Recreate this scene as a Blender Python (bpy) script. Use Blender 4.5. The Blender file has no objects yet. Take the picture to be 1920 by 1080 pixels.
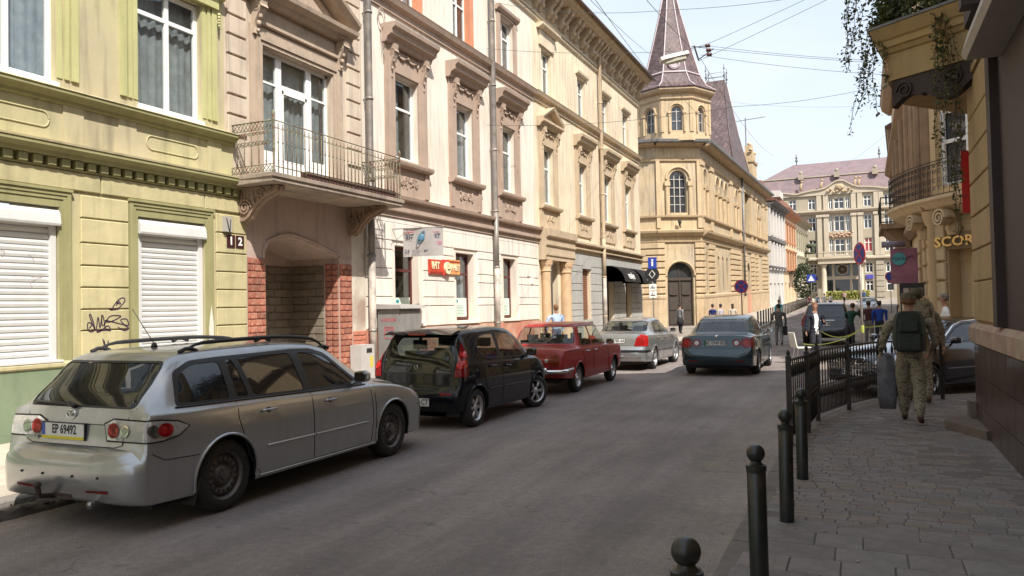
import bpy, bmesh, math, random
from mathutils import Vector, Matrix, Quaternion
from mathutils.bvhtree import BVHTree
random.seed(7)
PI = math.pi; rad = math.radians
sc = bpy.context.scene
col = sc.collection
H_EYE = 1.75; F_PX = 1450.0
pitch, roll = rad(1.46), rad(1.15)
yaw = math.atan(655 / F_PX * math.cos(pitch))
fw = Vector((-math.sin(yaw) * math.cos(pitch), math.cos(yaw) * math.cos(pitch), math.sin(pitch)))
rt = Vector((math.cos(yaw), math.sin(yaw), 0)); up = rt.cross(fw)
R_ = rt * math.cos(roll) - up * math.sin(roll); U_ = up * math.cos(roll) + rt * math.sin(roll)
cam_d = bpy.data.cameras.new('camera'); cam = bpy.data.objects.new('camera', cam_d); col.objects.link(cam)
m = Matrix.Identity(4)
for i in range(3):
    m[i][0] = R_[i]; m[i][1] = U_[i]; m[i][2] = -fw[i]
m.translation = (0, 0, H_EYE)
cam.matrix_world = m
cam_d.sensor_width = 36; cam_d.lens = F_PX / 1920 * 36; cam_d.clip_start = 0.05; cam_d.clip_end = 2000
sc.camera = cam
SUN = Vector((1, -0.85, 1.55)).normalized()
elev = math.asin(SUN.z); azi = math.atan2(SUN.x, SUN.y)
world = bpy.data.worlds.new('World'); sc.world = world; world.use_nodes = True
nt = world.node_tree; nt.nodes.clear()
def N(nt, t, **kw):
    n = nt.nodes.new(t)
    for k, v in kw.items(): setattr(n, k, v)
    return n
sky = N(nt, 'ShaderNodeTexSky', sky_type='NISHITA', sun_disc=False)
sky.sun_elevation = elev; sky.sun_rotation = azi; sky.air_density = 1.3; sky.dust_density = 3.0; sky.ozone_density = 1.2; sky.altitude = 200
tc = N(nt, 'ShaderNodeTexCoord'); mp = N(nt, 'ShaderNodeMapping'); mp.inputs['Scale'].default_value = (1, 1, 3.2)
nz = N(nt, 'ShaderNodeTexNoise'); nz.inputs['Scale'].default_value = 1.6; nz.inputs['Detail'].default_value = 6; nz.inputs['Roughness'].default_value = .55
cr = N(nt, 'ShaderNodeValToRGB'); cr.color_ramp.elements[0].position = .30; cr.color_ramp.elements[1].position = .72
cr.color_ramp.elements[0].color = (.45, .45, .45, 1); cr.color_ramp.elements[1].color = (.98, .98, .98, 1)
mx = N(nt, 'ShaderNodeMixRGB'); mx.inputs[2].default_value = (3.75, 4.1, 4.5, 1)
bg = N(nt, 'ShaderNodeBackground'); bg.inputs['Strength'].default_value = 0.135
wo = N(nt, 'ShaderNodeOutputWorld')
L = nt.links.new
L(tc.outputs['Generated'], mp.inputs[0]); L(mp.outputs[0], nz.inputs['Vector']); L(nz.outputs[0], cr.inputs[0])
L(cr.outputs[0], mx.inputs[0]); L(sky.outputs[0], mx.inputs[1]); L(mx.outputs[0], bg.inputs[0]); L(bg.outputs[0], wo.inputs[0])
sd = bpy.data.lights.new('sun', 'SUN'); sd.energy = 4.0; sd.angle = rad(0.53); sd.color = (1, .94, .85)
so = bpy.data.objects.new('sun', sd); col.objects.link(so); so.rotation_euler = (-SUN).to_track_quat('-Z', 'Y').to_euler(); so.location = (0, 0, 40)
sc.view_settings.view_transform = 'Standard'; sc.view_settings.look = 'None'; sc.view_settings.gamma = 1
sc.view_settings.use_curve_mapping = False; sc.view_settings.exposure = 0.88
sc.cycles.max_bounces = 6; sc.cycles.transparent_max_bounces = 16; sc.cycles.caustics_reflective = False; sc.cycles.caustics_refractive = False
sc.cycles.sample_clamp_indirect = 6
MATS = {}
def mat(name, c, rough=.85, var=.12, scale=2.5, bump=.0, bscale=60, metal=0, rnd=0.0, coat=0, spec=.5, dirt=0.0, c2=None, fine=.0):
    """painted / stone / metal surface: base colour broken up by two noises, optional dirt near broad noise"""
    if name in MATS: return MATS[name]
    m = bpy.data.materials.new(name); m.use_nodes = True; nt = m.node_tree; L = nt.links.new
    b = nt.nodes['Principled BSDF']
    b.inputs['Roughness'].default_value = rough; b.inputs['Metallic'].default_value = metal
    b.inputs['Coat Weight'].default_value = coat; b.inputs['Coat Roughness'].default_value = .04
    b.inputs['Specular IOR Level'].default_value = spec
    tc = N(nt, 'ShaderNodeTexCoord')
    n1 = N(nt, 'ShaderNodeTexNoise'); n1.inputs['Scale'].default_value = scale; n1.inputs['Detail'].default_value = 8; n1.inputs['Roughness'].default_value = .65
    L(tc.outputs['Object'], n1.inputs['Vector'])
    mr = N(nt, 'ShaderNodeMapRange'); mr.inputs[1].default_value = .3; mr.inputs[2].default_value = .7
    mr.inputs[3].default_value = 1 - var; mr.inputs[4].default_value = 1 + var
    L(n1.outputs[0], mr.inputs[0]); val = mr.outputs[0]
    if rnd:
        oi = N(nt, 'ShaderNodeObjectInfo'); ma = N(nt, 'ShaderNodeMath', operation='MULTIPLY_ADD'); ma.inputs[1].default_value = 2 * rnd; ma.inputs[2].default_value = 1 - rnd
        L(oi.outputs['Random'], ma.inputs[0]); mm = N(nt, 'ShaderNodeMath', operation='MULTIPLY'); L(val, mm.inputs[0]); L(ma.outputs[0], mm.inputs[1]); val = mm.outputs[0]
    if fine:
        n3 = N(nt, 'ShaderNodeTexNoise'); n3.inputs['Scale'].default_value = 90; n3.inputs['Detail'].default_value = 3
        L(tc.outputs['Object'], n3.inputs['Vector']); f = N(nt, 'ShaderNodeMapRange'); f.inputs[1].default_value = .3; f.inputs[2].default_value = .7; f.inputs[3].default_value = 1 - fine; f.inputs[4].default_value = 1 + fine
        L(n3.outputs[0], f.inputs[0]); mm = N(nt, 'ShaderNodeMath', operation='MULTIPLY'); L(val, mm.inputs[0]); L(f.outputs[0], mm.inputs[1]); val = mm.outputs[0]
    base = None
    if c2 is not None:
        n2 = N(nt, 'ShaderNodeTexNoise'); n2.inputs['Scale'].default_value = scale * .6; n2.inputs['Detail'].default_value = 6
        L(tc.outputs['Object'], n2.inputs['Vector']); r2 = N(nt, 'ShaderNodeMapRange'); r2.inputs[1].default_value = .42; r2.inputs[2].default_value = .62; L(n2.outputs[0], r2.inputs[0])
        mx = N(nt, 'ShaderNodeMixRGB'); mx.inputs[1].default_value = (*c, 1); mx.inputs[2].default_value = (*c2, 1); L(r2.outputs[0], mx.inputs[0]); base = mx.outputs[0]
    if dirt:
        mp = N(nt, 'ShaderNodeMapping'); mp.inputs['Scale'].default_value = (5, 5, .45); L(tc.outputs['Object'], mp.inputs[0])
        n4 = N(nt, 'ShaderNodeTexNoise'); n4.inputs['Scale'].default_value = 1.3; n4.inputs['Detail'].default_value = 6; L(mp.outputs[0], n4.inputs['Vector'])
        r4 = N(nt, 'ShaderNodeMapRange'); r4.inputs[1].default_value = .48; r4.inputs[2].default_value = .72; r4.inputs[3].default_value = 1; r4.inputs[4].default_value = 1 - dirt; L(n4.outputs[0], r4.inputs[0])
        mm = N(nt, 'ShaderNodeMath', operation='MULTIPLY'); L(val, mm.inputs[0]); L(r4.outputs[0], mm.inputs[1]); val = mm.outputs[0]
    vm = N(nt, 'ShaderNodeVectorMath', operation='SCALE')
    if base is None: vm.inputs[0].default_value = c
    else: L(base, vm.inputs[0])
    L(val, vm.inputs['Scale']); L(vm.outputs[0], b.inputs['Base Color'])
    if bump:
        n5 = N(nt, 'ShaderNodeTexNoise'); n5.inputs['Scale'].default_value = bscale; n5.inputs['Detail'].default_value = 5
        L(tc.outputs['Object'], n5.inputs['Vector']); bp = N(nt, 'ShaderNodeBump'); bp.inputs['Strength'].default_value = bump; bp.inputs['Distance'].default_value = .01
        L(n5.outputs[0], bp.inputs['Height']); L(bp.outputs[0], b.inputs['Normal'])
    MATS[name] = m
    return m
def glassmat(name, tint=(.55, .6, .6), trans=.75, rough=.02):
    if name in MATS: return MATS[name]
    m = bpy.data.materials.new(name); m.use_nodes = True; nt = m.node_tree; nt.nodes.clear(); L = nt.links.new
    o = N(nt, 'ShaderNodeOutputMaterial'); t = N(nt, 'ShaderNodeBsdfTransparent'); g = N(nt, 'ShaderNodeBsdfGlossy'); d = N(nt, 'ShaderNodeBsdfDiffuse')
    t.inputs[0].default_value = (*tint, 1); g.inputs['Roughness'].default_value = rough; g.inputs[0].default_value = (.95, .97, 1, 1); d.inputs[0].default_value = (.02, .022, .025, 1)
    lw = N(nt, 'ShaderNodeLayerWeight'); f = N(nt, 'ShaderNodeMath', operation='POWER'); f.inputs[1].default_value = 4.0; L(lw.outputs['Facing'], f.inputs[0])
    a = N(nt, 'ShaderNodeMixShader'); a.inputs[0].default_value = trans; L(d.outputs[0], a.inputs[1]); L(t.outputs[0], a.inputs[2])
    ad = N(nt, 'ShaderNodeMath', operation='MULTIPLY_ADD'); ad.inputs[1].default_value = .9; ad.inputs[2].default_value = .07; L(f.outputs[0], ad.inputs[0])
    b = N(nt, 'ShaderNodeMixShader'); L(ad.outputs[0], b.inputs[0]); L(a.outputs[0], b.inputs[1]); L(g.outputs[0], b.inputs[2]); L(b.outputs[0], o.inputs[0])
    MATS[name] = m; return m
def emis(name, c, s):
    m = mat(name, c, rough=.3, var=0); b = m.node_tree.nodes['Principled BSDF']; b.inputs['Emission Color'].default_value = (*c, 1); b.inputs['Emission Strength'].default_value = s; return m
class B:
    def __init__(s): s.bm = bmesh.new(); s.mi = 0
    def _f(s, vs):
        try: f = s.bm.faces.new(vs); f.material_index = s.mi; return f
        except ValueError: return None
    def face(s, pts): return s._f([s.bm.verts.new(p) for p in pts])
    def box(s, x0, x1, y0, y1, z0, z1):
        v = [s.bm.verts.new((x, y, z)) for z in (z0, z1) for x, y in ((x0, y0), (x1, y0), (x1, y1), (x0, y1))]
        for q in ((3, 2, 1, 0), (4, 5, 6, 7), (0, 1, 5, 4), (1, 2, 6, 5), (2, 3, 7, 6), (3, 0, 4, 7)): s._f([v[i] for i in q])
        return s
    def cbox(s, c, sz, M=None):   # centred box with optional matrix
        v = []
        for dz in (-.5, .5):
            for dx, dy in ((-.5, -.5), (.5, -.5), (.5, .5), (-.5, .5)):
                p = Vector((dx * sz[0], dy * sz[1], dz * sz[2]))
                if M is not None: p = M @ p
                v.append(s.bm.verts.new(p + Vector(c)))
        for q in ((3, 2, 1, 0), (4, 5, 6, 7), (0, 1, 5, 4), (1, 2, 6, 5), (2, 3, 7, 6), (3, 0, 4, 7)): s._f([v[i] for i in q])
        return s
    def bbox(s, x0, x1, y0, y1, z0, z1, c=.01):   # block with chamfered +x face
        c = min(c, (y1 - y0) * .4, (z1 - z0) * .4)
        o = [(x0, y0, z0), (x0, y1, z0), (x0, y1, z1), (x0, y0, z1)]
        a = [(x1 - c, y0, z0), (x1 - c, y1, z0), (x1 - c, y1, z1), (x1 - c, y0, z1)]
        b = [(x1, y0 + c, z0 + c), (x1, y1 - c, z0 + c), (x1, y1 - c, z1 - c), (x1, y0 + c, z1 - c)]
        V = [[s.bm.verts.new(p) for p in r] for r in (o, a, b)]
        for i in range(4):
            j = (i + 1) % 4
            s._f([V[0][i], V[0][j], V[1][j], V[1][i]]); s._f([V[1][i], V[1][j], V[2][j], V[2][i]])
        s._f(V[2]); return s
    def loft(s, rings, closed=True, caps=(True, True)):
        V = [[s.bm.verts.new(p) for p in r] for r in rings]
        n = len(V[0])
        for a, b in zip(V, V[1:]):
            for i in range(n if closed else n - 1):
                j = (i + 1) % n; s._f([a[i], a[j], b[j], b[i]])
        if caps[0] and n > 2: s._f(V[0][::-1])
        if caps[1] and n > 2: s._f(V[-1])
        return s
    def prism(s, poly, fn, a, b):   # poly of 2d points, fn(p, t) -> 3d
        return s.loft([[fn(p, a) for p in poly], [fn(p, b) for p in poly]])
    def tube(s, pts, r, n=8, caps=True, taper=None):
        pts = [Vector(p) for p in pts]; rings = []; k = len(pts)
        t0 = (pts[1] - pts[0]).normalized(); nrm = t0.orthogonal().normalized()
        for i, p in enumerate(pts):
            t = (pts[min(i + 1, k - 1)] - pts[max(i - 1, 0)])
            if t.length < 1e-9: t = t0
            t.normalize(); nrm = (nrm - t * nrm.dot(t)); nrm = nrm.normalized() if nrm.length > 1e-6 else t.orthogonal().normalized()
            bn = t.cross(nrm); rr = r if not taper else (r + (taper - r) * i / (k - 1))
            if hasattr(r, '__len__'): rr = r[i]
            rings.append([p + (nrm * math.cos(2 * PI * j / n) + bn * math.sin(2 * PI * j / n)) * rr for j in range(n)])
        return s.loft(rings, True, (caps, caps))
    def lathe(s, prof, n=16, M=None, caps=True):   # prof: (r, h) about z
        M = M or Matrix.Identity(4); rings = []
        for r, h in prof: rings.append([M @ Vector((r * math.cos(2 * PI * j / n), r * math.sin(2 * PI * j / n), h)) for j in range(n)])
        return s.loft(rings, True, (caps, caps))
    def ball(s, c, r, n=8, sq=(1, 1, 1)):
        rings = []; k = max(4, n // 2)
        for i in range(1, k):
            a = PI * i / k
            rings.append([(c[0] + sq[0] * r * math.sin(a) * math.cos(2 * PI * j / n), c[1] + sq[1] * r * math.sin(a) * math.sin(2 * PI * j / n), c[2] - sq[2] * r * math.cos(a)) for j in range(n)])
        return s.loft(rings)
    def add(s, o, M=None):
        me = o if isinstance(o, bpy.types.Mesh) else None
        n0 = len(s.bm.verts); s.bm.from_mesh(me); s.bm.verts.ensure_lookup_table()
        if M is not None:
            for v in s.bm.verts[n0:]: v.co = M @ v.co
        return s
    def mesh(s, name, mats, smooth=False, recalc=True, angle=None):
        if recalc: bmesh.ops.recalc_face_normals(s.bm, faces=s.bm.faces)
        me = bpy.data.meshes.new(name); s.bm.to_mesh(me); s.bm.free()
        if not isinstance(mats, (list, tuple)): mats = [mats]
        for m_ in mats: me.materials.append(m_)
        if smooth:
            me.shade_smooth()
            if angle: me.set_sharp_from_angle(angle=rad(angle))
        return me
def thing(name, label, cat, loc=(0, 0, 0), rz=0, group=None):
    o = bpy.data.objects.new(name, None); col.objects.link(o); o.location = loc; o.rotation_euler = (0, 0, rz); o.empty_display_size = .2
    o['label'] = label; o['category'] = cat
    if group: o['group'] = group
    return o
def obj(name, me, parent=None, loc=None, rz=0, rot=None, label=None, cat=None, group=None, kind=None):
    """link a mesh as one object; under a parent whose own location is not zero, world-space meshes are shifted back"""
    o = bpy.data.objects.new(name, me); col.objects.link(o)
    if parent is not None:
        o.parent = parent
    if loc is not None: o.location = loc
    if rz: o.rotation_euler = (0, 0, rz)
    if rot: o.rotation_euler = rot
    if label: o['label'] = label
    if cat: o['category'] = cat
    if group: o['group'] = group
    if kind: o['kind'] = kind
    return o
def wobj(name, me, parent, **k):   # mesh given in world coordinates, parent top-level without rotation
    return obj(name, me, parent, loc=-parent.location, **k)
def wsub(name, me, parent, **k):   # sub-part: parent is itself a child with mesh at world coordinates
    return obj(name, me, parent, **k)
def solo(name, me, label, cat, group=None, loc=None, rz=0): return obj(name, me, None, loc, rz, label=label, cat=cat, group=group)
def struct(name, me, kind='structure', parent=None): return obj(name, me, parent, kind=kind)
def copy_tree(o, parent=None, **kw):
    c = o.copy(); col.objects.link(c); c.parent = parent
    for ch in o.children: copy_tree(ch, c)
    for k, v in kw.items():
        if k == 'location': c.location = v
        elif k == 'rz': c.rotation_euler = (0, 0, v)
        else: c[k] = v
    return c
def text_mesh(s, size=1, depth=.004, align='CENTER', bold=0, sx=1):
    cu = bpy.data.curves.new('lettering', 'FONT'); cu.body = s; cu.size = size; cu.extrude = depth; cu.align_x = align; cu.align_y = 'CENTER'; cu.offset = bold; cu.resolution_u = 2
    o = bpy.data.objects.new('lettering', cu); col.objects.link(o)
    bpy.context.view_layer.update()
    me = bpy.data.meshes.new_from_object(o.evaluated_get(bpy.context.evaluated_depsgraph_get()))
    bpy.data.objects.remove(o)
    if sx != 1:
        for v in me.vertices: v.co.x *= sx
    return me
def text(name, s, size, M, material, parent, depth=.004, bold=0, sx=1, align='CENTER'):
    """M maps text plane (x right, y up, z out) to parent's space"""
    me = text_mesh(s, size, depth, align, bold, sx); me.transform(M); me.materials.clear(); me.materials.append(material)
    return obj(name, me, parent)
def frame(o, xdir, ydir):   # matrix with origin o, x axis, y axis
    x = Vector(xdir).normalized(); y = Vector(ydir).normalized(); z = x.cross(y).normalized(); y = z.cross(x)
    M = Matrix.Identity(4)
    for i in range(3): M[i][0] = x[i]; M[i][1] = y[i]; M[i][2] = z[i]; M[i][3] = o[i]
    return M
def pchip(xs, ys, x):
    n = len(xs)
    if x <= xs[0]: return ys[0]
    if x >= xs[-1]: return ys[-1]
    h = [xs[i + 1] - xs[i] for i in range(n - 1)]; d = [(ys[i + 1] - ys[i]) / h[i] for i in range(n - 1)]
    def sl(i):
        if i == 0: return d[0]
        if i == n - 1: return d[-1]
        if d[i - 1] * d[i] <= 0: return 0
        w1 = 2 * h[i] + h[i - 1]; w2 = h[i] + 2 * h[i - 1]
        return (w1 + w2) / (w1 / d[i - 1] + w2 / d[i])
    i = max(j for j in range(n - 1) if xs[j] <= x); t = (x - xs[i]) / h[i]; a, b = sl(i), sl(i + 1)
    return ys[i] * (2 * t**3 - 3 * t**2 + 1) + h[i] * a * (t**3 - 2 * t**2 + t) + ys[i + 1] * (3 * t**2 - 2 * t**3) + h[i] * b * (t**3 - t**2)
def gz(y): return 0.0 if y < 40 else .021 * (y - 40) ** 2 / 12 / 2 if y < 52 else .021 * (y - 46) if y < 150 else .021 * 104
white = mat('white_window_paint', (.78, .78, .76), .35, .04, 4)
glass = glassmat('window_glass', (.88, .92, .94), .97)
darkglass = mat('dark_window_glass', (.035, .04, .048), .04, .2, 1.5, spec=1)
curtain = mat('net_curtain', (.34, .34, .33), .9, .3, 5)
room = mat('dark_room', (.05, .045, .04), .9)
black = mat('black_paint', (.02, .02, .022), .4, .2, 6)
def road_material():
    m = bpy.data.materials.new('asphalt'); m.use_nodes = True; nt = m.node_tree; L = nt.links.new; b = nt.nodes['Principled BSDF']; b.inputs['Roughness'].default_value = .82
    tc = N(nt, 'ShaderNodeTexCoord')
    def noise(s, d=6, sc3=None, r=.6):
        n = N(nt, 'ShaderNodeTexNoise'); n.inputs['Scale'].default_value = s; n.inputs['Detail'].default_value = d; n.inputs['Roughness'].default_value = r
        if sc3: mp = N(nt, 'ShaderNodeMapping'); mp.inputs['Scale'].default_value = sc3; L(tc.outputs['Object'], mp.inputs[0]); L(mp.outputs[0], n.inputs['Vector'])
        else: L(tc.outputs['Object'], n.inputs['Vector'])
        return n.outputs[0]
    def ramp(o, a, b_, c, d):
        r = N(nt, 'ShaderNodeMapRange'); r.inputs[1].default_value = a; r.inputs[2].default_value = b_; r.inputs[3].default_value = c; r.inputs[4].default_value = d; L(o, r.inputs[0]); return r.outputs[0]
    def mul(a, c):
        n = N(nt, 'ShaderNodeMath', operation='MULTIPLY'); L(a, n.inputs[0]); L(c, n.inputs[1]); return n.outputs[0]
    v = mul(mul(ramp(noise(.35, 5), .35, .65, .78, 1.2), ramp(noise(1.0, 6, (2.2, .25, 1)), .35, .65, .82, 1.16)), ramp(noise(150, 2), .3, .7, .72, 1.3))
    vo = N(nt, 'ShaderNodeTexVoronoi'); vo.inputs['Scale'].default_value = 70; L(tc.outputs['Object'], vo.inputs['Vector']); v = mul(v, ramp(vo.outputs['Distance'], .0, .5, .8, 1.08))
    v = mul(v, ramp(noise(14, 4), .3, .7, .86, 1.14)); v = mul(v, ramp(noise(4.5, 3, None, .8), .62, .70, 1, .80))
    v2 = N(nt, 'ShaderNodeTexVoronoi', feature='DISTANCE_TO_EDGE'); v2.inputs['Scale'].default_value = .55; nn = N(nt, 'ShaderNodeVectorMath', operation='ADD'); n7 = N(nt, 'ShaderNodeTexNoise'); n7.inputs['Scale'].default_value = 3; L(tc.outputs['Object'], n7.inputs['Vector']); L(tc.outputs['Object'], nn.inputs[0]); L(n7.outputs['Color'], nn.inputs[1]); L(nn.outputs[0], v2.inputs['Vector'])
    crack = ramp(v2.outputs['Distance'], .0, .008, .62, 1); gate = ramp(noise(.5, 2), .50, .58, 0, 1)
    g = N(nt, 'ShaderNodeMix'); L(gate, g.inputs[0]); g.inputs[2].default_value = 1; L(crack, g.inputs[3]); v = mul(v, g.outputs[0])
    sx = N(nt, 'ShaderNodeSeparateXYZ'); L(tc.outputs['Object'], sx.inputs[0])
    d1 = N(nt, 'ShaderNodeMath', operation='ADD'); L(sx.outputs[0], d1.inputs[0]); L(ramp(noise(1.2, 6), .3, .7, -.45, .45), d1.inputs[1])
    right = ramp(d1.outputs[0], -2.0, -.9, 0, .8); left = ramp(d1.outputs[0], -6.6, -7.1, 0, .7)
    mxx = N(nt, 'ShaderNodeMath', operation='MAXIMUM'); L(right, mxx.inputs[0]); L(left, mxx.inputs[1])
    vd = N(nt, 'ShaderNodeVectorMath', operation='DISTANCE'); sc_ = N(nt, 'ShaderNodeMapping'); sc_.inputs['Location'].default_value = (1.35, -9.4 * .45, 0); sc_.inputs['Scale'].default_value = (1, .45, 1); L(tc.outputs['Object'], sc_.inputs[0]); L(sc_.outputs[0], vd.inputs[0]); vd.inputs[1].default_value = (0, 0, 0)
    ad = N(nt, 'ShaderNodeMath', operation='ADD'); L(vd.outputs['Value'], ad.inputs[0]); L(ramp(noise(2.5, 6), .3, .7, -.22, .22), ad.inputs[1]); patch = ramp(ad.outputs[0], .48, .36, 0, .8)
    mx2 = N(nt, 'ShaderNodeMath', operation='MAXIMUM'); L(mxx.outputs[0], mx2.inputs[0]); L(patch, mx2.inputs[1]); dn = mul(mx2.outputs[0], ramp(noise(6, 5), .35, .6, .3, 1))
    mx = N(nt, 'ShaderNodeMixRGB'); mx.inputs[1].default_value = (.205, .174, .162, 1); mx.inputs[2].default_value = (.27, .225, .175, 1); L(dn, mx.inputs[0])
    vm = N(nt, 'ShaderNodeVectorMath', operation='SCALE'); L(mx.outputs[0], vm.inputs[0]); L(v, vm.inputs['Scale']); L(vm.outputs[0], b.inputs['Base Color'])
    bp = N(nt, 'ShaderNodeBump'); bp.inputs['Strength'].default_value = .5; bp.inputs['Distance'].default_value = .01; L(vo.outputs['Distance'], bp.inputs['Height']); L(bp.outputs[0], b.inputs['Normal'])
    return m
asphalt = road_material()
b = B(); ys = [-300, -60, -20, 0, 20, 40, 43, 46, 49, 52, 60, 80, 100, 120, 150, 400, 900]; xs_ = [-600, -60, -12, -7, -3, 1, 12, 60, 600]
vv = [[b.bm.verts.new((x, y, gz(y))) for x in xs_] for y in ys]
for i in range(len(ys) - 1):
    for j in range(len(xs_) - 1): b._f([vv[i][j], vv[i][j + 1], vv[i + 1][j + 1], vv[i + 1][j]])
struct('road', b.mesh('road', asphalt))
kerbm = mat('kerb_stone', (.22, .20, .18), .9, .25, 5, bump=.5, bscale=30, rnd=.15)
pavm = mat('pavement_concrete', (.40, .36, .30), .9, .15, 1.5, bump=.3, bscale=40, c2=(.33, .29, .25))
def slab_strip(name, left, right, ztop, m_, zb=-.05):
    """paved strip between two polylines of the same length (x, y)"""
    b = B(); n = len(left); V = []
    for (p, q) in zip(left, right):
        g = gz(p[1]); V.append([b.bm.verts.new((p[0], p[1], g + zb)), b.bm.verts.new((p[0], p[1], g + ztop)), b.bm.verts.new((q[0], q[1], gz(q[1]) + ztop)), b.bm.verts.new((q[0], q[1], gz(q[1]) + zb))])
    for a, c in zip(V, V[1:]):
        for i in range(4): b._f([a[i], a[(i + 1) % 4], c[(i + 1) % 4], c[i]])
    b._f(V[0]); b._f(V[-1]); return struct(name, b.mesh(name, m_))
pl = slab_strip('pavement', [(-12.5, -30), (-12.5, 39.6)], [(-7.28, -30), (-7.28, 39.6)], .10, pavm)
tile = B(); tile.bbox(0, .02, .006, .494, .006, .494, .006); 
tm = B(); tm.loft([[(0, 0, 0), (.49, 0, 0), (.49, .49, 0), (0, .49, 0)], [(0, 0, .012), (.49, 0, .012), (.49, .49, .012), (0, .49, .012)], [(.006, .006, .016), (.484, .006, .016), (.484, .484, .016), (.006, .484, .016)]])
tileme = tm.mesh('paving_slab', mat('paving_slab_light', (.43, .38, .31), .9, .15, 3, rnd=.13, bump=.3, bscale=40))
for i in range(6):
    for j in range(12): obj('slab', tileme, pl, loc=(-10.27 + i * .5, 3.4 + j * .5, .094 + random.uniform(-.002, .002)), rz=random.uniform(-.006, .006))
kb = B(); kb.loft([[(0, .01, -.05), (.16, .01, -.05), (.16, .99, -.05), (0, .99, -.05)], [(0, .01, .09), (.15, .01, .08), (.15, .99, .08), (0, .99, .09)], [(.01, .02, .105), (.135, .02, .10), (.135, .98, .10), (.01, .98, .105)]])
kme = kb.mesh('kerb_stone', kerbm)
for i in range(44): obj('kerb_stone', kme, pl, loc=(-7.30 + random.uniform(-.012, .012), -4 + i, random.uniform(-.015, .005)), rz=random.uniform(-.01, .01))
gm = mat('gutter_rubble', (.10, .085, .075), .95, .4, 9, rnd=.3)
b = B()
nzv = __import__('mathutils').noise
V = [[b.bm.verts.new((-7.16 + j * .05 + .02 * nzv.noise(Vector((i * .3, 5, 0))), 2.8 + i * .05, .003 + (.05 + .07 * max(0, nzv.noise(Vector((i * .22, j * .5, 3))))) * math.sin(PI * min(1, (j + .6) / 8.6)) * (0 if j == 8 else 1) + .012 * nzv.noise(Vector((i * 1.7, j * 1.9, 0))) - (.01 if j == 8 else 0))) for j in range(9)] for i in range(150)]
for i in range(149):
    for j in range(8): b._f([V[i][j], V[i][j + 1], V[i + 1][j + 1], V[i + 1][j]])
for i in range(700):
    y = random.uniform(2.8, 10.2); x = -6.98 + random.gauss(0, .10); r = random.uniform(.005, .022); b.ball((x, y, r * .4 + (.04 if x < -6.85 else 0)), r, 5, (1, random.uniform(.7, 1.5), .6))
struct('gutter_rubble', b.mesh('gutter_rubble', gm), 'stuff')
slab_strip('pavement', [(-30, 51.0), (-9.6, 51.0), (-9.8, 70), (-9.8, 150)], [(-30, 50.6), (-5.8, 50.6), (-5.9, 70), (-6.6, 150)], .14, pavm)
kp = [(-.86, -12), (-.88, 0), (-.88, 5), (-.87, 8.5), (-.86, 10), (-.80, 11.5), (-.46, 13.1), (.02, 14.2), (.6, 14.9), (1.6, 15.6), (4, 17.0), (12, 21.5)]
rp = [(3, -12), (3, 0), (3, 5), (3, 8.5), (3, 10), (3, 10.8), (3.2, 11.6), (3.6, 12.6), (4.2, 13.4), (5, 14.2), (7, 15.4), (14, 18.6)]
prm = mat('pavement_bed', (.155, .13, .115), .95, .25, 4, bump=.6, bscale=30)
pr_ = slab_strip('pavement', kp, rp, .088, prm)
edge = mat('kerb_edge', (.16, .135, .115), .9, .25, 4, rnd=.15)
def along(path, d0, d1):
    """points at distance d0..d1 on a polyline"""
    out = []; acc = 0
    for a, c in zip(path, path[1:]):
        l = math.dist(a, c)
        if acc + l >= d0 and acc <= d1:
            for d in (max(d0, acc), min(d1, acc + l)):
                t = (d - acc) / l; q = (a[0] + (c[0] - a[0]) * t, a[1] + (c[1] - a[1]) * t)
                if not out or math.dist(out[-1], q) > 1e-4: out.append(q)
        acc += l
    return out
for i in range(16, 44):
    p = along(kp, i * .8 + .008, i * .8 + .792)
    if len(p) < 2: continue
    b = B(); rings = []
    for k, q in enumerate(p):
        d = Vector(p[min(k + 1, len(p) - 1)]) - Vector(p[max(k - 1, 0)]); n_ = Vector((d.y, -d.x)).normalized()
        rings.append([(q[0] - n_.x * .012, q[1] - n_.y * .012, -.03), (q[0] - n_.x * .01, q[1] - n_.y * .01, .082), (q[0] + n_.x * .005, q[1] + n_.y * .005, .092), (q[0] + n_.x * .15, q[1] + n_.y * .15, .092), (q[0] + n_.x * .15, q[1] + n_.y * .15, -.03)])
    b.loft(rings); wobj('kerb_stone', b.mesh('kerb_stone', edge), pr_)
pav = mat('paving_stone', (.225, .192, .175), .85, .22, 6, rnd=.14, bump=.6, bscale=50, fine=.12, dirt=0)
pav2 = mat('paving_stone_grey', (.205, .18, .168), .85, .22, 6, rnd=.12, bump=.6, bscale=50, fine=.12)
pav3 = mat('paving_stone_brown', (.225, .18, .15), .85, .22, 6, rnd=.14, bump=.6, bscale=50, fine=.12)
def stone(w, l, m_, h=.022):
    b = B(); c = .007; b.loft([[(0, 0, 0), (w, 0, 0), (w, l, 0), (0, l, 0)], [(0, 0, h - .006), (w, 0, h - .006), (w, l, h - .006), (0, l, h - .006)], [(c, c, h), (w - c, c, h), (w - c, l - c, h), (c, l - c, h)]]); return b.mesh('paving_stone', m_)
big = [stone(w, .30, m_) for w in (.30, .42, .52) for m_ in (pav, pav2)]
small = [stone(w, .098, m_, .020) for w in (.17, .20, .23) for m_ in (pav, pav, pav2, pav3)]
cnt = 0; y = 2.6
while y < 6.05:
    x = -.70 + random.uniform(-.1, .05)
    while x < 2.3:
        k = random.randrange(6); w = (.30, .30, .42, .42, .52, .52)[k]
        obj('paving_stone', big[k], pr_, loc=(x + .005, y, .075 + random.uniform(-.002, .003)), rz=random.uniform(-.008, .008)); x += w + .007; cnt += 1
    y += .307
rest = B(); npart = 0
y = 6.06
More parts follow.
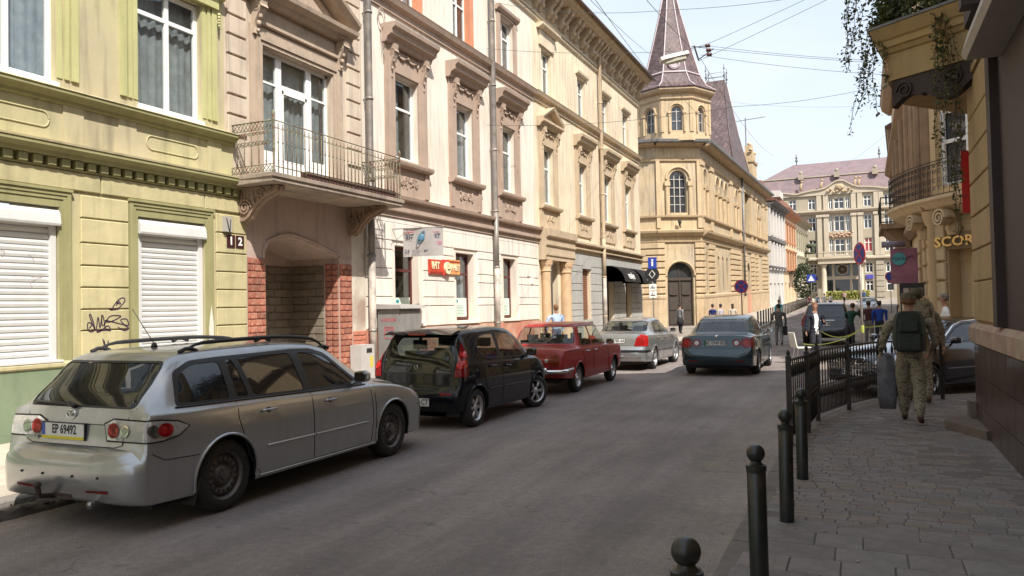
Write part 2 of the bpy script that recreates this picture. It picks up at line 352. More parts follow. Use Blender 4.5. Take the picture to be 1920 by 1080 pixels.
while y < 15.5:
    x = -.70 + random.uniform(-.12, 0); xr = 1.55 if y < 11.5 else 4.5
    xl = -.70 if y < 11 else (-.70 + (y - 11) * .33 if y < 13 else -.04 + (y - 13) * .75)
    while x < xr:
        k = random.randrange(12); w = (.17, .20, .23)[k // 4]
        if x > xl - .05:
            z = .075 + random.uniform(-.003, .004) - .008 * max(0, math.sin(x * 2.1 + y * .7)) ; ang = random.uniform(-.02, .02)
            if npart < 195 and x < 1.4:
                obj('paving_stone', small[k], pr_, loc=(x, y, z), rz=ang); npart += 1
            elif y < 11: rest.mi = 0 if k % 4 < 2 else k % 4 - 1; rest.loft([[(x, y, z), (x + w, y, z), (x + w, y + .098, z), (x, y + .098, z)], [(x, y, z + .014), (x + w, y, z + .014), (x + w, y + .098, z + .014), (x, y + .098, z + .014)], [(x + .007, y + .007, z + .02), (x + w - .007, y + .007, z + .02), (x + w - .007, y + .091, z + .02), (x + .007, y + .091, z + .02)]], caps=(False, True))
            else: rest.mi = 0 if k % 4 < 2 else k % 4 - 1; rest.face([(x + .004, y + .004, z + .02), (x + w - .004, y + .004, z + .02), (x + w - .004, y + .094, z + .02), (x + .004, y + .094, z + .02)])
        x += w + .006
    y += .104
lb_ = B()
for i in range(260):
    x, y = (random.uniform(-.75, 1.25), random.uniform(3, 13)) if i % 3 == 0 else ((random.gauss(-1.05, .12), random.uniform(2.5, 12)) if i % 3 == 1 else (random.uniform(-6, -1.2), random.uniform(3, 16)))
    z = .104 if x > -.7 else .004; s_ = random.uniform(.006, .022); a = random.uniform(0, 6); lb_.face([(x + s_ * math.cos(a + k * 1.7), y + s_ * math.sin(a + k * 1.7), z + .003 * (k % 2)) for k in range(3)])
struct('street_litter', lb_.mesh('street_litter', mat('dry_litter', (.34, .28, .20), .9, .4, 9)), 'stuff')
obj('paving_stones', rest.mesh('paving_stones', [pav, pav2, pav3]), pr_, kind='stuff')
def pin(p, poly):
    x, y = p; c = False; n = len(poly)
    for i in range(n):
        x1, y1 = poly[i]; x2, y2 = poly[(i + 1) % n]
        if (y1 > y) != (y2 > y) and x < (x2 - x1) * (y - y1) / (y2 - y1) + x1: c = not c
    return c
def rounded(poly, r=.04, n=3):
    out = []; k = len(poly)
    for i in range(k):
        p = Vector(poly[i]); a = Vector(poly[i - 1]) - p; b = Vector(poly[(i + 1) % k]) - p
        ra = min(r, a.length * .4); rb = min(r, b.length * .4)
        A = p + a.normalized() * ra; C = p + b.normalized() * rb
        for j in range(n + 1):
            t = j / n; q = A * (1 - t)**2 + p * 2 * t * (1 - t) + C * t * t; out.append((q.x, q.y))
    return out
def shrink(poly, d):
    """move every edge of a polygon inwards by d"""
    k = len(poly); ar = sum(poly[i][0] * poly[(i + 1) % k][1] - poly[(i + 1) % k][0] * poly[i][1] for i in range(k)); s = 1 if ar > 0 else -1
    out = []
    for i in range(k):
        p0, p1, p2 = Vector(poly[i - 1]), Vector(poly[i]), Vector(poly[(i + 1) % k])
        e1 = (p1 - p0); e2 = (p2 - p1)
        if e1.length < 1e-6 or e2.length < 1e-6: continue
        n1 = Vector((-e1.y, e1.x)).normalized() * s; n2 = Vector((-e2.y, e2.x)).normalized() * s
        b = n1 + n2
        if b.length < 1e-4: continue
        b.normalize(); q = p1 + b * (d / max(.35, b.dot(n1))); out.append((q.x, q.y))
    return out
AX = {'side': (0, 2, 1), 'back': (1, 2, 0), 'top': (0, 1, 2)}
def cut_faces(bm, poly, proj, test):
    """cut faces exactly along the polygon's outline in the given projection; returns the faces inside"""
    a, b, c = AX[proj]; k = len(poly)
    xs = [p[0] for p in poly]; ys = [p[1] for p in poly]; e = .002
    bb = (min(xs) - e, max(xs) + e, min(ys) - e, max(ys) + e)
    def near():
        fs = []
        for f in bm.faces:
            ca = [v.co[a] for v in f.verts]; cb = [v.co[b] for v in f.verts]
            if max(ca) >= bb[0] and min(ca) <= bb[1] and max(cb) >= bb[2] and min(cb) <= bb[3] and test(f): fs.append(f)
        return fs
    fs = near()
    for i in range(k):
        p, q = Vector(poly[i]), Vector(poly[(i + 1) % k]); d = q - p
        if d.length < 1e-6: continue
        co = [0, 0, 0]; no = [0, 0, 0]; co[a] = p.x; co[b] = p.y; no[a] = -d.y; no[b] = d.x
        lo = (min(p.x, q.x) - e, max(p.x, q.x) + e, min(p.y, q.y) - e, max(p.y, q.y) + e); sel = []
        for f in fs:
            if not f.is_valid: continue
            ca = [v.co[a] for v in f.verts]; cb = [v.co[b] for v in f.verts]
            if max(ca) >= lo[0] and min(ca) <= lo[1] and max(cb) >= lo[2] and min(cb) <= lo[3]: sel.append(f)
        if not sel: continue
        ge = list({e_ for f in sel for e_ in f.edges}); gv = list({v for f in sel for v in f.verts})
        r = bmesh.ops.bisect_plane(bm, geom=sel + ge + gv, dist=1e-5, plane_co=co, plane_no=no)
        fs = list({f for f in fs if f.is_valid} | {g for g in r['geom'] if isinstance(g, bmesh.types.BMFace)})
    out = []
    for f in near():
        m_ = f.calc_center_median()
        if pin((m_[a], m_[b]), poly): out.append(f)
    return out
def take(bm, faces, offset=0):
    """move faces out of bm into a new bmesh"""
    nb = bmesh.new(); vm = {}
    bm.normal_update()
    for f in faces:
        vs = []
        for v in f.verts:
            if v not in vm: vm[v] = nb.verts.new(v.co + v.normal * offset)
            vs.append(vm[v])
        try: nb.faces.new(vs).material_index = f.material_index
        except ValueError: pass
    return nb
def fin(bm, name, mats, smooth=True, angle=35):
    me = bpy.data.meshes.new(name); bm.to_mesh(me); bm.free()
    for m_ in (mats if isinstance(mats, (list, tuple)) else [mats]): me.materials.append(m_)
    if smooth:
        me.shade_smooth()
        if angle: me.set_sharp_from_angle(angle=rad(angle))
    return me
def rim_shell(nb, th=.012):
    """give an open patch a little thickness so it stands proud"""
    bmesh.ops.solidify(nb, geom=list(nb.faces), thickness=th)
tyre_m = mat('tyre_rubber', (.025, .024, .023), .85, .25, 20)
blackp = mat('black_plastic', (.022, .022, .024), .5, .2, 12)
chrome = mat('chrome', (.75, .76, .78), .12, .05, 8, metal=1)
redglass = mat('red_lamp_glass', (.38, .012, .015), .08, .2, 14, coat=.6)
brightred = mat('bright_red_lamp', (.75, .03, .03), .08, .1, 14, coat=.6)
clearlamp = mat('clear_lamp_glass', (.85, .83, .80), .1, .15, 30, metal=.15, coat=1)
amber = mat('amber_lamp', (.65, .22, .03), .15, .1)
steel = mat('rim_steel', (.14, .13, .125), .45, .25, 18, metal=.5)
alloy = mat('rim_alloy', (.5, .5, .51), .3, .15, 10, metal=.8)
platew = mat('plate_white', (.7, .7, .68), .4, .05)
interior = mat('car_interior', (.02, .02, .022), .8, .3, 6)
seatm = mat('seat_cloth', (.06, .058, .06), .9, .3, 9)
def wheel_mesh(R, W, style, rimR):
    """returns meshes: tyre, rim, hub; axis along +y, outside at +y"""
    b = B(); M = Matrix.Rotation(-PI / 2, 4, 'X')   # z -> y
    prof = [(rimR, -W / 2 + .01), (rimR + .02, -W / 2), (R - .04, -W / 2), (R - .012, -W / 2 + .018), (R, -W / 2 + .05), (R, W / 2 - .05), (R - .012, W / 2 - .018), (R - .04, W / 2), (rimR + .03, W / 2 + .004), (rimR + .006, W / 2 - .004), (rimR, W / 2 - .02)]
    b.lathe(prof, 40, M, caps=False)
    tyre = b.mesh('tyre', tyre_m, True, angle=40)
    b = B()
    b.lathe([(rimR + .004, -W / 2 + .02), (rimR - .015, -.02), (rimR - .02, W / 2 - .05), (rimR - .002, W / 2 - .012), (rimR + .006, W / 2 - .006), (rimR + .004, W / 2 - .02)], 40, M, caps=False)
    d = W / 2 - .045
    if style == 'steel':
        b.lathe([(rimR - .012, d - .02), (rimR - .045, d + .012), (rimR - .075, d + .012), (rimR - .10, d - .02), (.085, d - .005), (.075, d + .02), (.045, d + .022), (.04, d + .045), (.01, d + .05)], 32, M)
        for i in range(16):
            a = 2 * PI * i / 16; b.mi = 1
            b.cbox((math.cos(a) * (rimR - .06), d + .013, math.sin(a) * (rimR - .06)), (.034, .012, .02), Matrix.Rotation(-a, 4, 'Y'))
        for i in range(5):
            a = 2 * PI * i / 5; b.mi = 0; b.lathe([(.012, d), (.012, d + .03), (.006, d + .035)], 6, Matrix.Translation((math.cos(a) * .057, 0, math.sin(a) * .057)) @ M)
        rim = b.mesh('rim', [steel, black], True, angle=40)
    elif style == 'lada':
        b.lathe([(rimR - .012, d - .02), (rimR - .04, d), (.10, d - .01), (.095, d + .01), (.07, d + .03), (.02, d + .04)], 32, M)
        b.mi = 1; b.lathe([(.078, d + .018), (.07, d + .045), (.03, d + .058), (.005, d + .06)], 20, M)
        rim = b.mesh('rim', [alloy, chrome], True, angle=40)
    else:
        ns = {'six': 6, 'five': 5, 'ten': 10}[style]
        b.lathe([(.06, d - .02), (.062, d + .012), (.045, d + .02), (.01, d + .022)], 20, M)
        for i in range(ns):
            a = 2 * PI * i / ns; w0, w1 = (.028, .034) if ns > 6 else (.035, .062)
            ux = Vector((math.cos(a), 0, math.sin(a))); uy = Vector((-math.sin(a), 0, math.cos(a))); rr = []
            for r, w, h in ((.04, w0, d + .012), (rimR * .6, (w0 + w1) / 2, d + .022), (rimR - .008, w1, d + .004)):
                c = ux * r + Vector((0, h, 0)); rr.append([c - uy * w / 2 + Vector((0, -.012, 0)), c - uy * w * .3, c + uy * w * .3, c + uy * w / 2 + Vector((0, -.012, 0)), c + uy * w / 2 - Vector((0, .035, 0)), c - uy * w / 2 - Vector((0, .035, 0))])
            b.loft(rr)
        b.mi = 1; b.lathe([(rimR - .02, -.01), (.01, -.012)], 28, M)
        rim = b.mesh('rim', [alloy, black], True, angle=40)
    return tyre, rim
def make_car(name, label, S, loc, rz):
    """S: keys [x, zbottom, halfwidth, zbelt, roof-edge halfwidth, ztop, crown]; everything in metres, x from the rear bumper forward"""
    root = thing(name, label, S.get('cat', 'car'), loc, rz); arches = []
    K = S['keys']; xs = [k[0] for k in K]; cols = [[k[i] for k in K] for i in range(7)]
    G = lambda i, x: pchip(xs, cols[i], x)
    L_ = xs[-1]; st = set(xs)
    for a, b_ in zip(xs, xs[1:]):
        n = max(1, int((b_ - a) / .055)); st |= {a + (b_ - a) * i / n for i in range(n)}
        dz = abs(G(5, b_) - G(5, a)); n2 = int(dz / .06)
        if n2 > n: st |= {a + (b_ - a) * i / n2 for i in range(n2)}
    st = sorted(st); rings = []
    zc = S.get('crease', .55)
    for x in st:
        zb, w, zt, wt, top, cr = [G(i, x) for i in range(1, 7)]
        zt = min(zt, top - .004)
        zcr = min(zc, zb + (zt - zb) * .62); tk = S.get('tuck', .05)
        P = [(0, zb), (w * .8, zb), (w - .05, zb + .01), (w - .022, zb + .05), (w - .008, zb + (zcr - zb) * .55), (w, zcr), (w - .006, zcr + (zt - zcr) * .5), (w - tk * .55, zt - (zt - zcr) * .1), (w - tk, zt)]
        e = top - cr; h = max(0, e - zt); sh = S.get('shoulder', .5)
        xw = w - tk - wt
        P += [(w - tk - xw * .30, zt + h * .36 + cr * .0), (w - tk - xw * .66, zt + h * .72), (wt + .012, zt + h * .93), (wt - .035, zt + h + cr * .42), (wt * .72, zt + h + cr * .78), (wt * .4, zt + h + cr * .95), (0, top)]
        pts = []
        for i in range(len(P) - 1):
            p0, p1, p2, p3 = P[max(i - 1, 0)], P[i], P[i + 1], P[min(i + 2, len(P) - 1)]; sub = 1 if i < 1 else 2
            for j in range(sub):
                t = j / sub
                if i in (0, 1): q = [p1[c] + (p2[c] - p1[c]) * t for c in (0, 1)]
                else: q = [.5 * (2 * p1[c] + (p2[c] - p0[c]) * t + (2 * p0[c] - 5 * p1[c] + 4 * p2[c] - p3[c]) * t * t + (3 * p1[c] - p0[c] - 3 * p2[c] + p3[c]) * t**3) for c in (0, 1)]
                pts.append(q)
        pts.append(P[-1])
        rings.append([(x, y, z) for y, z in pts] + [(x, -y, z) for y, z in pts[-2:0:-1]])
    bm = bmesh.new(); V = [[bm.verts.new(p) for p in r] for r in rings]; n = len(rings[0])
    for a, b_ in zip(V, V[1:]):
        for i in range(n):
            j = (i + 1) % n
            try: bm.faces.new((a[i], a[j], b_[j], b_[i]))
            except ValueError: pass
    for ring, sgn, xx in ((V[0], -1, st[0]), (V[-1], 1, st[-1])):      # rounded end caps
        cz = sum(v.co.z for v in ring) / n; prev = ring
        for s_, dx in ((.86, .018), (.6, .028), (.3, .034)):
            cur = [bm.verts.new((xx + sgn * dx, v.co.y * s_, cz + (v.co.z - cz) * s_)) for v in ring]
            for i in range(n): bm.faces.new((prev[i], prev[(i + 1) % n], cur[(i + 1) % n], cur[i]))
            prev = cur
        bm.faces.new(prev)
    bmesh.ops.remove_doubles(bm, verts=bm.verts, dist=1e-5)
    bmesh.ops.recalc_face_normals(bm, faces=bm.faces); bm.normal_update()
    bvh = BVHTree.FromBMesh(bm)
    def hit(proj, p, q, side=1):
        if proj == 'side': o, d = Vector((p, 3 * side, q)), Vector((0, -side, 0))
        elif proj == 'back': o, d = Vector((-2, p, q)), Vector((1, 0, 0))
        elif proj == 'front': o, d = Vector((L_ + 2, p, q)), Vector((-1, 0, 0))
        else: o, d = Vector((p, q, 4)), Vector((0, 0, -1))
        r = bvh.ray_cast(o, d); return (r[0], r[1]) if r[0] is not None else (None, None)
    def line(proj, pts, r=.005, side=1, off=0.0, n=4, step=.06):
        out = []
        for a, b_ in zip(pts, pts[1:]):
            k = max(1, int(math.dist(a, b_) / step))
            for i in range(k):
                t = i / k; h_, nn = hit(proj, a[0] + (b_[0] - a[0]) * t, a[1] + (b_[1] - a[1]) * t, side)
                if h_ is not None: out.append(h_ + nn * off)
        h_, nn = hit(proj, *pts[-1], side)
        if h_ is not None: out.append(h_ + nn * off)
        return out
    paint = S['paint']
    side_t = lambda f: abs(f.normal.y) > .35 and abs(f.calc_center_median().y) > .35
    shells = []
    for (nm, proj, poly, cond, off, mt, lab) in S.get('shells', []):
        cb = bm.copy(); cb.normal_update()
        tf = {'L': lambda f: f.normal.y > .25 and f.calc_center_median().y > 0, 'R': lambda f: f.normal.y < -.25 and f.calc_center_median().y < 0, 'rear': lambda f: f.normal.x < -.12 and f.calc_center_median().x < S.get('rearx', 1.2), 'front': lambda f: f.normal.x > .12 and f.calc_center_median().x > L_ - 1.2, 'top': lambda f: f.normal.z > .3}[cond]
        fs = cut_faces(cb, poly, proj, tf)
        if fs:
            nb = take(cb, fs, off); rim_shell(nb, .01); nb.normal_update(); shells.append((nm, fin(nb, nm, mt), lab))
        cb.free()
    panes = []
    for bo in S.get('blackout', []):
        for f in cut_faces(bm, rounded(bo, .05), 'side', lambda f: abs(f.normal.y) > .3): f.material_index = 1
    for nm, proj, poly, cond in S['windows']:
        if cond in ('side',):
            tf = lambda f: abs(f.normal.y) > .3
        elif cond == 'rear': tf = lambda f: f.normal.x < -.1 and f.normal.z > .02
        else: tf = lambda f: f.normal.x > .1 and f.normal.z > .1 and f.calc_center_median().z > S['cowl']
        poly = rounded(poly, S.get('wr', .05)); inner = shrink(poly, S.get('rubber', .018))
        fi = cut_faces(bm, inner, proj, tf)
        for f in fi: f.material_index = 2
        fo = cut_faces(bm, poly, proj, tf)
        for f in fo:
            if f.material_index != 2: f.material_index = 1
        fi = [f for f in bm.faces if f.material_index == 2]
        if cond == 'side':
            for sg in (1, -1):
                g = [f for f in fi if f.calc_center_median().y * sg > 0]
                if g: panes.append((nm, take(bm, g, -.006)))
        elif fi: panes.append((nm, take(bm, fi, -.006)))
        bmesh.ops.delete(bm, geom=fi, context='FACES')
    rw, fw_ = S['wheels']; R = S['R']; aR = R + S.get('gap', .045)
    for wx in (rw, fw_):
        poly = [(wx + aR * math.cos(2 * PI * i / 28), R * .98 + aR * math.sin(2 * PI * i / 28)) for i in range(28)]
        fs = cut_faces(bm, poly, 'side', lambda f: abs(f.calc_center_median().y) > .5)
        bmesh.ops.delete(bm, geom=[f for f in fs if f.is_valid], context='FACES')
    for wx in (rw, fw_):
        for sg in (1, -1):
            arc = []; ph = [PI * (-.12 + 1.24 * i / 22) for i in range(23)]
            rim = []
            for a in ph:
                px, pz = wx + (aR + .012) * math.cos(a), R * .98 + (aR + .012) * math.sin(a)
                h_, nn = hit('side', px, pz, sg)
                if h_ is None or abs(h_.y) < .5: continue
                rim.append(Vector((wx + aR * math.cos(a), h_.y + sg * .004, R * .98 + aR * math.sin(a))))
            if len(rim) > 3:
                body_extra = B(); arches.append(body_extra)
                body_extra.mi = 0; body_extra.tube(rim, .013, 6)
                body_extra.mi = 1   # wheel housing
                r2 = [Vector((p.x, sg * .45, p.z)) for p in rim]
                V1 = [body_extra.bm.verts.new(p) for p in rim]; V2 = [body_extra.bm.verts.new(p) for p in r2]
                for i in range(len(V1) - 1): body_extra._f([V1[i], V1[i + 1], V2[i + 1], V2[i]])
                body_extra._f(V2)
    parts = []
    for nm, proj, poly, cond in S['panels']:
        tf = {'side': lambda f: abs(f.calc_center_median().y) > .4 and abs(f.normal.y) > .3, 'rear': lambda f: f.calc_center_median().x < S.get('rearx', 1.2), 'front': lambda f: f.calc_center_median().x > L_ - 1.6, 'top': lambda f: f.normal.z > .2}[cond]
        fs = cut_faces(bm, poly, proj, tf)
        groups = [[f for f in fs if f.calc_center_median().y > 0], [f for f in fs if f.calc_center_median().y <= 0]] if cond == 'side' else [fs]
        for g in groups:
            if g: parts.append((nm, take(bm, g, 0)))
        bmesh.ops.delete(bm, geom=fs, context='FACES')
    rubber = blackp
    bm.normal_update()
    body = obj('body', fin(bm, 'car_body', [paint, rubber, rubber]), root)
    for nm, nb in parts: obj(nm, fin(nb, nm, [paint if nm != 'bumper' else S.get('bumper_m', paint), rubber, rubber]), root)
    for body_extra in arches: obj('wheel_arch', body_extra.mesh('wheel_arch', [S.get('arch_m', paint), black], True, angle=40), root)
    for nm, nb in panes: obj(nm, fin(nb, nm, S['glass']), root)
    for nm, me, lab in shells: obj(nm, me, root, label=lab)
    sb = B()
    for proj, pts in S.get('seams', []):
        for sg in ((1, -1) if proj == 'side' else (1,)):
            l = line(proj, pts, side=sg, off=.0005)
            if len(l) > 1: sb.tube(l, .0042, 4)
    if len(sb.bm.verts): obj('shut_line', sb.mesh('shut_line', mat('shut_line', (.012, .012, .012), .9)), root)
    for nm, proj, pts, r, off, mt in S.get('trims', []):
        for sg in ((1, -1) if proj == 'side' else (1,)):
            l = line(proj, pts, side=sg, off=off)
            if len(l) > 1: b = B(); b.tube(l, r, 8); obj(nm, b.mesh(nm, mt, True, angle=50), root)
    for hx, hz in S.get('handles', []):
        for sg in (1, -1):
            h_, nn = hit('side', hx, hz, sg)
            if h_ is None: continue
            b = B(); b.tube([h_ + Vector((-.09, 0, 0)) + nn * .002, h_ + Vector((-.075, 0, 0)) + nn * .03, h_ + nn * .036, h_ + Vector((.075, 0, 0)) + nn * .03, h_ + Vector((.09, 0, 0)) + nn * .002], S.get('hr', .013), 8)
            b.mi = 1; b.ball(h_, .04, 10, (1, .2, .8)); obj('door_handle', b.mesh('door_handle', [S.get('handle_m', paint), black], True), root)
    mx_, mz_ = S['mirror']
    for sg in (1, -1):
        h_, nn = hit('side', mx_, mz_ - .06, sg)
        if h_ is None: continue
        b = B(); c = h_ + Vector((.02, sg * .12, .08)); b.mi = 0
        b.loft([[c + Vector((dx, sg * dy * s_, dz * s_)) for dy, dz in ((-.09, -.05), (-.075, .05), (.05, .065), (.095, .03), (.09, -.05), (.0, -.07))] for dx, s_ in ((-.03, .98), (0, 1.05), (.05, .9), (.085, .5))])
        b.tube([h_, c + Vector((0, -sg * .05, -.03))], .02, 6)
        mo = obj('mirror', b.mesh('mirror', [S.get('mirror_m', paint)], True, angle=60), root)
        b = B(); b.loft([[c + Vector((-.034, sg * dy * .85, dz * .85)) for dy, dz in ((-.09, -.05), (-.075, .05), (.05, .065), (.095, .03), (.09, -.05), (.0, -.07))], [c + Vector((-.036, sg * dy * .8, dz * .8)) for dy, dz in ((-.09, -.05), (-.075, .05), (.05, .065), (.095, .03), (.09, -.05), (.0, -.07))]])
        obj('mirror_glass', b.mesh('mirror_glass', mat('mirror_glass', (.5, .5, .5), .03, metal=1)), mo)
    ty, ri = wheel_mesh(R, S.get('tw', .19), S['rim'], S['rimR'])
    tr = S['track'] / 2
    for wx in (rw, fw_):
        for sg in (1, -1):
            st_ = S.get('steer', 0) if wx == fw_ else 0
            w = bpy.data.objects.new('wheel', ty); col.objects.link(w); w.parent = root
            w.location = (wx, sg * tr, R - .004); w.rotation_euler = (0, random.uniform(0, 1), (0 if sg > 0 else PI) + st_)
            w.rotation_mode = 'XYZ'; w.rotation_euler = Matrix.Rotation((0 if sg > 0 else PI) + st_, 3, 'Z').to_euler()
            r_ = obj('rim', ri, w)
    b = B(); x0, x1 = .25, L_ - .3; ww = max(cols[2]) - .14
    b.box(x0, rw - aR, -ww, ww, G(1, L_ / 2) - .02, .3); b.box(rw - aR, fw_ + aR, -.45, .45, G(1, L_ / 2) - .02, .4); b.box(rw + aR, fw_ - aR, -ww, ww, G(1, L_ / 2) - .02, .36)
    b.box(fw_ + aR, x1, -ww + .1, ww - .1, G(1, L_ / 2) + .02, .45)
    b.tube([(rw, -tr, R), (rw, tr, R)], .04, 6); b.tube([(fw_, -tr, R), (fw_, tr, R)], .04, 6)
    obj('underbody', b.mesh('underbody', interior), root)
    b = B(); cx0, cx1 = S['cabin']; zf = S.get('shelf', .78)
    b.box(cx0, cx1, -ww + .02, ww - .02, .5, .56)
    for sx in (S['seats']):
        front_ = sx > (cx0 + cx1) / 2
        for sy in ((-.36, .36) if front_ else (-.33, .33)):
            wdt = .23 if front_ else .3
            b.loft([[(sx + dx, sy + dy * wdt, zz) for dy, dx in ((-1, 0), (-.8, .1), (.8, .1), (1, 0), (.8, -.06), (-.8, -.06))] for zz, dxx in ((.56, 0), (.8, 0), (1.05, 0), (S.get('seat_top', 1.1), 0))])
            b.box(sx + .05, sx + .5, sy - wdt, sy + wdt, .56, .68)
            b.loft([[(sx - .03 + dx * .7, sy + dy * .13, zz) for dy, dx in ((-1, 0), (-.7, .07), (.7, .07), (1, 0), (.7, -.06), (-.7, -.06))] for zz in (S.get('seat_top', 1.1) + .03, S.get('seat_top', 1.1) + .17)])
    b.box(cx1 - .18, cx1 + .15, -ww + .12, ww - .12, .6, S.get('dash', .88)); b.box(cx0, cx0 + S.get('shelf_l', .4), -ww + .14, ww - .14, zf - .02, zf)
    b.tube([(cx1 - .3 + .05 * math.sin(a), .36 + .18 * math.cos(a), .93 + .17 * math.sin(a)) for a in [2 * PI * i / 16 for i in range(17)]], .013, 6)
    obj('cabin', b.mesh('cabin', seatm, True, angle=40), root)
    for (end, y, z, w, h, txt, style) in S.get('plates', []):
        h_, nn = hit('back' if end == 'rear' else 'front', y, z)
        if h_ is None: continue
        sx = -1 if end == 'rear' else 1
        xx = h_.x + sx * (.018 + S.get('plate_off', 0))
        b = B(); b.box(min(xx, xx - sx * .02), max(xx, xx - sx * .02), y - w / 2 - .008, y + w / 2 + .008, z - h / 2 - .008, z + h / 2 + .008)
        pf = obj('number_plate', b.mesh('number_plate', blackp), root)
        b = B(); xp = xx + sx * .003; fy = 1 if end == 'front' else -1
        b.box(min(xx, xp), max(xx, xp), y - w / 2, y + w / 2, z - h / 2, z + h / 2); obj('plate_face', b.mesh('plate_face', platew), pf)
        M = frame((xp + sx * .0015, y + (.02 * fy if style == 'pl' else .012 * fy), z + (.012 if style == 'pl' else 0)), (0, fy, 0), (0, 0, 1))
        text('lettering', txt, h * (.86 if style == 'pl' else 1.0), M, mat('plate_ink', (.015, .015, .02), .6), pf, .0012, bold=.002, sx=.74 if style == 'pl' else .82)
        b = B()
        if style == 'pl':
            b.box(min(xp, xp + sx * .002), max(xp, xp + sx * .002), *sorted((y - fy * w / 2, y - fy * (w / 2 - .04))), z - h / 2 + .022, z + h / 2); b.mi = 1
            b.box(min(xp, xp + sx * .003), max(xp, xp + sx * .003), y - w / 2, y + w / 2, z - h / 2 - .006, z - h / 2 + .018)
        else:
            b.box(min(xp, xp + sx * .002), max(xp, xp + sx * .002), *sorted((y - fy * w / 2, y - fy * (w / 2 - .035))), z - h / 2, z + h / 2)
        obj('plate_band', b.mesh('plate_band', [mat('plate_blue', (.03, .09, .4), .5) if style != 'green' else mat('plate_green', (.05, .25, .08), .5), mat('plate_yellow', (.7, .6, .03), .5)]), pf)
    return root, hit
silver = mat('silver_paint', (.40, .41, .42), .28, .05, 1.2, metal=.65, coat=.7, fine=.02, dirt=.12)
gl_dark = glassmat('tinted_car_glass', (.12, .13, .14), .25)
gl_mid = glassmat('car_glass', (.62, .68, .66), .82)
circ = lambda cx, cy, r, n=16, ry=None: [(cx + r * math.cos(2 * PI * i / n), cy + (ry or r) * math.sin(2 * PI * i / n)) for i in range(n)]
sy = lambda poly: [(-a, b) for a, b in poly][::-1]
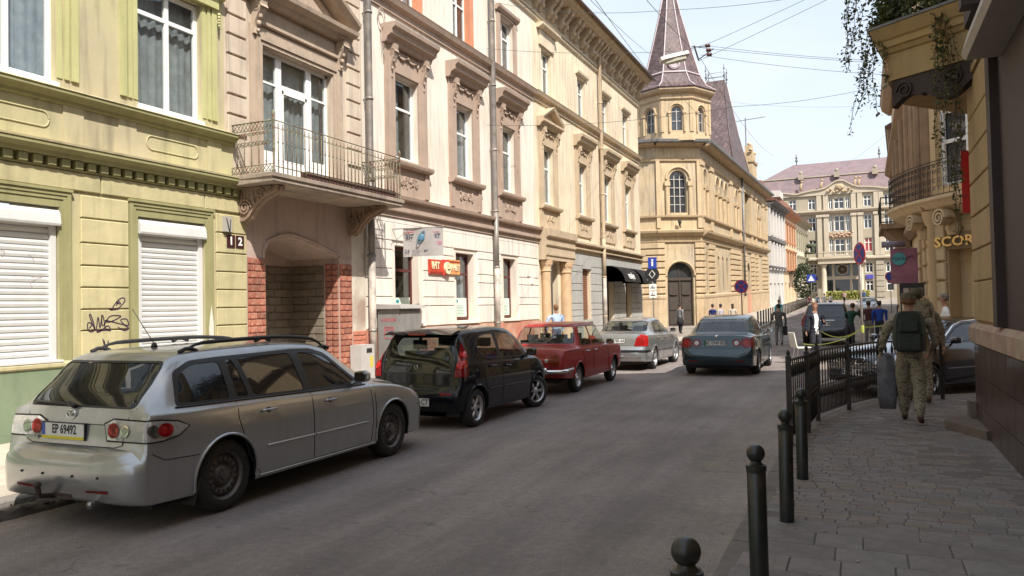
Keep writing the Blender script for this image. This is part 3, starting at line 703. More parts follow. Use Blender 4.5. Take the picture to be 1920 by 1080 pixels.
mz = dict(
    keys=[[0.0, .34, .60, .54, .50, .60, .03], [.02, .27, .72, .57, .60, .645, .03], [.06, .24, .80, .585, .66, .665, .02], [.115, .23, .835, .60, .69, .68, .02], [.135, .225, .845, .68, .70, .72, .02],
          [.16, .22, .85, .86, .68, .90, .03], [.20, .215, .858, .955, .66, 1.00, .035], [.42, .21, .875, .955, .635, 1.215, .05], [.64, .205, .884, .95, .625, 1.395, .055], [.78, .20, .888, .95, .625, 1.43, .055], [1.3, .19, .89, .945, .64, 1.455, .055],
          [2.0, .19, .892, .93, .645, 1.462, .055], [2.5, .19, .892, .915, .64, 1.44, .06], [2.78, .19, .89, .905, .625, 1.385, .06], [3.15, .19, .89, .895, .64, 1.19, .06], [3.5, .19, .888, .885, .66, 1.0, .06], [3.62, .19, .886, .875, .67, .965, .055],
          [3.9, .19, .882, .84, .66, .93, .06], [4.2, .20, .868, .77, .62, .865, .07], [4.42, .20, .835, .69, .55, .78, .07], [4.56, .20, .77, .60, .48, .68, .06], [4.64, .22, .68, .52, .40, .59, .05], [4.68, .26, .55, .45, .32, .51, .04]],
    crease=.60, blackout=[[(.50, .975), (1.3, .955), (3.24, .905), (3.14, .99), (2.74, 1.305), (2.5, 1.36), (2.2, 1.372), (1.2, 1.358), (.84, 1.345), (.61, 1.265)]], paint=silver, glass=gl_dark, wheels=(1.09, 3.765), R=.322, rim='steel', rimR=.205, track=1.52, tw=.2, cowl=.98, steer=.0,
    windows=[('rear_window', 'back', [(-.655, .985), (.655, .985), (.60, 1.355), (-.60, 1.355)], 'rear'),
             ('windscreen', 'back', [(-.66, 1.01), (.66, 1.01), (.60, 1.36), (-.60, 1.36)], 'front'),
             ('side_window', 'side', [(.52, .99), (1.20, .972), (1.20, 1.335), (.86, 1.33), (.64, 1.25)], 'side'),
             ('side_window', 'side', [(1.25, .972), (1.44, .968), (1.36, 1.352), (1.25, 1.345)], 'side'),
             ('side_window', 'side', [(1.47, .966), (2.22, .945), (2.15, 1.355), (1.395, 1.352)], 'side'),
             ('side_window', 'side', [(2.30, .943), (3.18, .922), (3.10, .99), (2.72, 1.285), (2.5, 1.34), (2.24, 1.35)], 'side')],
    panels=[('door', 'side', [(1.36, .46), (1.52, .245), (2.28, .245), (2.26, .93), (1.24, .955), (1.24, .80)], 'side'), ('door', 'side', [(2.292, .245), (3.30, .245), (3.33, .5), (3.30, .90), (2.272, .928)], 'side'),
            ('bumper', 'side', [(-.1, .15), (.70, .15), (.72, .56), (.32, .575), (.12, .665), (-.1, .665)], 'rear'), ('bumper', 'side', [(4.2, .1), (4.8, .1), (4.8, .56), (4.3, .56)], 'front')],
    seams=[('side', [(1.24, .95), (1.235, .80), (1.35, .46), (1.52, .245), (2.285, .245), (3.30, .245), (3.335, .5), (3.305, .895)]), ('side', [(2.285, .25), (2.265, .93)]), ('side', [(.72, .56), (.32, .575), (.135, .665)]), ('side', [(4.3, .56), (4.6, .55)]),
           ('back', [(-.66, .99), (-.60, .90), (-.58, .70), (-.5, .68), (.5, .68), (.58, .70), (.60, .90), (.66, .99)]), ('top', [(3.62, .68), (4.1, .66), (4.45, .56)]), ('top', [(3.62, -.68), (4.1, -.66), (4.45, -.56)]), ('side', [(3.4, .30), (3.38, .8)]),
           ('back', [(-.42, .855), (.42, .855)])],
    trims=[('door_moulding', 'side', [(1.58, .50), (2.27, .495)], .011, .006, silver), ('door_moulding', 'side', [(2.30, .495), (3.22, .49)], .011, .006, silver), ('sill_trim', 'side', [(1.5, .235), (3.35, .23)], .012, 0, silver),
           ('window_trim', 'side', [(.50, .975), (1.3, .958), (2.3, .932), (3.25, .908)], .009, .003, black)],
    handles=[(1.62, .83), (2.55, .815)], mirror=(3.02, 1.0), cabin=(.5, 3.2), seats=(1.35, 2.25), shelf=.9, shelf_l=.8, handle_m=silver, wr=.06,
    shells=[('lamp_seal', 'back', [(.345, .87), (.39, .722), (.87, .722), (.87, .903), (.455, .913)], 'rear', .001, black, None), ('lamp_seal', 'back', sy([(.345, .87), (.39, .722), (.87, .722), (.87, .903), (.455, .913)]), 'rear', .001, black, None), ('lamp_seal', 'side', [(.10, .722), (.30, .722), (.49, .748), (.625, .82), (.49, .877), (.30, .903), (.10, .913)], 'R', .001, black, None),
            ('tail_lamp', 'back', [(.36, .86), (.40, .735), (.86, .735), (.86, .89), (.46, .90)], 'rear', .004, clearlamp, 'clear rear lamp cluster'), ('tail_lamp', 'back', sy([(.36, .86), (.40, .735), (.86, .735), (.86, .89), (.46, .90)]), 'rear', .004, clearlamp, None),
            ('tail_lamp', 'side', [(.10, .735), (.30, .735), (.48, .76), (.60, .82), (.48, .865), (.30, .89), (.10, .90)], 'R', .004, clearlamp, None), ('tail_lamp', 'side', [(.10, .735), (.30, .735), (.48, .76), (.60, .82), (.48, .865), (.30, .89), (.10, .90)], 'L', .004, clearlamp, None),
            ('brake_lamp', 'back', circ(.47, .815, .062), 'rear', .014, redglass, None), ('brake_lamp', 'back', circ(-.47, .815, .062), 'rear', .014, redglass, None),
            ('reverse_lamp', 'back', circ(.60, .815, .05), 'rear', .014, chrome, None), ('reverse_lamp', 'back', circ(-.60, .815, .05), 'rear', .014, chrome, None),
            ('corner_lamp', 'side', circ(.33, .815, .085, 16, .055), 'R', .014, redglass, None), ('corner_lamp', 'side', circ(.33, .815, .085, 16, .055), 'L', .014, redglass, None),
            ('corner_lamp', 'side', circ(.21, .815, .05, 16, .05), 'R', .012, steel, None),
            ('reflector', 'back', [(-.55, .335), (-.30, .33), (-.30, .35), (-.55, .36)], 'rear', .006, redglass, None), ('reflector', 'back', sy([(-.55, .335), (-.30, .33), (-.30, .35), (-.55, .36)]), 'rear', .006, redglass, None),
            ('headlight', 'front', None, 'front', 0, None, None)][:16],
    plates=[('rear', .12, .79, .52, .125, 'EP 69492', 'pl')], plate_off=.004)
def warp(S, f):
    S['keys'] = [[f(k[0])] + k[1:] for k in S['keys']]; w = lambda ps: [(f(a), b) for a, b in ps]
    S['blackout'] = [w(p) for p in S.get('blackout', [])]
    for key, pi, qi in (('windows', 1, 2), ('panels', 1, 2), ('shells', 1, 2), ('trims', 1, 2), ('seams', 0, 1)):
        out = []
        for t in S.get(key, []):
            t = list(t)
            if t[pi] in ('side', 'top') and t[qi]: t[qi] = w(t[qi])
            out.append(tuple(t))
        S[key] = out
    S['wheels'] = tuple(f(x) for x in S['wheels']); S['handles'] = [(f(a), b) for a, b in S.get('handles', [])]; S['mirror'] = (f(S['mirror'][0]), S['mirror'][1])
    S['cabin'] = tuple(f(x) for x in S['cabin']); S['seats'] = tuple(f(x) for x in S['seats']); return S
warp(mz, lambda x: x * .862 if x < 1.09 else x - .15)
car1, hit1 = make_car('estate_car', 'dusty silver estate car with roof rails and a white rear plate parked nearest the camera', mz, (-6.04, 4.29, 0), PI / 2)
for sg in (1, -1):
    b = B(); pts = []
    for i in range(25):
        t = i / 24; x = .72 + 2.05 * t; h = hit1('top', x, sg * .56)[0]; e = max(0, min(1, math.sin(PI * t) * 2.6)); pts.append(h + Vector((0, 0, .0 + .062 * math.sin(e * PI / 2))))
    b.tube(pts, [.008 + .012 * min(1, 6 * min(i, 24 - i) / 24) for i in range(25)], 8)
    for i in (1, 12, 23): b.tube([pts[i] + Vector((-.10, 0, -.03)), pts[i] + Vector((-.03, 0, -.005)), pts[i] + Vector((.03, 0, -.005)), pts[i] + Vector((.10, 0, -.03))], .019, 8)
    for x in ():
        h = hit1('top', x, sg * .56)[0]; b.cbox(h + Vector((0, 0, .02)), (.16 if x != 1.9 else .1, .034, .06))
    obj('roof_rail', b.mesh('roof_rail', blackp, True, angle=50), car1)
h = hit1('top', .93, 0)[0]; b = B(); b.lathe([(.03, -.01), (.028, .02), (.012, .045)], 10, Matrix.Translation(h)); b.tube([h + Vector((0, 0, .03)), h + Vector((-.17, .08, .36))], .004, 5); obj('aerial', b.mesh('aerial', blackp, True), car1)
h, nn = hit1('back', .06, .925); b = B(); b.tube([h + nn * .01 + Vector((0, .055 * math.cos(a), .042 * math.sin(a))) for a in [2 * PI * i / 20 for i in range(21)]], .006, 6); b.tube([h + nn * .012 + Vector((0, y, z)) for y, z in ((-.05, .012), (-.02, .018), (0, -.012), (.02, .018), (.05, .012))], .006, 6); obj('badge', b.mesh('badge', chrome, True), car1)
b = B(); pts = [hit1('back', y, z) for y, z in ((.02, .985), (.1, 1.0), (.3, 1.005), (.58, 1.01))]; b.tube([p + n_ * .02 for p, n_ in pts], .012, 6); b.tube([pts[0][0] + pts[0][1] * .02, pts[1][0] + pts[1][1] * .03], .022, 6); obj('wiper', b.mesh('wiper', blackp, True), car1)
b = B(); b.tube([(.4, .12, .3), (.02, .12, .27), (-.10, .12, .29), (-.12, .12, .36)], .022, 8); b.ball((-.12, .12, .385), .03, 10); b.cbox((.05, .0, .29), (.08, .22, .05)); obj('tow_bar', b.mesh('tow_bar', mat('rusty_iron', (.05, .035, .03), .7, .3, 10), True, angle=50), car1)
b = B(); b.tube([(.5, -.35, .26), (.03, -.36, .235), (-.03, -.365, .235)], .036, 14, caps=False); b.tube([(-.03, -.365, .235), (.1, -.36, .235)], .032, 14); obj('exhaust_pipe', b.mesh('exhaust_pipe', mat('exhaust_steel', (.3, .3, .3), .3, metal=.9), True), car1)
for sg in (1, -1):
    b = B(); b.loft([[(.64, sg * .64, .36), (.66, sg * .64, .36), (.66, sg * .86, .36), (.64, sg * .86, .36)], [(.60, sg * .64, .13), (.615, sg * .64, .13), (.615, sg * .83, .13), (.60, sg * .83, .13)]]); obj('mud_flap', b.mesh('mud_flap', mat('mud_flap', (.07, .065, .06), .8)), car1)
h, nn = hit1('back', 0, 1.37)
b = B()
for y in (-.18, -.46, .18, .46):
    p, n_ = hit1('back', y, .46); b.ball(p + n_ * .002, .013, 8)
obj('parking_sensor', b.mesh('parking_sensor', black, True), car1, kind='stuff')
h, nn = hit1('back', .52, .70); text('lettering', 'mazda6', .06, frame(h + nn * .004 + Vector((0, 0, .02)), (0, -1, 0), (0, 0, 1)), chrome, car1, .002, sx=.9)
blackpaint = mat('black_car_paint', (.004, .005, .009), .4, .1, 1.5, coat=.8, spec=.05)
def RL(nm, proj, poly, off, mt, lab=None):   # both sides of a rear/front shell
    c = 'rear' if proj == 'back' else proj
    if proj == 'front': return [(nm, 'back', poly, 'front', off, mt, lab), (nm, 'back', sy(poly), 'front', off, mt, lab)]
    if proj == 'back': return [(nm, 'back', poly, 'rear', off, mt, lab), (nm, 'back', sy(poly), 'rear', off, mt, lab)]
    return [(nm, 'side', poly, 'L', off, mt, lab), (nm, 'side', poly, 'R', off, mt, lab)]
p107 = dict(
    keys=[[0.0, .36, .60, .50, .52, .56, .02], [.02, .30, .70, .56, .58, .61, .02], [.05, .27, .74, .62, .62, .64, .01], [.07, .25, .75, .72, .62, .75, .02], [.10, .25, .76, .90, .61, .93, .03], [.13, .24, .77, .94, .60, 1.05, .04],
          [.24, .23, .785, .96, .575, 1.30, .05], [.30, .22, .79, .96, .57, 1.385, .05], [.38, .22, .80, .96, .58, 1.42, .05], [.8, .21, .815, .95, .62, 1.455, .05], [1.5, .20, .815, .93, .62, 1.47, .05], [1.9, .20, .815, .91, .61, 1.44, .05],
          [2.2, .20, .813, .90, .61, 1.34, .05], [2.5, .20, .812, .89, .62, 1.17, .05], [2.82, .20, .808, .875, .63, .985, .05], [3.0, .21, .795, .83, .60, .90, .05], [3.2, .21, .77, .74, .54, .80, .05], [3.34, .22, .70, .62, .46, .68, .05], [3.40, .26, .60, .5, .38, .55, .04]],
    crease=.6, paint=blackpaint, glass=gl_mid, wheels=(.46, 2.80), R=.288, rim='six', rimR=.185, track=1.42, tw=.17, cowl=.95, steer=-.42, gap=.05, rearx=.32, blackout=[[(1.28, .95), (1.40, .95), (1.37, 1.39), (1.25, 1.385)]], tuck=.045,
    windows=[('rear_window', 'back', [(-.60, .80), (.60, .80), (.62, 1.0), (.55, 1.34), (-.55, 1.34), (-.62, 1.0)], 'rear'), ('windscreen', 'back', [(-.62, 1.0), (.62, 1.0), (.57, 1.37), (-.57, 1.37)], 'front'),
             ('side_window', 'side', [(.62, 1.15), (.78, 1.0), (1.30, .965), (1.27, 1.365), (.85, 1.35), (.68, 1.28)], 'side'), ('side_window', 'side', [(1.38, .962), (2.48, .93), (2.42, 1.0), (2.05, 1.28), (1.8, 1.36), (1.35, 1.37)], 'side')],
    panels=[('door', 'side', [(.75, .62), (.86, .26), (1.33, .26), (1.33, .945), (.68, .97), (.66, .8)], 'side'), ('door', 'side', [(1.34, .26), (2.44, .26), (2.50, .6), (2.46, .88), (1.34, .94)], 'side'), ('bumper', 'side', [(-.1, .15), (.22, .15), (.22, .60), (.10, .64), (-.1, .64)], 'rear')],
    seams=[('side', [(.68, .97), (.66, .8), (.75, .62), (.86, .26), (1.335, .26), (2.44, .26), (2.50, .6), (2.46, .88)]), ('side', [(1.335, .26), (1.335, .94)]), ('side', [(.10, .64), (.22, .60), (.25, .55)]), ('back', [(-.58, 1.3), (-.63, 1.0), (-.60, .72), (-.5, .66), (.5, .66), (.60, .72), (.63, 1.0), (.58, 1.3)])],
    trims=[('door_moulding', 'side', [(.84, .53), (1.32, .52)], .012, .006, blackp), ('door_moulding', 'side', [(1.36, .52), (2.42, .50)], .012, .006, blackp)],
    handles=[(.98, .86), (1.52, .83)], mirror=(2.32, .985), cabin=(.35, 2.5), seats=(.75, 1.6), shelf=.9, shelf_l=.35, wr=.07, handle_m=blackpaint,
    shells=RL('tail_lamp', 'back', [(.625, .76), (.80, .76), (.80, 1.02), (.66, 1.33), (.60, 1.33), (.655, 1.0)], .012, redglass, 'tall red lamp running up the rear pillar') + RL('tail_lamp', 'side', [(.0, .76), (.10, .76), (.12, .95), (.10, 1.02), (.0, 1.0)], .012, redglass) + RL('lamp_bulb', 'back', circ(.70, 1.08, .045), .02, brightred) + RL('lamp_bulb', 'back', circ(.715, .93, .055), .02, brightred) + RL('reflector', 'back', [(.42, .50), (.60, .50), (.60, .535), (.42, .535)], .008, redglass),
    plates=[('rear', 0, .40, .52, .112, 'BC 4295 CT', 'ua')])
car2, hit2 = make_car('city_car', 'small black hatchback with tall red lamps and six spoke wheels parked behind the silver estate', p107, (-6.02, 9.79, 0), PI / 2)
b = B(); b.loft([[(.20, y, 1.435 - abs(y) * .04), (.34, y, 1.455 - abs(y) * .04), (.36, y, 1.425 - abs(y) * .04), (.10, y, 1.385 - abs(y) * .04), (.07, y, 1.395 - abs(y) * .04)] for y in (-.58, -.47, -.2, 0, .2, .47, .58)])
sp = obj('spoiler', b.mesh('spoiler', blackpaint, True, angle=50), car2); b = B(); b.cbox((.09, 0, 1.385), (.02, .3, .028)); obj('brake_lamp', b.mesh('brake_lamp', redglass), sp)
b = B(); p, n_ = hit2('back', 0, .88); b.tube([p + n_ * .02 + Vector((-.03, y, z)) for y, z in ((-.03, -.03), (-.02, 0), (-.035, .03), (0, .045), (.03, .02), (.01, 0), (.03, -.035))], .006, 6); obj('badge', b.mesh('badge', chrome, True), car2)
b = B(); b.tube([(.02, 0, .93), (.06, .25, 1.0), (.07, .45, 1.01)], .01, 6); obj('wiper', b.mesh('wiper', blackp), car2)
redpaint = mat('faded_red_paint', (.33, .018, .016), .32, .12, 1.5, coat=.3, dirt=.15)
clearg = glassmat('clear_car_glass', (.86, .9, .88), .97)
lada = dict(
    keys=[[0.0, .40, .70, .70, .60, .74, .02], [.03, .37, .77, .84, .66, .87, .02], [.08, .35, .785, .885, .68, .915, .02], [.5, .30, .80, .90, .68, .945, .03], [.84, .28, .80, .90, .67, .96, .03], [.90, .28, .80, .90, .655, .99, .035], [1.14, .27, .80, .90, .60, 1.32, .05], [1.24, .26, .80, .90, .60, 1.38, .05],
          [1.7, .25, .80, .895, .61, 1.42, .05], [2.2, .25, .80, .89, .61, 1.42, .05], [2.5, .25, .80, .885, .60, 1.385, .05], [2.78, .25, .80, .88, .63, 1.12, .05], [2.95, .25, .80, .875, .66, .965, .04], [3.1, .25, .80, .87, .68, .93, .04], [3.8, .30, .79, .83, .67, .88, .04], [3.95, .34, .77, .79, .64, .83, .04], [4.0, .40, .70, .70, .58, .74, .03]],
    crease=.66, paint=redpaint, glass=clearg, wheels=(.90, 3.32), R=.298, rim='lada', rimR=.175, track=1.36, tw=.16, cowl=.95, gap=.04, rearx=.6, tuck=.03, rubber=.012, wr=.05,
    windows=[('rear_window', 'back', [(-.66, .985), (.66, .985), (.585, 1.33), (-.585, 1.33)], 'rear'), ('windscreen', 'back', [(-.66, .99), (.66, .99), (.60, 1.34), (-.60, 1.34)], 'front'),
             ('side_window', 'side', [(1.06, .94), (1.76, .935), (1.74, 1.34), (1.30, 1.335)], 'side'), ('side_window', 'side', [(1.83, .935), (2.78, .925), (2.52, 1.30), (2.44, 1.34), (1.81, 1.345)], 'side')],
    panels=[('door', 'side', [(1.22, .60), (1.35, .36), (1.8, .33), (1.8, .90), (1.1, .905)], 'side'), ('door', 'side', [(1.81, .33), (2.86, .33), (2.86, .88), (1.81, .90)], 'side'), ('boot_lid', 'top', [(.06, -.62), (.82, -.62), (.82, .62), (.06, .62)], 'top')],
    seams=[('side', [(1.1, .905), (1.22, .60), (1.35, .36), (1.8, .33), (2.86, .33), (2.86, .88)]), ('side', [(1.805, .33), (1.805, .90)]), ('back', [(-.62, .86), (-.60, .55), (.60, .55), (.62, .86)]), ('side', [(.1, .86), (1.0, .88)])],
    trims=[('gutter', 'side', [(1.0, .985), (1.16, 1.30), (1.28, 1.375), (2.5, 1.385), (2.85, 1.04)], .008, .0, redpaint)],
    handles=[(1.42, .82), (1.95, .815)], hr=.010, handle_m=chrome, mirror=(2.66, .94), mirror_m=chrome, cabin=(.95, 2.85), seats=(1.15, 1.95), seat_top=1.0, shelf=.9, shelf_l=.25, arch_m=redpaint,
    shells=RL('tail_lamp', 'back', [(.50, .60), (.68, .60), (.68, .78), (.50, .78)], .012, mat('orange_lamp', (.35, .06, .02), .2, .2, 20)) + RL('reverse_lamp', 'back', [(.40, .66), (.46, .66), (.46, .72), (.40, .72)], .01, clearlamp),
    plates=[])
car3, hit3 = make_car('saloon_car', 'old boxy red saloon with chrome rear bumper parked behind the small black hatchback', lada, (-6.08, 14.1, 0), PI / 2)
b = B(); b.tube([(.35, -.84, .52), (.08, -.83, .50), (-.06, -.74, .49), (-.10, -.4, .49), (-.11, 0, .49), (-.10, .4, .49), (-.06, .74, .49), (.08, .83, .50), (.35, .84, .52)], .036, 10)
bo = obj('bumper', b.mesh('chrome_bumper', chrome, True), car3, label='chromed rear bumper bar'); b = B()
for y in (-.45, .45): b.ball((-.14, y, .50), .055, 10, (.6, .7, 1.5))
obj('overrider', b.mesh('overrider', chrome, True), bo, kind='stuff')
b = B(); b.tube([(4.05, y, .5) for y in (-.8, 0, .8)], .035, 8); obj('bumper', b.mesh('front_bumper', chrome, True), car3)
def saloon(paint, L_=4.48, W=.86, Ht=1.41, **kw):
    f = L_ / 4.48
    k = [[0.0, .36, .62, .50, .55, .54, .02], [.03, .30, .74, .56, .64, .60, .02], [.07, .26, .80, .62, .68, .66, .02], [.10, .25, .82, .86, .66, .90, .02], [.14, .24, .83, .935, .65, .98, .02], [.45, .22, .852, .95, .66, 1.005, .03], [.72, .21, .86, .95, .655, 1.02, .03], [.80, .21, .86, .95, .645, 1.05, .035], [1.12, .20, .862, .945, .60, 1.27, .05], [1.42, .20, .865, .94, .60, 1.365, .055],
         [1.9, .20, .865, .93, .605, 1.41, .055], [2.3, .20, .865, .92, .60, 1.395, .055], [2.62, .20, .865, .91, .595, 1.32, .055], [3.0, .20, .865, .895, .62, 1.13, .055], [3.32, .20, .86, .88, .64, .965, .05], [3.5, .20, .855, .865, .64, .93, .05], [3.9, .21, .84, .80, .60, .86, .06], [4.2, .22, .80, .70, .52, .77, .06], [4.36, .24, .72, .60, .44, .67, .05], [4.44, .28, .60, .50, .36, .55, .04]]
    for r in k: r[0] *= f; r[2] *= W / .865; r[4] *= W / .865; r[5] *= Ht / 1.41 if r[5] > 1.1 else 1
    u = lambda ps: [(a * f, b_) for a, b_ in ps]
    S = dict(keys=k, blackout=[u([(1.88, .96), (2.02, .955), (2.0, 1.33), (1.87, 1.33)])], crease=.6, paint=paint, glass=gl_mid, wheels=(.95 * f, 3.52 * f), R=.308, rim='five', rimR=.2, track=W * 2 - .2, tw=.19, cowl=.95, gap=.04, rearx=.8, tuck=.05,
        windows=[('rear_window', 'back', [(-.66, 1.03), (.66, 1.03), (.58, 1.31 * Ht / 1.41), (-.58, 1.31 * Ht / 1.41)], 'rear'), ('windscreen', 'back', [(-.66, .99), (.66, .99), (.58, 1.32), (-.58, 1.32)], 'front'),
                 ('side_window', 'side', u([(1.16, .985), (1.92, .975), (1.90, 1.315), (1.5, 1.29), (1.34, 1.22)]), 'side'), ('side_window', 'side', u([(1.99, .972), (3.05, .945), (2.98, 1.0), (2.62, 1.22), (2.4, 1.30), (1.96, 1.32)]), 'side')],
        panels=[('door', 'side', u([(1.30, .62), (1.42, .26), (1.93, .25), (1.95, .94), (1.08, .955), (1.1, .8)]), 'side'), ('door', 'side', u([(1.94, .25), (3.12, .25), (3.18, .5), (3.14, .885), (1.96, .94)]), 'side'), ('bumper', 'side', u([(-.1, .1), (.50, .1), (.52, .56), (.1, .62), (-.1, .62)]), 'rear'), ('bumper', 'side', u([(4.0, .1), (4.7, .1), (4.7, .58), (4.05, .58)]), 'front'), ('bonnet', 'top', u([(3.42, -.60), (4.1, -.56), (4.22, -.3), (4.22, .3), (4.1, .56), (3.42, .60)]), 'top')],
        seams=[('side', u([(1.08, .95), (1.1, .8), (1.30, .62), (1.42, .26), (1.94, .25), (3.12, .25), (3.18, .5), (3.14, .885)])), ('side', u([(1.94, .25), (1.955, .94)])), ('side', u([(.1, .62), (.52, .56)])), ('back', [(-.60, .96), (-.58, .68), (.58, .68), (.60, .96)]), ('top', u([(3.42, .6), (4.1, .56), (4.22, .3), (4.22, -.3), (4.1, -.56), (3.42, -.6)]))],
        trims=[('door_moulding', 'side', u([(1.34, .50), (1.93, .49)]), .014, .005, blackp), ('door_moulding', 'side', u([(1.97, .49), (3.1, .48)]), .014, .005, blackp)],
        handles=[(1.32 * f, .85), (2.14 * f, .83)], mirror=(2.9 * f, .99), cabin=(1.0 * f, 3.0 * f), seats=(1.2 * f, 2.1 * f), shelf=.95, shelf_l=.35, seat_top=1.0, wr=.07, handle_m=paint)
    S.update(kw); return S
silver2 = mat('silver_saloon_paint', (.40, .41, .41), .25, .03, 1.5, metal=.7, coat=.7)
v = saloon(silver2, steer=-.12, plates=[('rear', 0, .80, .50, .11, 'BC 2785 AA', 'ua')], glass=gl_mid,
    shells=RL('tail_lamp', 'back', [(.50, .66), (.86, .66), (.86, .96), (.66, .96), (.56, .88)], .008, brightred, 'bright red wedge shaped lamp') + RL('tail_lamp', 'side', [(.0, .66), (.26, .68), (.30, .90), (.20, .97), (.0, .97)], .008, brightred) + RL('bumper_strip', 'back', [(.0, .50), (.84, .50), (.84, .56), (.0, .56)], .008, blackp) + RL('bumper_strip', 'side', [(.0, .50), (.45, .50), (.45, .55), (.0, .56)], .008, blackp) + RL('bumper_trim', 'back', [(.0, .34), (.7, .34), (.7, .36), (.0, .36)], .008, chrome))
car4, hit4 = make_car('saloon_car', 'silver saloon with bright red rear lamps parked in the sun beyond the old red car', v, (-6.04, 20.0, 0), PI / 2)
bluegrey = mat('blue_grey_paint', (.028, .052, .062), .22, .05, 1.5, metal=.45, coat=.8)
jet = saloon(bluegrey, L_=4.55, W=.89, Ht=1.46, rim='ten', trims=[], plates=[('rear', .03, .80, .50, .112, 'BC 0749 BO', 'green')], glass=glassmat('rear_blue_glass', (.3, .34, .38), .4),
    shells=RL('tail_lamp', 'back', circ(.70, .80, .135, 20, .12), .008, redglass, 'round red rear lamp') + RL('tail_lamp', 'back', circ(.47, .80, .10, 18, .095), .008, redglass) + RL('brake_lamp', 'back', circ(.70, .80, .07), .018, brightred) + RL('reverse_lamp', 'back', circ(.47, .80, .055), .018, clearlamp) + RL('tail_lamp', 'side', [(.0, .69), (.2, .70), (.26, .8), (.18, .91), (.0, .91)], .008, redglass) + RL('reflector', 'back', [(.45, .36), (.66, .36), (.66, .385), (.45, .385)], .006, redglass))
car5, hit5 = make_car('saloon_car', 'dark blue-grey saloon with round red lamps driving away down the street', jet, (-3.22, 18.95, 0), PI / 2)
b = B(); b.lathe([(.045, 0), (.04, .012), (.01, .014)], 18, frame(hit5('back', 0, .95)[0] + hit5('back', 0, .95)[1] * .004, (0, -1, 0), (0, 0, 1))); obj('badge', b.mesh('badge', chrome, True), car5)
b = B(); b.cbox((1.28, 0, 1.33), (.02, .3, .02)); obj('brake_lamp', b.mesh('high_brake_lamp', brightred), car5)
navy = mat('dark_navy_paint', (.010, .013, .024), .15, .05, 1.5, coat=1)
bm_ = saloon(navy, L_=4.47, W=.87, Ht=1.41, glass=glassmat('blue_screen_glass', (.45, .55, .6), .7),
    trims=[('door_moulding', 'side', [(1.3, .52), (1.9, .51)], .012, .006, steel), ('door_moulding', 'side', [(1.95, .51), (3.1, .50)], .012, .006, steel), ('window_trim', 'side', [(1.1, .97), (1.34, 1.24), (1.55, 1.33), (2.0, 1.35), (2.4, 1.325), (2.62, 1.25), (3.08, .955)], .012, .004, chrome)],
    shells=RL('headlight', 'front', [(.42, .60), (.80, .60), (.80, .72), (.42, .73)], .006, clearlamp, 'clear glass headlight') + [('kidney_grille', 'back', rounded([(a, .58), (a + .17, .58), (a + .19, .70), (a + .01, .70)] if a > 0 else [(a - .0, .58), (a + .17, .58), (a + .16, .70), (a - .02, .70)], .04), 'front', .02, chrome, None) for a in (.03, -.20)] + [('grille', 'back', rounded([(a + .022, .598), (a + .15, .598), (a + .165, .682), (a + .028, .682)] if a > 0 else [(a + .02, .598), (a + .148, .598), (a + .142, .682), (a + .005, .682)], .03), 'front', .033, black, None) for a in (.03, -.20)] + RL('grille', 'front', [(.0, .27), (.6, .27), (.58, .36), (.0, .36)], .006, black) + RL('side_lamp', 'side', [(3.72, .60), (3.82, .60), (3.82, .63), (3.72, .63)], .008, amber),
    plates=[('front', 0, .45, .50, .11, 'BC 0737 HO', 'ua')])
u6 = Vector((-.70, -.72, 0)).normalized(); rz6 = math.atan2(u6.y, u6.x); front6 = Vector((-.20, 15.55, 0)); rear6 = front6 - u6 * 4.46
car6, hit6 = make_car('saloon_car', 'black saloon with chrome twin grille nosing out of the side street behind the railing', bm_, rear6, rz6)
suvp = mat('dark_suv_paint', (.012, .014, .022), .25, .05, 1.5, coat=.8)
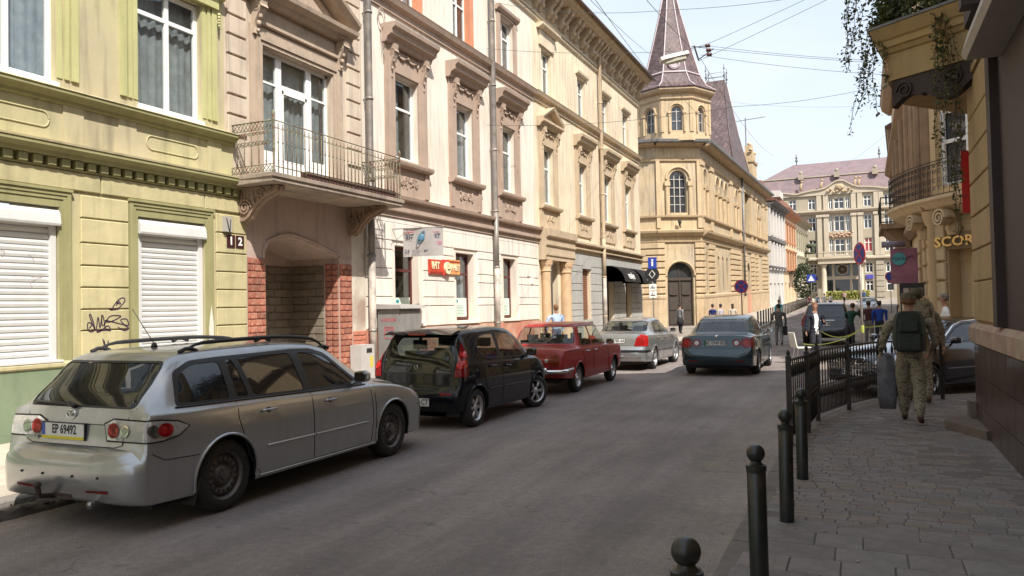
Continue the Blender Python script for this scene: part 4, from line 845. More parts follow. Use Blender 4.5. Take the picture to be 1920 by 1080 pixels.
suv = dict(cat='car',
    keys=[[0.0, .48, .70, .62, .60, .66, .02], [.05, .42, .86, .70, .70, .74, .02], [.08, .40, .90, .98, .74, 1.02, .02], [.12, .40, .91, 1.06, .74, 1.12, .03], [.36, .38, .92, 1.08, .69, 1.56, .05], [.48, .36, .92, 1.08, .68, 1.66, .06], [1.2, .34, .925, 1.07, .70, 1.71, .06], [2.4, .34, .925, 1.05, .69, 1.70, .06], [2.7, .34, .925, 1.04, .68, 1.62, .06], [3.4, .34, .92, 1.02, .70, 1.10, .06], [4.1, .36, .90, .95, .66, 1.02, .06], [4.45, .40, .84, .85, .58, .90, .05], [4.6, .46, .68, .70, .45, .74, .04]],
    crease=.75, paint=suvp, glass=glassmat('suv_glass', (.2, .24, .3), .3), wheels=(.9, 3.6), R=.37, rim='ten', rimR=.23, track=1.6, tw=.22, cowl=1.1, gap=.05, rearx=.9,
    windows=[('rear_window', 'back', [(-.72, 1.10), (.72, 1.10), (.64, 1.60), (-.64, 1.60)], 'rear'), ('windscreen', 'back', [(-.7, 1.14), (.7, 1.14), (.62, 1.58), (-.62, 1.58)], 'front'),
             ('side_window', 'side', [(.5, 1.12), (1.3, 1.11), (1.3, 1.58), (.7, 1.56)], 'side'), ('side_window', 'side', [(1.38, 1.11), (2.2, 1.10), (2.2, 1.60), (1.38, 1.60)], 'side'), ('side_window', 'side', [(2.28, 1.10), (3.1, 1.08), (2.75, 1.54), (2.28, 1.60)], 'side')],
    panels=[('bumper', 'side', [(-.1, .1), (.45, .1), (.45, .7), (-.1, .70)], 'rear')], seams=[('back', [(-.7, 1.05), (-.68, .75), (.68, .75), (.7, 1.05)])], trims=[('tailgate_trim', 'back', [(-.3, 1.0), (.3, 1.0)], .02, .01, chrome)],
    handles=[(1.6, 1.0), (2.5, .98)], mirror=(3.0, 1.15), cabin=(.5, 3.1), seats=(1.2, 2.2), seat_top=1.25, shelf=1.0,
    shells=RL('tail_lamp', 'back', [(.72, .80), (.93, .80), (.93, 1.22), (.80, 1.24), (.74, 1.05)], .015, redglass, 'tall red rear lamp') + RL('tail_lamp', 'side', [(.0, .80), (.20, .80), (.26, 1.22), (.0, 1.24)], .012, redglass),
    plates=[('rear', .0, .86, .34, .15, 'AT 38', 'ua')])
car7, hit7 = make_car('suv', 'dark sport utility car with tall red lamps parked beyond the man in the navy jacket', suv, (-1.30, 32.8, 0), PI / 2)
X0 = -10.3
class FB(B):
    x0 = X0
    def fb(s, u0, u1, z0, z1, d0, d1): return s.box(s.x0 + d0, s.x0 + d1, u0, u1, z0, z1)
    def block(s, u0, u1, z0, z1, d0, d1, c=.012): return s.bbox(s.x0 + d0, s.x0 + d1, u0, u1, z0, z1, c)
    def mould(s, u0, u1, prof, ret=True):
        """horizontal moulding: prof = [(d, z)...] from bottom to top, d out from wall; ends mitred back"""
        k = [(0, prof[0][1])] + list(prof) + [(0, prof[-1][1])]
        a = [(s.x0 + d, u0 - (d * 0 if not ret else 0), z) for d, z in k]; c = [(s.x0 + d, u1, z) for d, z in k]
        return s.loft([[(s.x0 - .05 + (p[0] - s.x0) * 0 if i in (0, len(k) - 1) else p[0], p[1], p[2]) for i, p in enumerate(a)], [(s.x0 - .05 if i in (0, len(k) - 1) else p[0], p[1], p[2]) for i, p in enumerate(c)]])
def wall_mesh(u0, u1, z0, z1, ops, m_, depth=.22, x0=X0, d=0.0, back=True):
    """wall skin with real rectangular openings (ua, ub, za, zb) and reveals"""
    b = FB(); us = sorted({u0, u1} | {o[0] for o in ops} | {o[1] for o in ops}); zs = sorted({z0, z1} | {o[2] for o in ops} | {o[3] for o in ops})
    us = [u for u in us if u0 <= u <= u1]; zs = [z for z in zs if z0 <= z <= z1]
    V = {}
    def v(u, z):
        if (u, z) not in V: V[(u, z)] = b.bm.verts.new((x0 + d, u, z))
        return V[(u, z)]
    for i in range(len(us) - 1):
        for j in range(len(zs) - 1):
            cu, cz = (us[i] + us[i + 1]) / 2, (zs[j] + zs[j + 1]) / 2
            if any(o[0] < cu < o[1] and o[2] < cz < o[3] for o in ops): continue
            b._f([v(us[i], zs[j]), v(us[i + 1], zs[j]), v(us[i + 1], zs[j + 1]), v(us[i], zs[j + 1])])
    for a, c, e, f in ops:
        q = [(a, e), (c, e), (c, f), (a, f)]
        for i in range(4):
            p, r = q[i], q[(i + 1) % 4]; b.face([(x0 + d, *p), (x0 + d, *r), (x0 + d - depth, *r), (x0 + d - depth, *p)])
    if back:
        for q in ([(x0 + d, u0, z0), (x0 + d, u0, z1), (x0 - 6, u0, z1), (x0 - 6, u0, z0)], [(x0 + d, u1, z0), (x0 - 6, u1, z0), (x0 - 6, u1, z1), (x0 + d, u1, z1)]): b.face(q)
    return b.mesh('wall', m_, recalc=False)
def win_frame(w, h, cols=2, transom=None, t=.06, m_=None, double=False, mid=None):
    """casement window lying in plane x=0, centred on y, from z=0; cols = number of vertical lights"""
    b = B(); F = lambda y0, y1, z0, z1, dd=.0: b.box(-.05 + dd, .0 + dd, y0, y1, z0, z1)
    F(-w / 2, -w / 2 + t, 0, h); F(w / 2 - t, w / 2, 0, h); F(-w / 2 + t, w / 2 - t, 0, t); F(-w / 2 + t, w / 2 - t, h - t, h)
    for i in range(1, cols):
        y = -w / 2 + w * i / cols
        if mid: y = mid
        F(y - t * .55, y + t * .55, t, h - t, .004)
    if transom:
        for tz in (transom if isinstance(transom, (list, tuple)) else [transom]): F(-w / 2 + t, w / 2 - t, tz - t * .45, tz + t * .45, .007)
    return b.mesh('window_frame', m_ or white)
def pane_mesh(w, h, g=None, cur=.0):
    b = B(); b.box(-.034, -.026, -w / 2 + .02, w / 2 - .02, .02, h - .02); return b.mesh('pane', g or glass)
def curtain_mesh(w, h, a=0., c=1.):
    """pleated net curtain hanging inside"""
    b = B(); n = int(w * 20 * (c - a)) + 2; r0 = []; r1 = []
    for i in range(n + 1):
        y = -w / 2 + w * (a + (c - a) * i / n)
        x = -.14 + .018 * math.sin(i * 1.9) + .01 * math.sin(i * .7)
        r0.append((x, y, .03)); r1.append((x - .02, y, h - .03))
    b.loft([r0, r1], closed=False, caps=(False, False)); return b.mesh('curtain', curtain, True)
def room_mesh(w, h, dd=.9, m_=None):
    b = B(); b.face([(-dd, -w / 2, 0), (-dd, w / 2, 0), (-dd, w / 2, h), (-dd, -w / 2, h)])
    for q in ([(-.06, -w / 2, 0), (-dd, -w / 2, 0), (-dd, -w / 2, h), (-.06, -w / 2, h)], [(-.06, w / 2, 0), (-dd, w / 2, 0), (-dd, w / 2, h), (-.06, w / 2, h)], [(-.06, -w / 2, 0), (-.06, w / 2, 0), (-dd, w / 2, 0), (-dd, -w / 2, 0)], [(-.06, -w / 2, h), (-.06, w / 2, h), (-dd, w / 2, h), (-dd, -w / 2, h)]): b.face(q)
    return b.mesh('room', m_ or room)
CACHE = {}
def window(parent, u, z, w, h, cols=2, transom=None, m_=None, d=-.18, x0=None, cur=True, g=None, rz=0, t=.06, xy=None, name='window', label=None, mid=None, rm=True):
    key = (round(w, 3), round(h, 3), cols, str(transom), (m_ or white).name, (g or glass).name, t, mid)
    if key not in CACHE: CACHE[key] = (win_frame(w, h, cols, transom, t, m_, mid=mid), pane_mesh(w, h, g), [curtain_mesh(w - .04, h, *q) for q in ((0, 1), (0, .62), (.35, 1), (0, .3), (.1, .95))], room_mesh(w, h))
    f, p, c, r = CACHE[key]; x0 = X0 if x0 is None else x0
    pos = Vector((x0 + d, u, z)) if xy is None else Vector((xy[0], xy[1], z))
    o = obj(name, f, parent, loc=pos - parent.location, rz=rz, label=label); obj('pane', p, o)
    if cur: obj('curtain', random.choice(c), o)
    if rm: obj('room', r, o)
    return o
def scroll(b, M, r=.12, turns=2.2, w=.1, th=.02, n=34):
    """flat spiral volute in the local xz plane, w thick along y"""
    rings = []
    for i in range(n + 1):
        t = i / n; a = t * turns * 2 * PI; rr = r * (1 - .85 * t); c = Vector((rr * math.cos(a), 0, rr * math.sin(a))); o_ = Vector((math.cos(a), 0, math.sin(a)))
        rings.append([M @ (c + o_ * th / 2 + Vector((0, s_ * w / 2, 0))) for s_ in (-1, 1)] + [M @ (c - o_ * th / 2 + Vector((0, s_ * w / 2, 0))) for s_ in (1, -1)])
    b.loft(rings)
def garland(b, u0, u1, z, x, drop=.12, r=.025, n=9):
    for i in range(n):
        t = i / (n - 1); b.ball((x, u0 + (u1 - u0) * t, z - drop * 4 * t * (1 - t)), r * (1 + .7 * math.sin(PI * t)) * random.uniform(.85, 1.15), 6)
ochre = mat('ochre_render', (.47, .425, .245), .88, .10, 1.2, bump=.25, bscale=25, c2=(.44, .385, .25), dirt=.32)
ochreb = mat('ochre_block', (.47, .42, .24), .88, .14, 2.0, bump=.4, bscale=14, rnd=.06, dirt=.2)
olive = mat('olive_trim', (.29, .275, .135), .85, .10, 2, bump=.2, bscale=30, dirt=.18)
olive_l = mat('pale_green_trim', (.45, .44, .21), .85, .10, 2, bump=.2, bscale=30, dirt=.15)
mint = mat('mint_plinth', (.175, .23, .145), .85, .14, 1.5, bump=.3, bscale=30, c2=(.22, .26, .17), dirt=.2)
shutter = mat('shutter_white', (.60, .60, .59), .5, .04, 3, dirt=.08)
t = thing('townhouse', 'yellow and green painted townhouse with white roller shutters, nearest on the left', 'building', (X0, 3, .1))
wc = [9.28, 6.62, 3.96, 1.3, -1.4, -4.0]
ops = [(c - .68, c + .68, 1.14, 3.30) for c in wc] + [(c - .645, c + .645, 5.04, 7.10) for c in wc] + [(c - .645, c + .645, 8.9, 10.8) for c in wc]
wobj('wall', wall_mesh(-9, 10.45, 0, 12.6, ops, ochre), t)
wobj('wall', wall_mesh(10.45, 10.95, 0, 4.19, [], ochre, back=False), t)
b = FB(); b.fb(-9, 10.95, 0, 1.04, 0, .06); wobj('plinth', b.mesh('plinth', mint), t)
b = FB(); b.mould(-9, 10.95, [(.07, 1.04), (.09, 1.06), (.09, 1.10), (.05, 1.13)]); wobj('ledge', b.mesh('ledge', ochre), t)
def slats(b, u0, u1, prof): b.loft([[(X0 + d_, u, z) for d_, z in [(-.2, prof[0][1])] + prof + [(-.2, prof[-1][1])]] for u in (u0, u1)])
for c in wc[:4]:
    b = FB(); n = 22; z0, z1 = 1.2, 3.08; prof = []
    for i in range(n):
        za = z0 + (z1 - z0) * i / n; h = (z1 - z0) / n; prof += [(-.092, za + .001), (-.092, za + h * .13), (-.074, za + h * .16), (-.066, za + h * .6), (-.074, za + h * .98)]
    slats(b, c - .58, c + .58, prof); s_ = wobj('roller_shutter', b.mesh('roller_shutter', shutter), t)
    b = FB(); b.fb(c - .66, c - .58, 1.15, 3.05, -.10, -.03); b.fb(c + .58, c + .66, 1.15, 3.05, -.10, -.03); b.fb(c - .58, c + .58, 1.14, 1.2, -.09, -.05); wsub('guide_rail', b.mesh('guide_rail', shutter), s_)
    b = FB(); b.loft([[(X0 + d_, u, z) for d_, z in ((-.10, 3.04), (.06, 3.03), (.07, 3.06), (.055, 3.19), (.02, 3.25), (-.10, 3.25))] for u in (c - .67, c + .67)]); wsub('shutter_box', b.mesh('shutter_box', shutter), s_)
    b = FB(); b.fb(c - .69, c + .69, 1.12, 1.15, -.1, .085); wobj('sill', b.mesh('sill', shutter), t)
    b = FB(); W = .84
    for k, (a, dd) in enumerate(((.0, .05), (.055, .035), (.11, .02))):
        zt = 3.52 - a; w = W - a; wi = W - a - .055 if k < 2 else .68
        b.fb(c - w, c - wi, 1.13, zt, 0, dd); b.fb(c + wi, c + w, 1.13, zt, 0, dd); b.fb(c - wi, c + wi, zt - (.055 if k < 2 else .11), zt, 0, dd)
    b.fb(c - W - .02, c + W + .02, 3.52, 3.56, 0, .07); wobj('surround', b.mesh('surround', olive), t)
zs = [1.16, 1.54, 1.85, 2.17, 2.49, 2.82, 3.18, 3.52]
for ua, ub in ((7.62, 8.42), (10.20, 10.93), (4.96, 5.76), (2.3, 3.1)):
    for z0, z1 in zip(zs, zs[1:]):
        b = FB(); b.block(ua, ub, z0 + .009, z1 - .009, -.01, .035); wobj('stone_block', b.mesh('stone_block', ochreb), t)
for ua, ub in ((4.5, 6.2), (6.2, 7.95), (7.95, 9.95), (9.95, 10.93), (2.6, 4.5)):
    b = FB(); b.block(ua + .008, ub - .008, 3.565, 3.83, -.01, .035); wobj('stone_block', b.mesh('stone_block', ochreb), t)
b = FB(); b.mould(-9, 10.95, [(.035, 3.84), (.05, 3.86)]); wobj('fillet', b.mesh('fillet', olive), t)
db = FB(); db.block(0, .12, 3.865, 3.985, 0, .10, .008); dme = db.mesh('dentil', olive)
for i in range(34): wobj('dentil', dme, t).location = Vector((0, 10.78 - i * .205, 0)) - t.location
b = FB(); b.mould(-9, 10.98, [(.10, 3.99), (.13, 4.0), (.15, 4.05), (.22, 4.10), (.24, 4.10), (.24, 4.15)]); wobj('cornice', b.mesh('cornice', olive), t)
b = FB(); b.mould(-9, 10.99, [(.255, 4.152), (.26, 4.18), (.10, 4.215)]); wobj('cornice_cap', b.mesh('cornice_cap', ochre), t)
b = FB(); b.mould(-9, 10.62, [(.03, 4.22), (.03, 4.76)]); wobj('frieze', b.mesh('frieze', ochre), t)
for c in wc[:4]:
    for s_ in (-1, 1): b = FB(); b.fb(c + s_ * .88 - .16, c + s_ * .88 + .16, 4.215, 4.76, .02, .052); wobj('pilaster_base', b.mesh('pilaster_base', ochre), t)
    b = FB(); pts = []
    hw, hh = .42, .10
    for k in range(40):
        a = 2 * PI * k / 40; pts.append((X0 + .034, c + math.copysign(hw, math.cos(a)) + hh * math.cos(a), 4.50 + hh * 1.1 * math.sin(a)))
    b.tube(pts + [pts[0]], .012, 6); wobj('oval_panel', b.mesh('oval_panel', ochre, True), t)
b = FB(); b.mould(-9, 10.62, [(.05, 4.76), (.08, 4.78), (.09, 4.82), (.16, 4.87), (.20, 4.89), (.20, 4.93), (.215, 4.94)]); wobj('cornice', b.mesh('upper_cornice', olive), t)
b = FB(); b.mould(-9, 10.62, [(.218, 4.942), (.21, 4.955), (.0, 5.0)]); wobj('cornice_cap', b.mesh('upper_cap', ochre), t)
for c in wc:
    window(t, c, 5.06, 1.29, 2.02, 2, 1.55, d=-.10, t=.075)
    b = FB(); b.fb(c - .66, c + .66, 5.0, 5.06, -.12, .06); wobj('sill', b.mesh('sill', white), t)
    window(t, c, 8.9, 1.29, 1.9, 2, 1.4, d=-.1, cur=False)
    b = FB()
    for s_ in (-1, 1):
        for q, (o0, o1, dd) in enumerate(((.66, .74, .015), (.77, .84, .028), (.87, .98, .036))):
            b.fb(min(c + s_ * o0, c + s_ * o1), max(c + s_ * o0, c + s_ * o1), 5.14, 7.25, 0, dd)
    b.fb(c - .98, c + .98, 7.12, 7.3, 0, .09); b.mould(c - 1.1, c + 1.1, [(.1, 7.3), (.2, 7.4), (.2, 7.48)])
    wobj('surround', b.mesh('upper_surround', olive_l), t)
    b = FB()
    for s_ in (-1, 1):
        for q in range(5): b.ball((X0 + .11, c + s_ * .96, 7.0 - q * .05 + .02), .035 - .003 * q, 6)
    wobj('ornament', b.mesh('ornament', olive_l, True), t)
b = FB(); b.mould(-9, 10.45, [(.1, 11.9), (.2, 12.0), (.5, 12.3), (.55, 12.6)]); wobj('cornice', b.mesh('top_cornice', olive), t)
b = FB(); b.box(-17, X0 + .5, -9, 10.45, 12.6, 12.7); b.loft([[(-9.8, -9, 12.7), (-17, -9, 12.7), (-15, -9, 13.5)], [(-9.8, 10.45, 12.7), (-17, 10.45, 12.7), (-15, 10.45, 13.5)]]); wobj('roof', b.mesh('roof', mat('tin_roof', (.16, .07, .05), .6, .2, 2)), t)
for k, (uu, ch) in enumerate(((10.53, '1'), (10.75, '2'))):
    np_ = FB(); np_.fb(uu - .095, uu + .095, 2.93, 3.155, .036, .05); o = wobj('number_plaque', np_.mesh('number_plaque', mat('plaque_maroon', (.05, .015, .02), .3)), t)
    o2 = text('numeral', ch, .2, frame((X0 + .052, uu, 3.04), (0, 1, 0), (0, 0, 1)), white, o, .003, bold=.006)
b = FB(); b.fb(10.33, 10.5, 3.2, 3.47, .03, .10); mb = solo('meter_box', b.mesh('meter_box', mat('grey_box', (.38, .36, .33), .6)), 'small pale grey box on the yellow wall above the number 12 plates', 'box')
b = B(); b.tube([(X0 + .105, 10.37, 3.44), (X0 + .12, 10.4, 3.3), (X0 + .11, 10.44, 3.18)], .008, 5); b.tube([(X0 + .105, 10.47, 3.42), (X0 + .12, 10.44, 3.25), (X0 + .1, 10.43, 3.15)], .008, 5); obj('cable', b.mesh('cable', black), mb)
ink = mat('spray_paint', (.045, .02, .05), .6, .3, 20)
def stroke(b, pts, r=.008, u0=0, z0=0, s=1):
    P = []
    for i in range(len(pts) - 1):
        p0, p1, p2, p3 = pts[max(i - 1, 0)], pts[i], pts[i + 1], pts[min(i + 2, len(pts) - 1)]
        for j in range(5):
            t_ = j / 5; P.append([.5 * (2 * p1[c] + (p2[c] - p0[c]) * t_ + (2 * p0[c] - 5 * p1[c] + 4 * p2[c] - p3[c]) * t_**2 + (3 * p1[c] - p0[c] - 3 * p2[c] + p3[c]) * t_**3) for c in (0, 1)])
    P.append(pts[-1]); V = []
    for i, p in enumerate(P):
        d = Vector(P[min(i + 1, len(P) - 1)]) - Vector(P[max(i - 1, 0)]); n_ = Vector((-d[1], d[0])).normalized() * r
        V.append([b.bm.verts.new((X0 + .0375, u0 + s * (p[0] + n_.x), z0 + s * (p[1] + n_.y))), b.bm.verts.new((X0 + .0375, u0 + s * (p[0] - n_.x), z0 + s * (p[1] - n_.y)))])
    for a, c in zip(V, V[1:]): b._f([a[0], a[1], c[1], c[0]])
b = B(); G = lambda px, py: (7.62 + (px - 445) / 275 * .80, 3.18 - (py - 215) / 715 * 1.93)   # crop pixels -> wall
for st_ in ([(485, 810), (500, 790), (480, 780), (476, 810), (495, 830), (515, 810), (495, 740), (488, 745), (520, 820), (535, 750), (545, 810), (560, 740), (575, 815)], [(555, 740), (560, 800), (600, 750), (650, 745), (665, 752), (600, 780), (580, 770), (700, 800), (712, 790), (700, 765), (665, 770), (690, 800), (712, 815), (690, 830), (650, 810)], [(575, 815), (605, 828), (590, 800), (540, 832), (530, 826), (600, 822)], [(605, 712), (650, 705), (690, 665), (685, 645), (655, 655), (625, 690), (612, 712), (598, 702)], [(640, 690), (655, 665), (665, 680), (640, 672)], [(560, 870), (580, 940), (592, 880)], [(568, 880), (580, 938)]):
    stroke(b, [G(*p) for p in st_], .009)
rp = B(); rp.face([(X0 + .052, u, z) for u, z in ((10.0, 1.14), (10.1, 1.14), (10.1, 1.6), (10.07, 1.78), (10.05, 1.9), (10.02, 1.72), (9.99, 1.5))]); wobj('paint_smear', rp.mesh('paint_smear', mat('old_white_smear', (.62, .60, .52), .9, .1, 9), recalc=False), t)
solo('graffiti', b.mesh('graffiti', ink, recalc=False), 'purple sprayed graffiti tag on the yellow blocks between the roller shutters', 'graffiti')
b = B()
for st_ in ([(55, 395), (75, 400), (60, 430)], [(180, 405), (200, 430), (205, 450)], [(190, 530), (240, 530), (190, 560), (195, 590)], [(235, 975), (240, 1000), (245, 970)]): stroke(b, [(7.28 + (p[0] - 300) / 260 * .80, 3.0 - (p[1] - 250) / 740 * 1.83) for p in st_], .004)
for v in b.bm.verts: v.co.x = X0 - .066
g2 = solo('graffiti', b.mesh('scribble', mat('faint_ink', (.35, .3, .3), .7), recalc=False), 'faint pencil-like scribbles on the wide roller shutter at the photo edge', 'graffiti')
peach = mat('peach_render', (.56, .475, .38), .88, .10, 1.5, bump=.25, bscale=25, c2=(.47, .38, .30), dirt=.34)
peachd = mat('brown_stucco_trim', (.41, .325, .25), .85, .14, 3, bump=.25, bscale=30, dirt=.2)
pinkw = mat('dusty_pink_render', (.44, .34, .29), .88, .10, 1.5, bump=.3, bscale=20, dirt=.2)
brickr = mat('red_brick', (.30, .085, .055), .88, .35, 12, bump=.9, bscale=30, rnd=.28, c2=(.33, .15, .10))
bricky = mat('buff_block', (.175, .145, .11), .9, .2, 8, bump=.6, bscale=30, rnd=.15)
mortar = mat('mortar', (.10, .07, .06), .95, .2, 8)
t = thing('townhouse', 'peach townhouse with a bricked up archway under a long iron balcony', 'building', (X0, 12.7, .1))
wobj('wall', wall_mesh(10.45, 14.65, 4.2, 13.2, [(11.42, 13.56, 4.28, 6.85), (11.6, 13.4, 9.2, 11.4)], peach), t)
b = FB(); arch = [(11.44, 2.90), (11.56, 3.08), (11.86, 3.20), (12.15, 3.25), (12.45, 3.22), (12.9, 3.12), (13.4, 2.98), (13.72, 2.90)]
bot = [(11.44, 0), (13.72, 0)]
V = [b.bm.verts.new((X0, u, z)) for u, z in arch]; T = [b.bm.verts.new((X0, u, 4.2)) for u, z in arch]
for i in range(len(arch) - 1): b._f([V[i], V[i + 1], T[i + 1], T[i]])
b.face([(X0, 10.95, 0), (X0, 11.44, 0), (X0, 11.44, 4.2), (X0, 10.95, 4.2)]); b.face([(X0, 13.72, 0), (X0, 14.15, 0), (X0, 14.15, 4.2), (X0, 13.72, 4.2)])
for (p, q) in zip(arch, arch[1:]): b.face([(X0, *p), (X0, *q), (X0 - 1.3, *q), (X0 - 1.3, *p)])
for u, z in ((11.44, 2.9), (13.72, 2.9)): b.face([(X0, u, 0), (X0, u, z), (X0 - 1.3, u, z), (X0 - 1.3, u, 0)])
b.face([(X0 - 1.3, 11.4, 0), (X0 - 1.3, 13.75, 0), (X0 - 1.3, 13.75, 3.4), (X0 - 1.3, 11.4, 3.4)])
wobj('wall', b.mesh('arch_wall', pinkw, recalc=False), t)
b = FB(); b.fb(14.15, 14.65, 0, 4.2, -.3, .02); wobj('wall', b.mesh('side_strip', mat('flaking_plaster', (.55, .50, .42), .9, .1, 3, c2=(.34, .25, .2))), t)
def arch_moulding(off, r):
    b = B(); pts = [(X0 + .01, u + (off if u > 12.5 else -off) * (.6 if 11.6 < u < 13.5 else 1), z + off) for u, z in arch]; b.tube([(X0 + .01, pts[0][1], 2.5)] + pts + [(X0 + .01, pts[-1][1], 2.5)], r, 5); return b.mesh('arch_moulding', pinkw, True)
wobj('arch_moulding', arch_moulding(.05, .02), t)
bricks = [stone(.0, .0, brickr) for _ in ()]
def brick_me(w, h, m_, dpt=.03, rough_=.006):
    b = B(); b.bbox(0, dpt, 0, w, 0, h, .012)
    for v in b.bm.verts:
        if v.co.x > .005: v.co += Vector((random.uniform(-rough_, rough_), 0, 0))
    return b.mesh('brick', m_)
def brickwork(parent, u0, u1, z0, z1, x, bw, bh, m_, joint=.012, axis='y', kinds=5, sgn=1):
    ms = {}
    def me(w):
        k = round(w, 2)
        if k not in ms: ms[k] = [brick_me(max(.04, w - joint), bh - joint, m_) for _ in range(3)]
        return random.choice(ms[k])
    z = z0; r = 0
    while z < z1 - bh * .5:
        u = u0
        first = bw / 2 if r % 2 else bw
        while u < u1 - .02:
            w = min(first, u1 - u); first = bw
            if u1 - (u + w) < .06: w = u1 - u
            if axis == 'y': obj('brick', me(w), parent, loc=Vector((x, u + joint / 2, z)) - parent.location)
            else: obj('brick', me(w), parent, loc=Vector((u + joint / 2, x, z)) - parent.location, rz=-PI / 2)
            u += w
        z += bh; r += 1
brickwork(t, 10.97, 11.43, .1, 2.76, X0 + .0, .235, .128, brickr)
brickwork(t, 13.73, 14.15, .1, 2.76, X0 + .0, .21, .128, brickr)
brickwork(t, 14.16, 14.64, .1, 1.34, X0 + .02, .24, .11, mat('pale_red_brick', (.46, .17, .11), .85, .2, 12, bump=.8, bscale=30, rnd=.15))
brickwork(t, 11.46, 13.70, .1, 2.76, X0 - 1.3, .42, .166, bricky)
brickwork(t, X0 - 1.27, X0 - .40, .6, 2.76, 13.72, .42, .166, bricky, axis='x')
z = .1; r = 0
jme = brick_me(.16, .116, brickr)
while z < 2.7:
    for k in range(2): obj('brick', jme, t, loc=Vector((X0 - .185 - .17 * k, 13.72, z)) - t.location, rz=-PI / 2).rotation_euler = (0, 0, -PI / 2)
    z += .128; r += 1
b = FB(); b.fb(13.715, 14.15, 2.765, 2.9, 0, .02); wobj('impost', b.mesh('impost', pinkw), t)
b = B(); yx = X0 - .30; b.tube([(yx, 11.56, .15), (yx, 11.56, 2.1)], .028, 8); gp = solo('gas_pipe', b.mesh('gas_pipe', mat('yellow_pipe', (.45, .25, .02), .5), True), 'yellow and grey gas pipe inside the bricked up archway', 'pipe')
b = B(); b.tube([(yx, 11.56, 2.1), (yx, 11.56, 2.72), (yx, 11.52, 2.78), (yx, 11.44, 2.78)], .026, 8); b.cbox((yx, 11.56, 1.9), (.07, .07, .08)); b.cbox((yx, 11.56, 1.3), (.06, .1, .05)); obj('upper_pipe', b.mesh('upper_pipe', mat('grey_pipe', (.2, .18, .16), .6), True), gp)
for i in range(22):
    z = 4.98 + i * .365
    for ua, ub in ((10.50, 10.97), (14.06, 14.56)):
        if z > 12.5 or (ua > 14 and z < 4.6): continue
        b = FB(); b.block(ua, ub, z + .022, z + .345, -.01, .045, .01); wobj('quoin', b.mesh('quoin', peach), t)
b = FB()
for k, (w0, w1, dd) in enumerate(((1.09, 1.17, .04), (1.17, 1.26, .07), (1.26, 1.42, .03))):
    c = 12.49
    for s_ in (-1, 1): b.fb(min(c + s_ * w0, c + s_ * w1), max(c + s_ * w0, c + s_ * w1), 4.25, 6.86 + w1 - 1.09, 0, dd)
    b.fb(c - w0, c + w0, 6.86 + w0 - 1.09, 6.86 + w1 - 1.09, 0, dd)
b.mould(11.15, 13.83, [(.06, 7.22), (.09, 7.24), (.09, 7.30)]); b.fb(11.4, 13.6, 7.34, 7.55, 0, .03)
wobj('door_surround', b.mesh('door_surround', peachd), t)
b = FB(); b.mould(10.95, 14.05, [(.12, 7.62), (.20, 7.66), (.22, 7.72), (.38, 7.78), (.40, 7.86)]); wobj('cornice', b.mesh('cornice', peachd), t)
for s_ in (-1, 1):
    b = FB(); c = 12.5; rings = []
    for uu, zz in ((c + s_ * 1.58, 7.87), (c, 8.75)): rings.append([(X0 - .02, uu, zz), (X0 + .30, uu, zz), (X0 + .42, uu, zz + .10), (X0 + .44, uu, zz + .17), (X0 - .02, uu, zz + .17)])
    b.loft(rings); wobj('pediment', b.mesh('pediment', peachd), t)
b = FB(); b.face([(X0 + .06, 11.1, 7.87), (X0 + .06, 13.9, 7.87), (X0 + .06, 12.5, 8.7)]); b.tube([(X0 + .08, 11.5, 7.96), (X0 + .08, 13.5, 7.96), (X0 + .08, 12.5, 8.55), (X0 + .08, 11.5, 7.96)], .03, 4); wobj('tympanum', b.mesh('tympanum', peachd, recalc=True), t)
def console(u, z1, h, dep, w, m_, parent, name='console'):
    b = B(); pr = []
    for i in range(13):
        t_ = i / 12; pr.append((dep * (.35 + .65 * (1 - t_)**1.5 + .12 * math.sin(t_ * 2 * PI)), z1 - h * t_))
    b.loft([[(X0 - .02, uu, z1)] + [(X0 + d_, uu, z) for d_, z in pr] + [(X0 - .02, uu, z1 - h)] for uu in (u - w / 2, u + w / 2)])
    for k in range(3): b.ball((X0 + dep * .55 - k * .02, u, z1 - h * (.45 + .22 * k)), w * .36 * (1 - .18 * k), 7)
    M = Matrix.Translation((X0 + dep * .62, u, z1 - h * .22)); scroll(b, M, dep * .38, 1.6, w * 1.15, .02, 18)
    wobj(name, b.mesh(name, m_, True, angle=50), parent)
console(11.22, 7.62, .62, .26, .17, peachd, t); console(13.78, 7.62, .62, .26, .17, peachd, t)
b = B(); w, h = 2.14, 2.57; F = lambda y0, y1, z0, z1, dd=0: b.box(-.06 + dd, .0 + dd, y0, y1, z0, z1)
F(-w/2, -w/2+.07, 0, h); F(w/2-.07, w/2, 0, h); F(-w/2, w/2, h-.07, h); F(-w/2, w/2, 0, .07)
for y in (-.46, .46): F(y-.08, y+.08, 0, h, .006)
F(-.46, .46, 1.9, 2.0, .01); F(-w/2, -.46, 1.93, 1.97, .003); F(.46, w/2, 1.93, 1.97, .003); F(-w/2, -.5, 0, .62, -.01); F(.5, w/2, 0, .62, -.01)
for y in (-.38, .38): F(y-.05, y+.05, .06, 1.9, .02)
F(-.38, .38, .06, .5, .015); F(-.38, .38, 1.83, 1.9, .02)
d_ = obj('balcony_door', b.mesh('balcony_door', white), t, loc=Vector((X0 - .14, 12.49, 4.28)) - t.location)
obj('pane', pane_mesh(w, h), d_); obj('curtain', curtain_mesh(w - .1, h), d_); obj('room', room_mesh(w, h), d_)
window(t, 12.5, 9.2, 1.8, 2.2, 3, 1.5)
b = FB(); b.mould(10.45, 14.65, [(.08, 9.0), (.14, 9.1), (.14, 9.16)]); b.mould(10.45, 14.65, [(.1, 12.0), (.2, 12.3), (.6, 13.0), (.65, 13.2)]); wobj('cornice', b.mesh('string_course', peachd), t)
